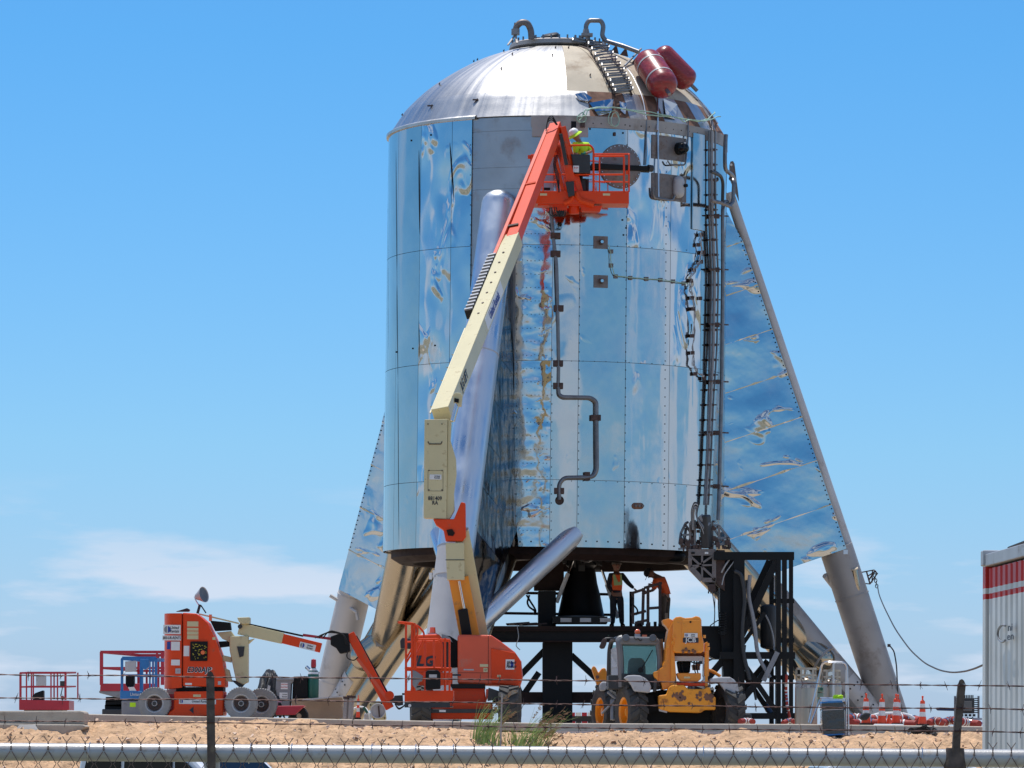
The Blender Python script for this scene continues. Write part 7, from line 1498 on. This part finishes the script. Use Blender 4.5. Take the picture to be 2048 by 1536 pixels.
MB().beam(O + dv * .0 + Z * (h_ - .05) - nv * .05, O + dv * Lc + Z * (h_ - .05) - nv * .05, .12, .1).build('top_rail', C['lgrey'], ct, bevel=.006); MB().beam(O + Z * .08 - nv * .05, O + dv * Lc + Z * .08 - nv * .05, .12, .16).build('bottom_rail', C['lgrey'], ct)
for s_ in (.06, Lc - .08):
    for z in (.06, h_ - .03): MB().box(O + dv * s_ + Z * z - nv * .06, (.17, .19, .13)).build('corner_casting', C['lgrey'], ct, bevel=.01)
MB().add([O + Z * (h_ - .02), O + dv * Lc + Z * (h_ - .02), O + dv * Lc - nv * 2.4 + Z * (h_ - .02), O - nv * 2.4 + Z * (h_ - .02)], [(0, 1, 2, 3)]).build('roof_panel', C['lgrey'], ct)
MB().tube([O + dv * .7 + Z * (h_ + .03) - nv * .1, O + dv * 2 + Z * (h_ + .05) - nv * .1, O + dv * 5 + Z * (h_ + .02) - nv * .1], .012, 5).build('roof_cable', C['black'], ct)
lb_ = sticker(ct, O + dv * 1.35 + Z * 1.6, dv, Z, .01, .001, 'lgrey')
for tx, s0, py, k in (('ni', 1.50, 1255, 'ink'), ('en', 1.52, 1273, 'ink')):
    o_ = O + dv * s0; yy = o_.y; o_.z = P(2020, py, yy).z; text(tx, 'lettering', C[k], lb_, o_, dv, Z, .085, 4.2, off=.012, shear=.05, bold=.01)
o_ = O + dv * 1.12; o_.z = P(2010, 1267, o_.y).z; m = MB(); m.tube([o_ + dv * .26 * math.cos(a) + Z * .068 * math.sin(a) + nv * .012 for a in [R(60 + i * 20) for i in range(13)]], .010, 5); m.build('logo_swoosh', C['mgrey'], lb_)
cb = MB(); 
for s_ in (.4, 3, 5.6): cb.bb((O + dv * s_).to_tuple()[:2] + (0,), Vector((O + dv * s_ - nv * 2.3).to_tuple()[:2] + (z0_,)) + Vector((0, .3, 0)))
one(cb, 'timber_supports', C['ply'], 'timber blocks under the white striped container', 'timbers')

# ================================================================== PARKED CARS below the berm
def car(lb, px0, px1, ytop, Yc, yaw, cat, flip=1):
    o = P((px0 + px1) / 2, ytop, Yc); zr = o.z; t = thing('parked_car', lb, cat, (o.x, Yc, 0), yaw, 'white cars parked at the foot of the berm'); h = zr; wp = C['carw']
    def b(pts, y0, y1, nm, mt, bv=.03, kk=0): m = MB(); m.prism([Vector((x * flip, y0, z)) for x, z in pts], (0, y1 - y0, 0)); return m.build(nm, mt, t, world=False, bevel=bv)
    b([(-2.25, .35), (-2.3, .8), (-2.2, h * .58), (-1.0, h * .60), (.9, h * .60), (2.0, h * .50), (2.25, h * .42), (2.3, .4)], -.9, .9, 'body', wp, .08)
    b([(-2.15, h * .57), (-2.0, h * .95), (-1.7, h), (.1, h), (.45, h * .95), (1.25, h * .6)], -.76, .76, 'cabin', wp, .06)
    for y in (-.79, .765):
        b([(-1.0, h * .64), (-.98, h * .93), (.05, h * .93), (.05, h * .64)], y, y + .02, 'side_window', C['dglass'], 0); b([(-1.95, h * .66), (-1.82, h * .92), (-1.08, h * .93), (-1.08, h * .64)], y, y + .02, 'side_window', C['dglass'], 0); b([(.12, h * .64), (.12, h * .92), (.35, h * .9), (1.0, h * .64)], y, y + .02, 'side_window', C['dglass'], 0)
    m = MB(); m.add([Vector(((x) * flip, y, z)) for x, z, y in [(1.27, h * .61, -.68), (1.27, h * .61, .68), (.5, h * .94, .62), (.5, h * .94, -.62)]], [(0, 1, 2, 3)]); m.build('windscreen', C['dglass'], t, world=False)
    m = MB(); m.add([Vector(((x) * flip, y, z)) for x, z, y in [(-2.165, h * .62, -.68), (-2.165, h * .62, .68), (-2.03, h * .93, .62), (-2.03, h * .93, -.62)]], [(0, 1, 2, 3)]); m.build('rear_window', C['dglass'], t, world=False)
    for x in (-1.4, 1.4):
        for y in (-.82, .82): m = MB(); m.lathe([(.0, .1), (.2, .1), (.33, .09), (.34, 0), (.33, -.09), (0, -.1)], 24, c=(x * flip, y, .33), axis=(0, 1, 0)); m.build('wheel', C['rubber'], t, smooth=True, world=False)
    for y in (-.92, .92): MB().box((.95 * flip, y, h * .62), (.12, .16, .12)).build('mirror', wp, t, world=False, bevel=.03)
    for y in (-.6, .6): MB().box((2.24 * flip, y, .68), (.1, .36, .14)).build('headlight', C['lens'], t, world=False, bevel=.02)
    return t
C['carw'] = mat('white car paint', (.75, .76, .80), .25, 0, .02, 1, coat=1)
car('white car with dark side glass parked below the berm at lower left', 300, 530, 1503, 66, R(-42), 'car')
car('white car roof barely showing behind the fence at lower right', 1795, 1960, 1524, 71, R(8), 'car')

# ================================================================== GRASS
def clump(px, py, Yd, n, hgt, lean, spread, lb, seed, plume=0):
    rn = random.Random(seed); b = P(px, py, Yd); t = thing('grass_clump', lb, 'grass', b, 0, 'tall grass clumps on the berm'); m = MB(); mp_ = MB()
    for i in range(n):
        a = rn.uniform(0, 6.28); r = rn.random() * spread; p0 = b + Vector((r * math.cos(a), r * math.sin(a) * .6, -.1)); h = hgt * rn.uniform(.35, 1.05); ln = lean * rn.uniform(.4, 1.3) + rn.uniform(-.16, .16); w = rn.uniform(.006, .011)
        q = [p0 + Vector((ln * h * s * s, rn.uniform(-.02, .02), h * s - .28 * h * s ** 3 * rn.uniform(.3, 1.4))) for s in (0, .25, .5, .75, 1)]; sd = Vector((rn.uniform(.5, 1), rn.uniform(-.7, .7), 0)).normalized()
        vs = []
        for j, c in enumerate(q): ww = w * (1 - j / 4.6); vs += [c - sd * ww, c + sd * ww]
        m.add(vs, [(2 * j, 2 * j + 1, 2 * j + 3, 2 * j + 2) for j in range(4)])
        if i < plume:
            top = q[-1]
            for j in range(26): s = rn.random(); c = q[2].lerp(top, .5 + .7 * s) + Vector((rn.uniform(-.02, .02), rn.uniform(-.02, .02), rn.uniform(-.015, .02))); e = c + Vector((rn.uniform(.0, .07), 0, rn.uniform(-.02, .05))); mp_.add([c, e, e + Vector((0, 0, .012)), c + Vector((0, 0, .012))], [(0, 1, 2, 3)])
    m.build('leaves', C['grass'], t, fix=False, kind='stuff')
    if plume: mp_.build('seed_plumes', C['plume'], t, fix=False, kind='stuff')
C['grass'] = mat('green grass', (.30, .42, .12), .6, 0, .5, 6, dirt=(.32, .27, .12), da=.2, ds=6); C['plume'] = mat('dry brown seed plumes', (.34, .21, .11), .8, 0, .3, 10)
def onb(px, Yd): x = P(px, 1490, Yd).x; z = bermz(x, Yd); return 768 - 0 if False else (px, z)
def clb(px, Yd): # pixel row of the berm surface at a photo column and distance
    lo, hi = 1440, 1560
    for _ in range(20):
        mid = (lo + hi) / 2; p = P(px, mid, Yd)
        if p.z > bermz(p.x, p.y): lo = mid
        else: hi = mid
    return mid
clump(972, clb(972, 79.6), 79.6, 100, 1.0, .42, .24, 'tall green grass clump with bent stalks left of the thin stake', 1, 4)
clump(950, clb(950, 79.8), 79.8, 16, 1.2, .35, .10, 'sparse grass stalks standing left of the green clump', 5, 3)
clump(1056, clb(1056, 79.7), 79.7, 140, 1.05, .6, .34, 'tall green grass clump with brown seed plumes right of the thin stake', 2, 22)
clump(1032, clb(1032, 80.2), 80.2, 60, .6, -.2, .3, 'short brownish grass tuft between the stake and the plumed clump', 3, 0)
for i, (x, yd) in enumerate(((560, 77.6), (1000, 77.8), (1750, 77.6))): clump(x, clb(x, yd), yd, 36, .16, .1, .14, ['little weed tuft low on the berm at left', 'little weed tuft low on the berm at centre', 'little weed tuft low on the berm at right'][i], 30 + i)
one(MB().beam(P(1001, 1494, 79.2), P(1004, 1388, 79.2), .03, .03), 'thin_stake', C['dull'], 'thin grey stake standing between the two grass clumps', 'stake')

# ================================================================== FENCE IN THE FOREGROUND
Yf = 16.5; sF = FPX / Yf
fe = thing('barbed_wire_fence', 'chain link fence with pale top rail and three barbed wire strands across the foreground', 'fence', (0, Yf, 0))
a = P(-900, 1509 - 5 - 6, Yf); b = P(2950, 1519 + 9, Yf)
def railc(px): return 1503.5 + (px / 2048) * 13.5       # centre row of the rail
A = P(-900, railc(-900), Yf); B = P(2950, railc(2950), Yf); rr = .0335
MB().tube([A, B], rr, 32).build('top_rail', C['galv'], fe, smooth=True)
m = MB(); m.tube([P(-160, railc(-160), Yf), P(-40, railc(-40), Yf)], rr + .003, 28); m.tube([P(1246, railc(1246), Yf), P(1252, railc(1252), Yf)], rr + .0015, 28); m.build('rail_sleeve', C['galv'], fe, smooth=True)
# angle-iron arms
def arm(pts, w, th_):
    m = MB()
    for (x0, y0, r0), (x1, y1, r1) in zip(pts, pts[1:]): m.beam(P(x0, y0, Yf - .05), P(x1, y1, Yf - .05), w, .004, up=(0, -1, 0), w2=w); m.beam(P(x0 - r0, y0, Yf - .04), P(x1 - r1, y1, Yf - .04), .005, .028, up=(0, -1, 0))
    m.add([P(pts[0][0] - 8, pts[0][1], Yf - .052), P(pts[0][0] + 7, pts[0][1], Yf - .052), P(pts[0][0] + 4, pts[0][1] - 7, Yf - .052), P(pts[0][0], pts[0][1] - 10, Yf - .052), P(pts[0][0] - 5, pts[0][1] - 8, Yf - .052)], [(0, 1, 2, 3, 4)])
    return m
fp1 = arm([(421, 1352, 7), (423, 1500, 7), (424, 1560, 7)], .029, 0).build('arm_post', C['post'], fe); fp2 = arm([(1924, 1368, 7), (1914, 1470, 7), (1910, 1560, 7)], .029, 0).build('arm_post', C['post'], fe)
for x, y, r in ((1910, 1522, 16),): MB().cyl(P(x, y - 26, Yf - .02), P(x, y + 30, Yf - .02), .034, 14, .046).build('post_cap', C['post'], fe, smooth=True)
MB().cyl(P(424, 1512, Yf + .02), P(426, 2400, Yf + .02), .030, 16).build('fence_pipe_post', C['galv'], fe, smooth=True); MB().cyl(P(1911, 1540, Yf + .02), P(1916, 2400, Yf + .02), .030, 16).build('fence_pipe_post', C['galv'], fe, smooth=True)
# chain link fabric
pitch = 37.05; m = MB(); top = []
k0 = -8; k1 = 64; rows = 50
phase = 22
for k in range(k0, k1):
    px = phase + (k) * pitch; ytop = railc(px) - 22; c = P(px, ytop + 14, Yf - .036); hw = pitch / 2 / sF; hh = .046
    yb0 = c.z
    # twisted knuckle over the rail
    for s in (0, math.pi):
        q = [c + Vector((.0035 * math.cos(s + t * 2.6), .0035 * math.sin(s + t * 2.6), .026 - .0048 * t)) for t in range(8)]
        tip = c + Vector((.0165 * math.cos(s), .002, .044)); m.tube([tip] + q, .0016, 5)
    # two zigzag wires leave the knuckle
    for s in (-1, 1):
        q = [c + Vector((.003 * s, 0, -.012))]
        z = c.z - .012; xx = c.x
        for r in range(rows):
            z -= hh; side = s if r % 2 == 0 else 0
            cx = c.x + hw * s * (1 if r % 2 == 0 else 0) + noise.noise(Vector((c.x * 3.1 + (hw * s if r % 2 == 0 else 0) * 3.1, z * 4, 2))) * .007
            q.append(Vector((cx - (.0035 * s if r % 2 == 0 else -.0035 * s), c.y + (.003 if (r + (s > 0)) % 2 else -.003), z)))
            if z < .04: break
        m.tube(q, .0017, 5, cap=False)
m.build('chain_link_mesh', C['linkw'], fe, smooth=True, fix=False, kind='stuff')
# rail ties
for x in (178, 500, 582, 742, 905, 1842, 830, 1405):
    yc = railc(x); MB().tube([P(x + 2 * math.sin(t), yc, Yf) + Vector((0, -.038 * math.cos(t), .038 * math.sin(t))) for t in [i * .5 for i in range(-3, 9)]], .0018, 5).build('tie_wire', C['alu'], fe)
# barbed strands
def strand(ya, yb, sag, seed, barbs):
    rn = random.Random(seed); x0, x1 = -700, 2750; n = 230; cs = []
    for i in range(n + 1):
        px = x0 + (x1 - x0) * i / n; py = ya + (yb - ya) * (px / 2048) + sag * math.sin(px * .0041 + seed) * .8 + noise.noise(Vector((px * .006, seed, 0))) * 2.2; cs.append(P(px, py, Yf - .055))
    m = MB()
    for ph in (0, math.pi):
        m.tube([c + Vector((0, .0019 * math.cos(i * 1.25 + ph), .0019 * math.sin(i * 1.25 + ph))) for i, c in enumerate(cs)], .00155, 5)
    w_ = m.build('barbed_strand', C['wire'], fe, smooth=True, fix=False)
    m0 = None
    for px in barbs:
        f = (px - x0) / (x1 - x0) * n; i = int(f); c = cs[i].lerp(cs[i + 1], f - i); m = MB()
        m.tube([c + Vector((-.004 + .0022 * t, .0036 * math.cos(t * 1.5), .0036 * math.sin(t * 1.5))) for t in range(5)], .0013, 4)
        for j in range(4): a = rn.uniform(0, 6.28) if j == 0 else a + 1.57 + rn.uniform(-.3, .3); L_ = rn.uniform(.015, .024); d = Vector((rn.uniform(-.45, .45), math.cos(a) * .7, math.sin(a))).normalized(); m.tube([c, c + d * L_], [.0014, .0007], 4)
        m.build('barb', C['wire'], w_, fix=False)
def bl_(s, st, rn): o = []; x = s; 
def bars(first, seed, sp=60):
    rn = random.Random(seed); x = first - 720; o = []
    while x < 2700: o.append(x); x += sp + rn.uniform(-9, 9)
    return o
strand(1348.5, 1372, .8, 1, [57, 122, 178, 245, 302, 545, 603, 682, 740, 817, 960, 1000] + [x for x in bars(1060, 3) if x > 1050] + [x for x in bars(0, 5) if x < -20])
strand(1395, 1419, 1.2, 2, [33, 125, 160, 590, 655, 735, 905] + [x for x in bars(1000, 8) if x > 960] + [x for x in bars(0, 6) if x < -20])
strand(1441.5, 1465, 1.0, 3, [10, 72, 130, 190, 250, 312, 435, 552, 620] + [x for x in bars(700, 9) if x > 660] + [x for x in bars(0, 7) if x < -20])
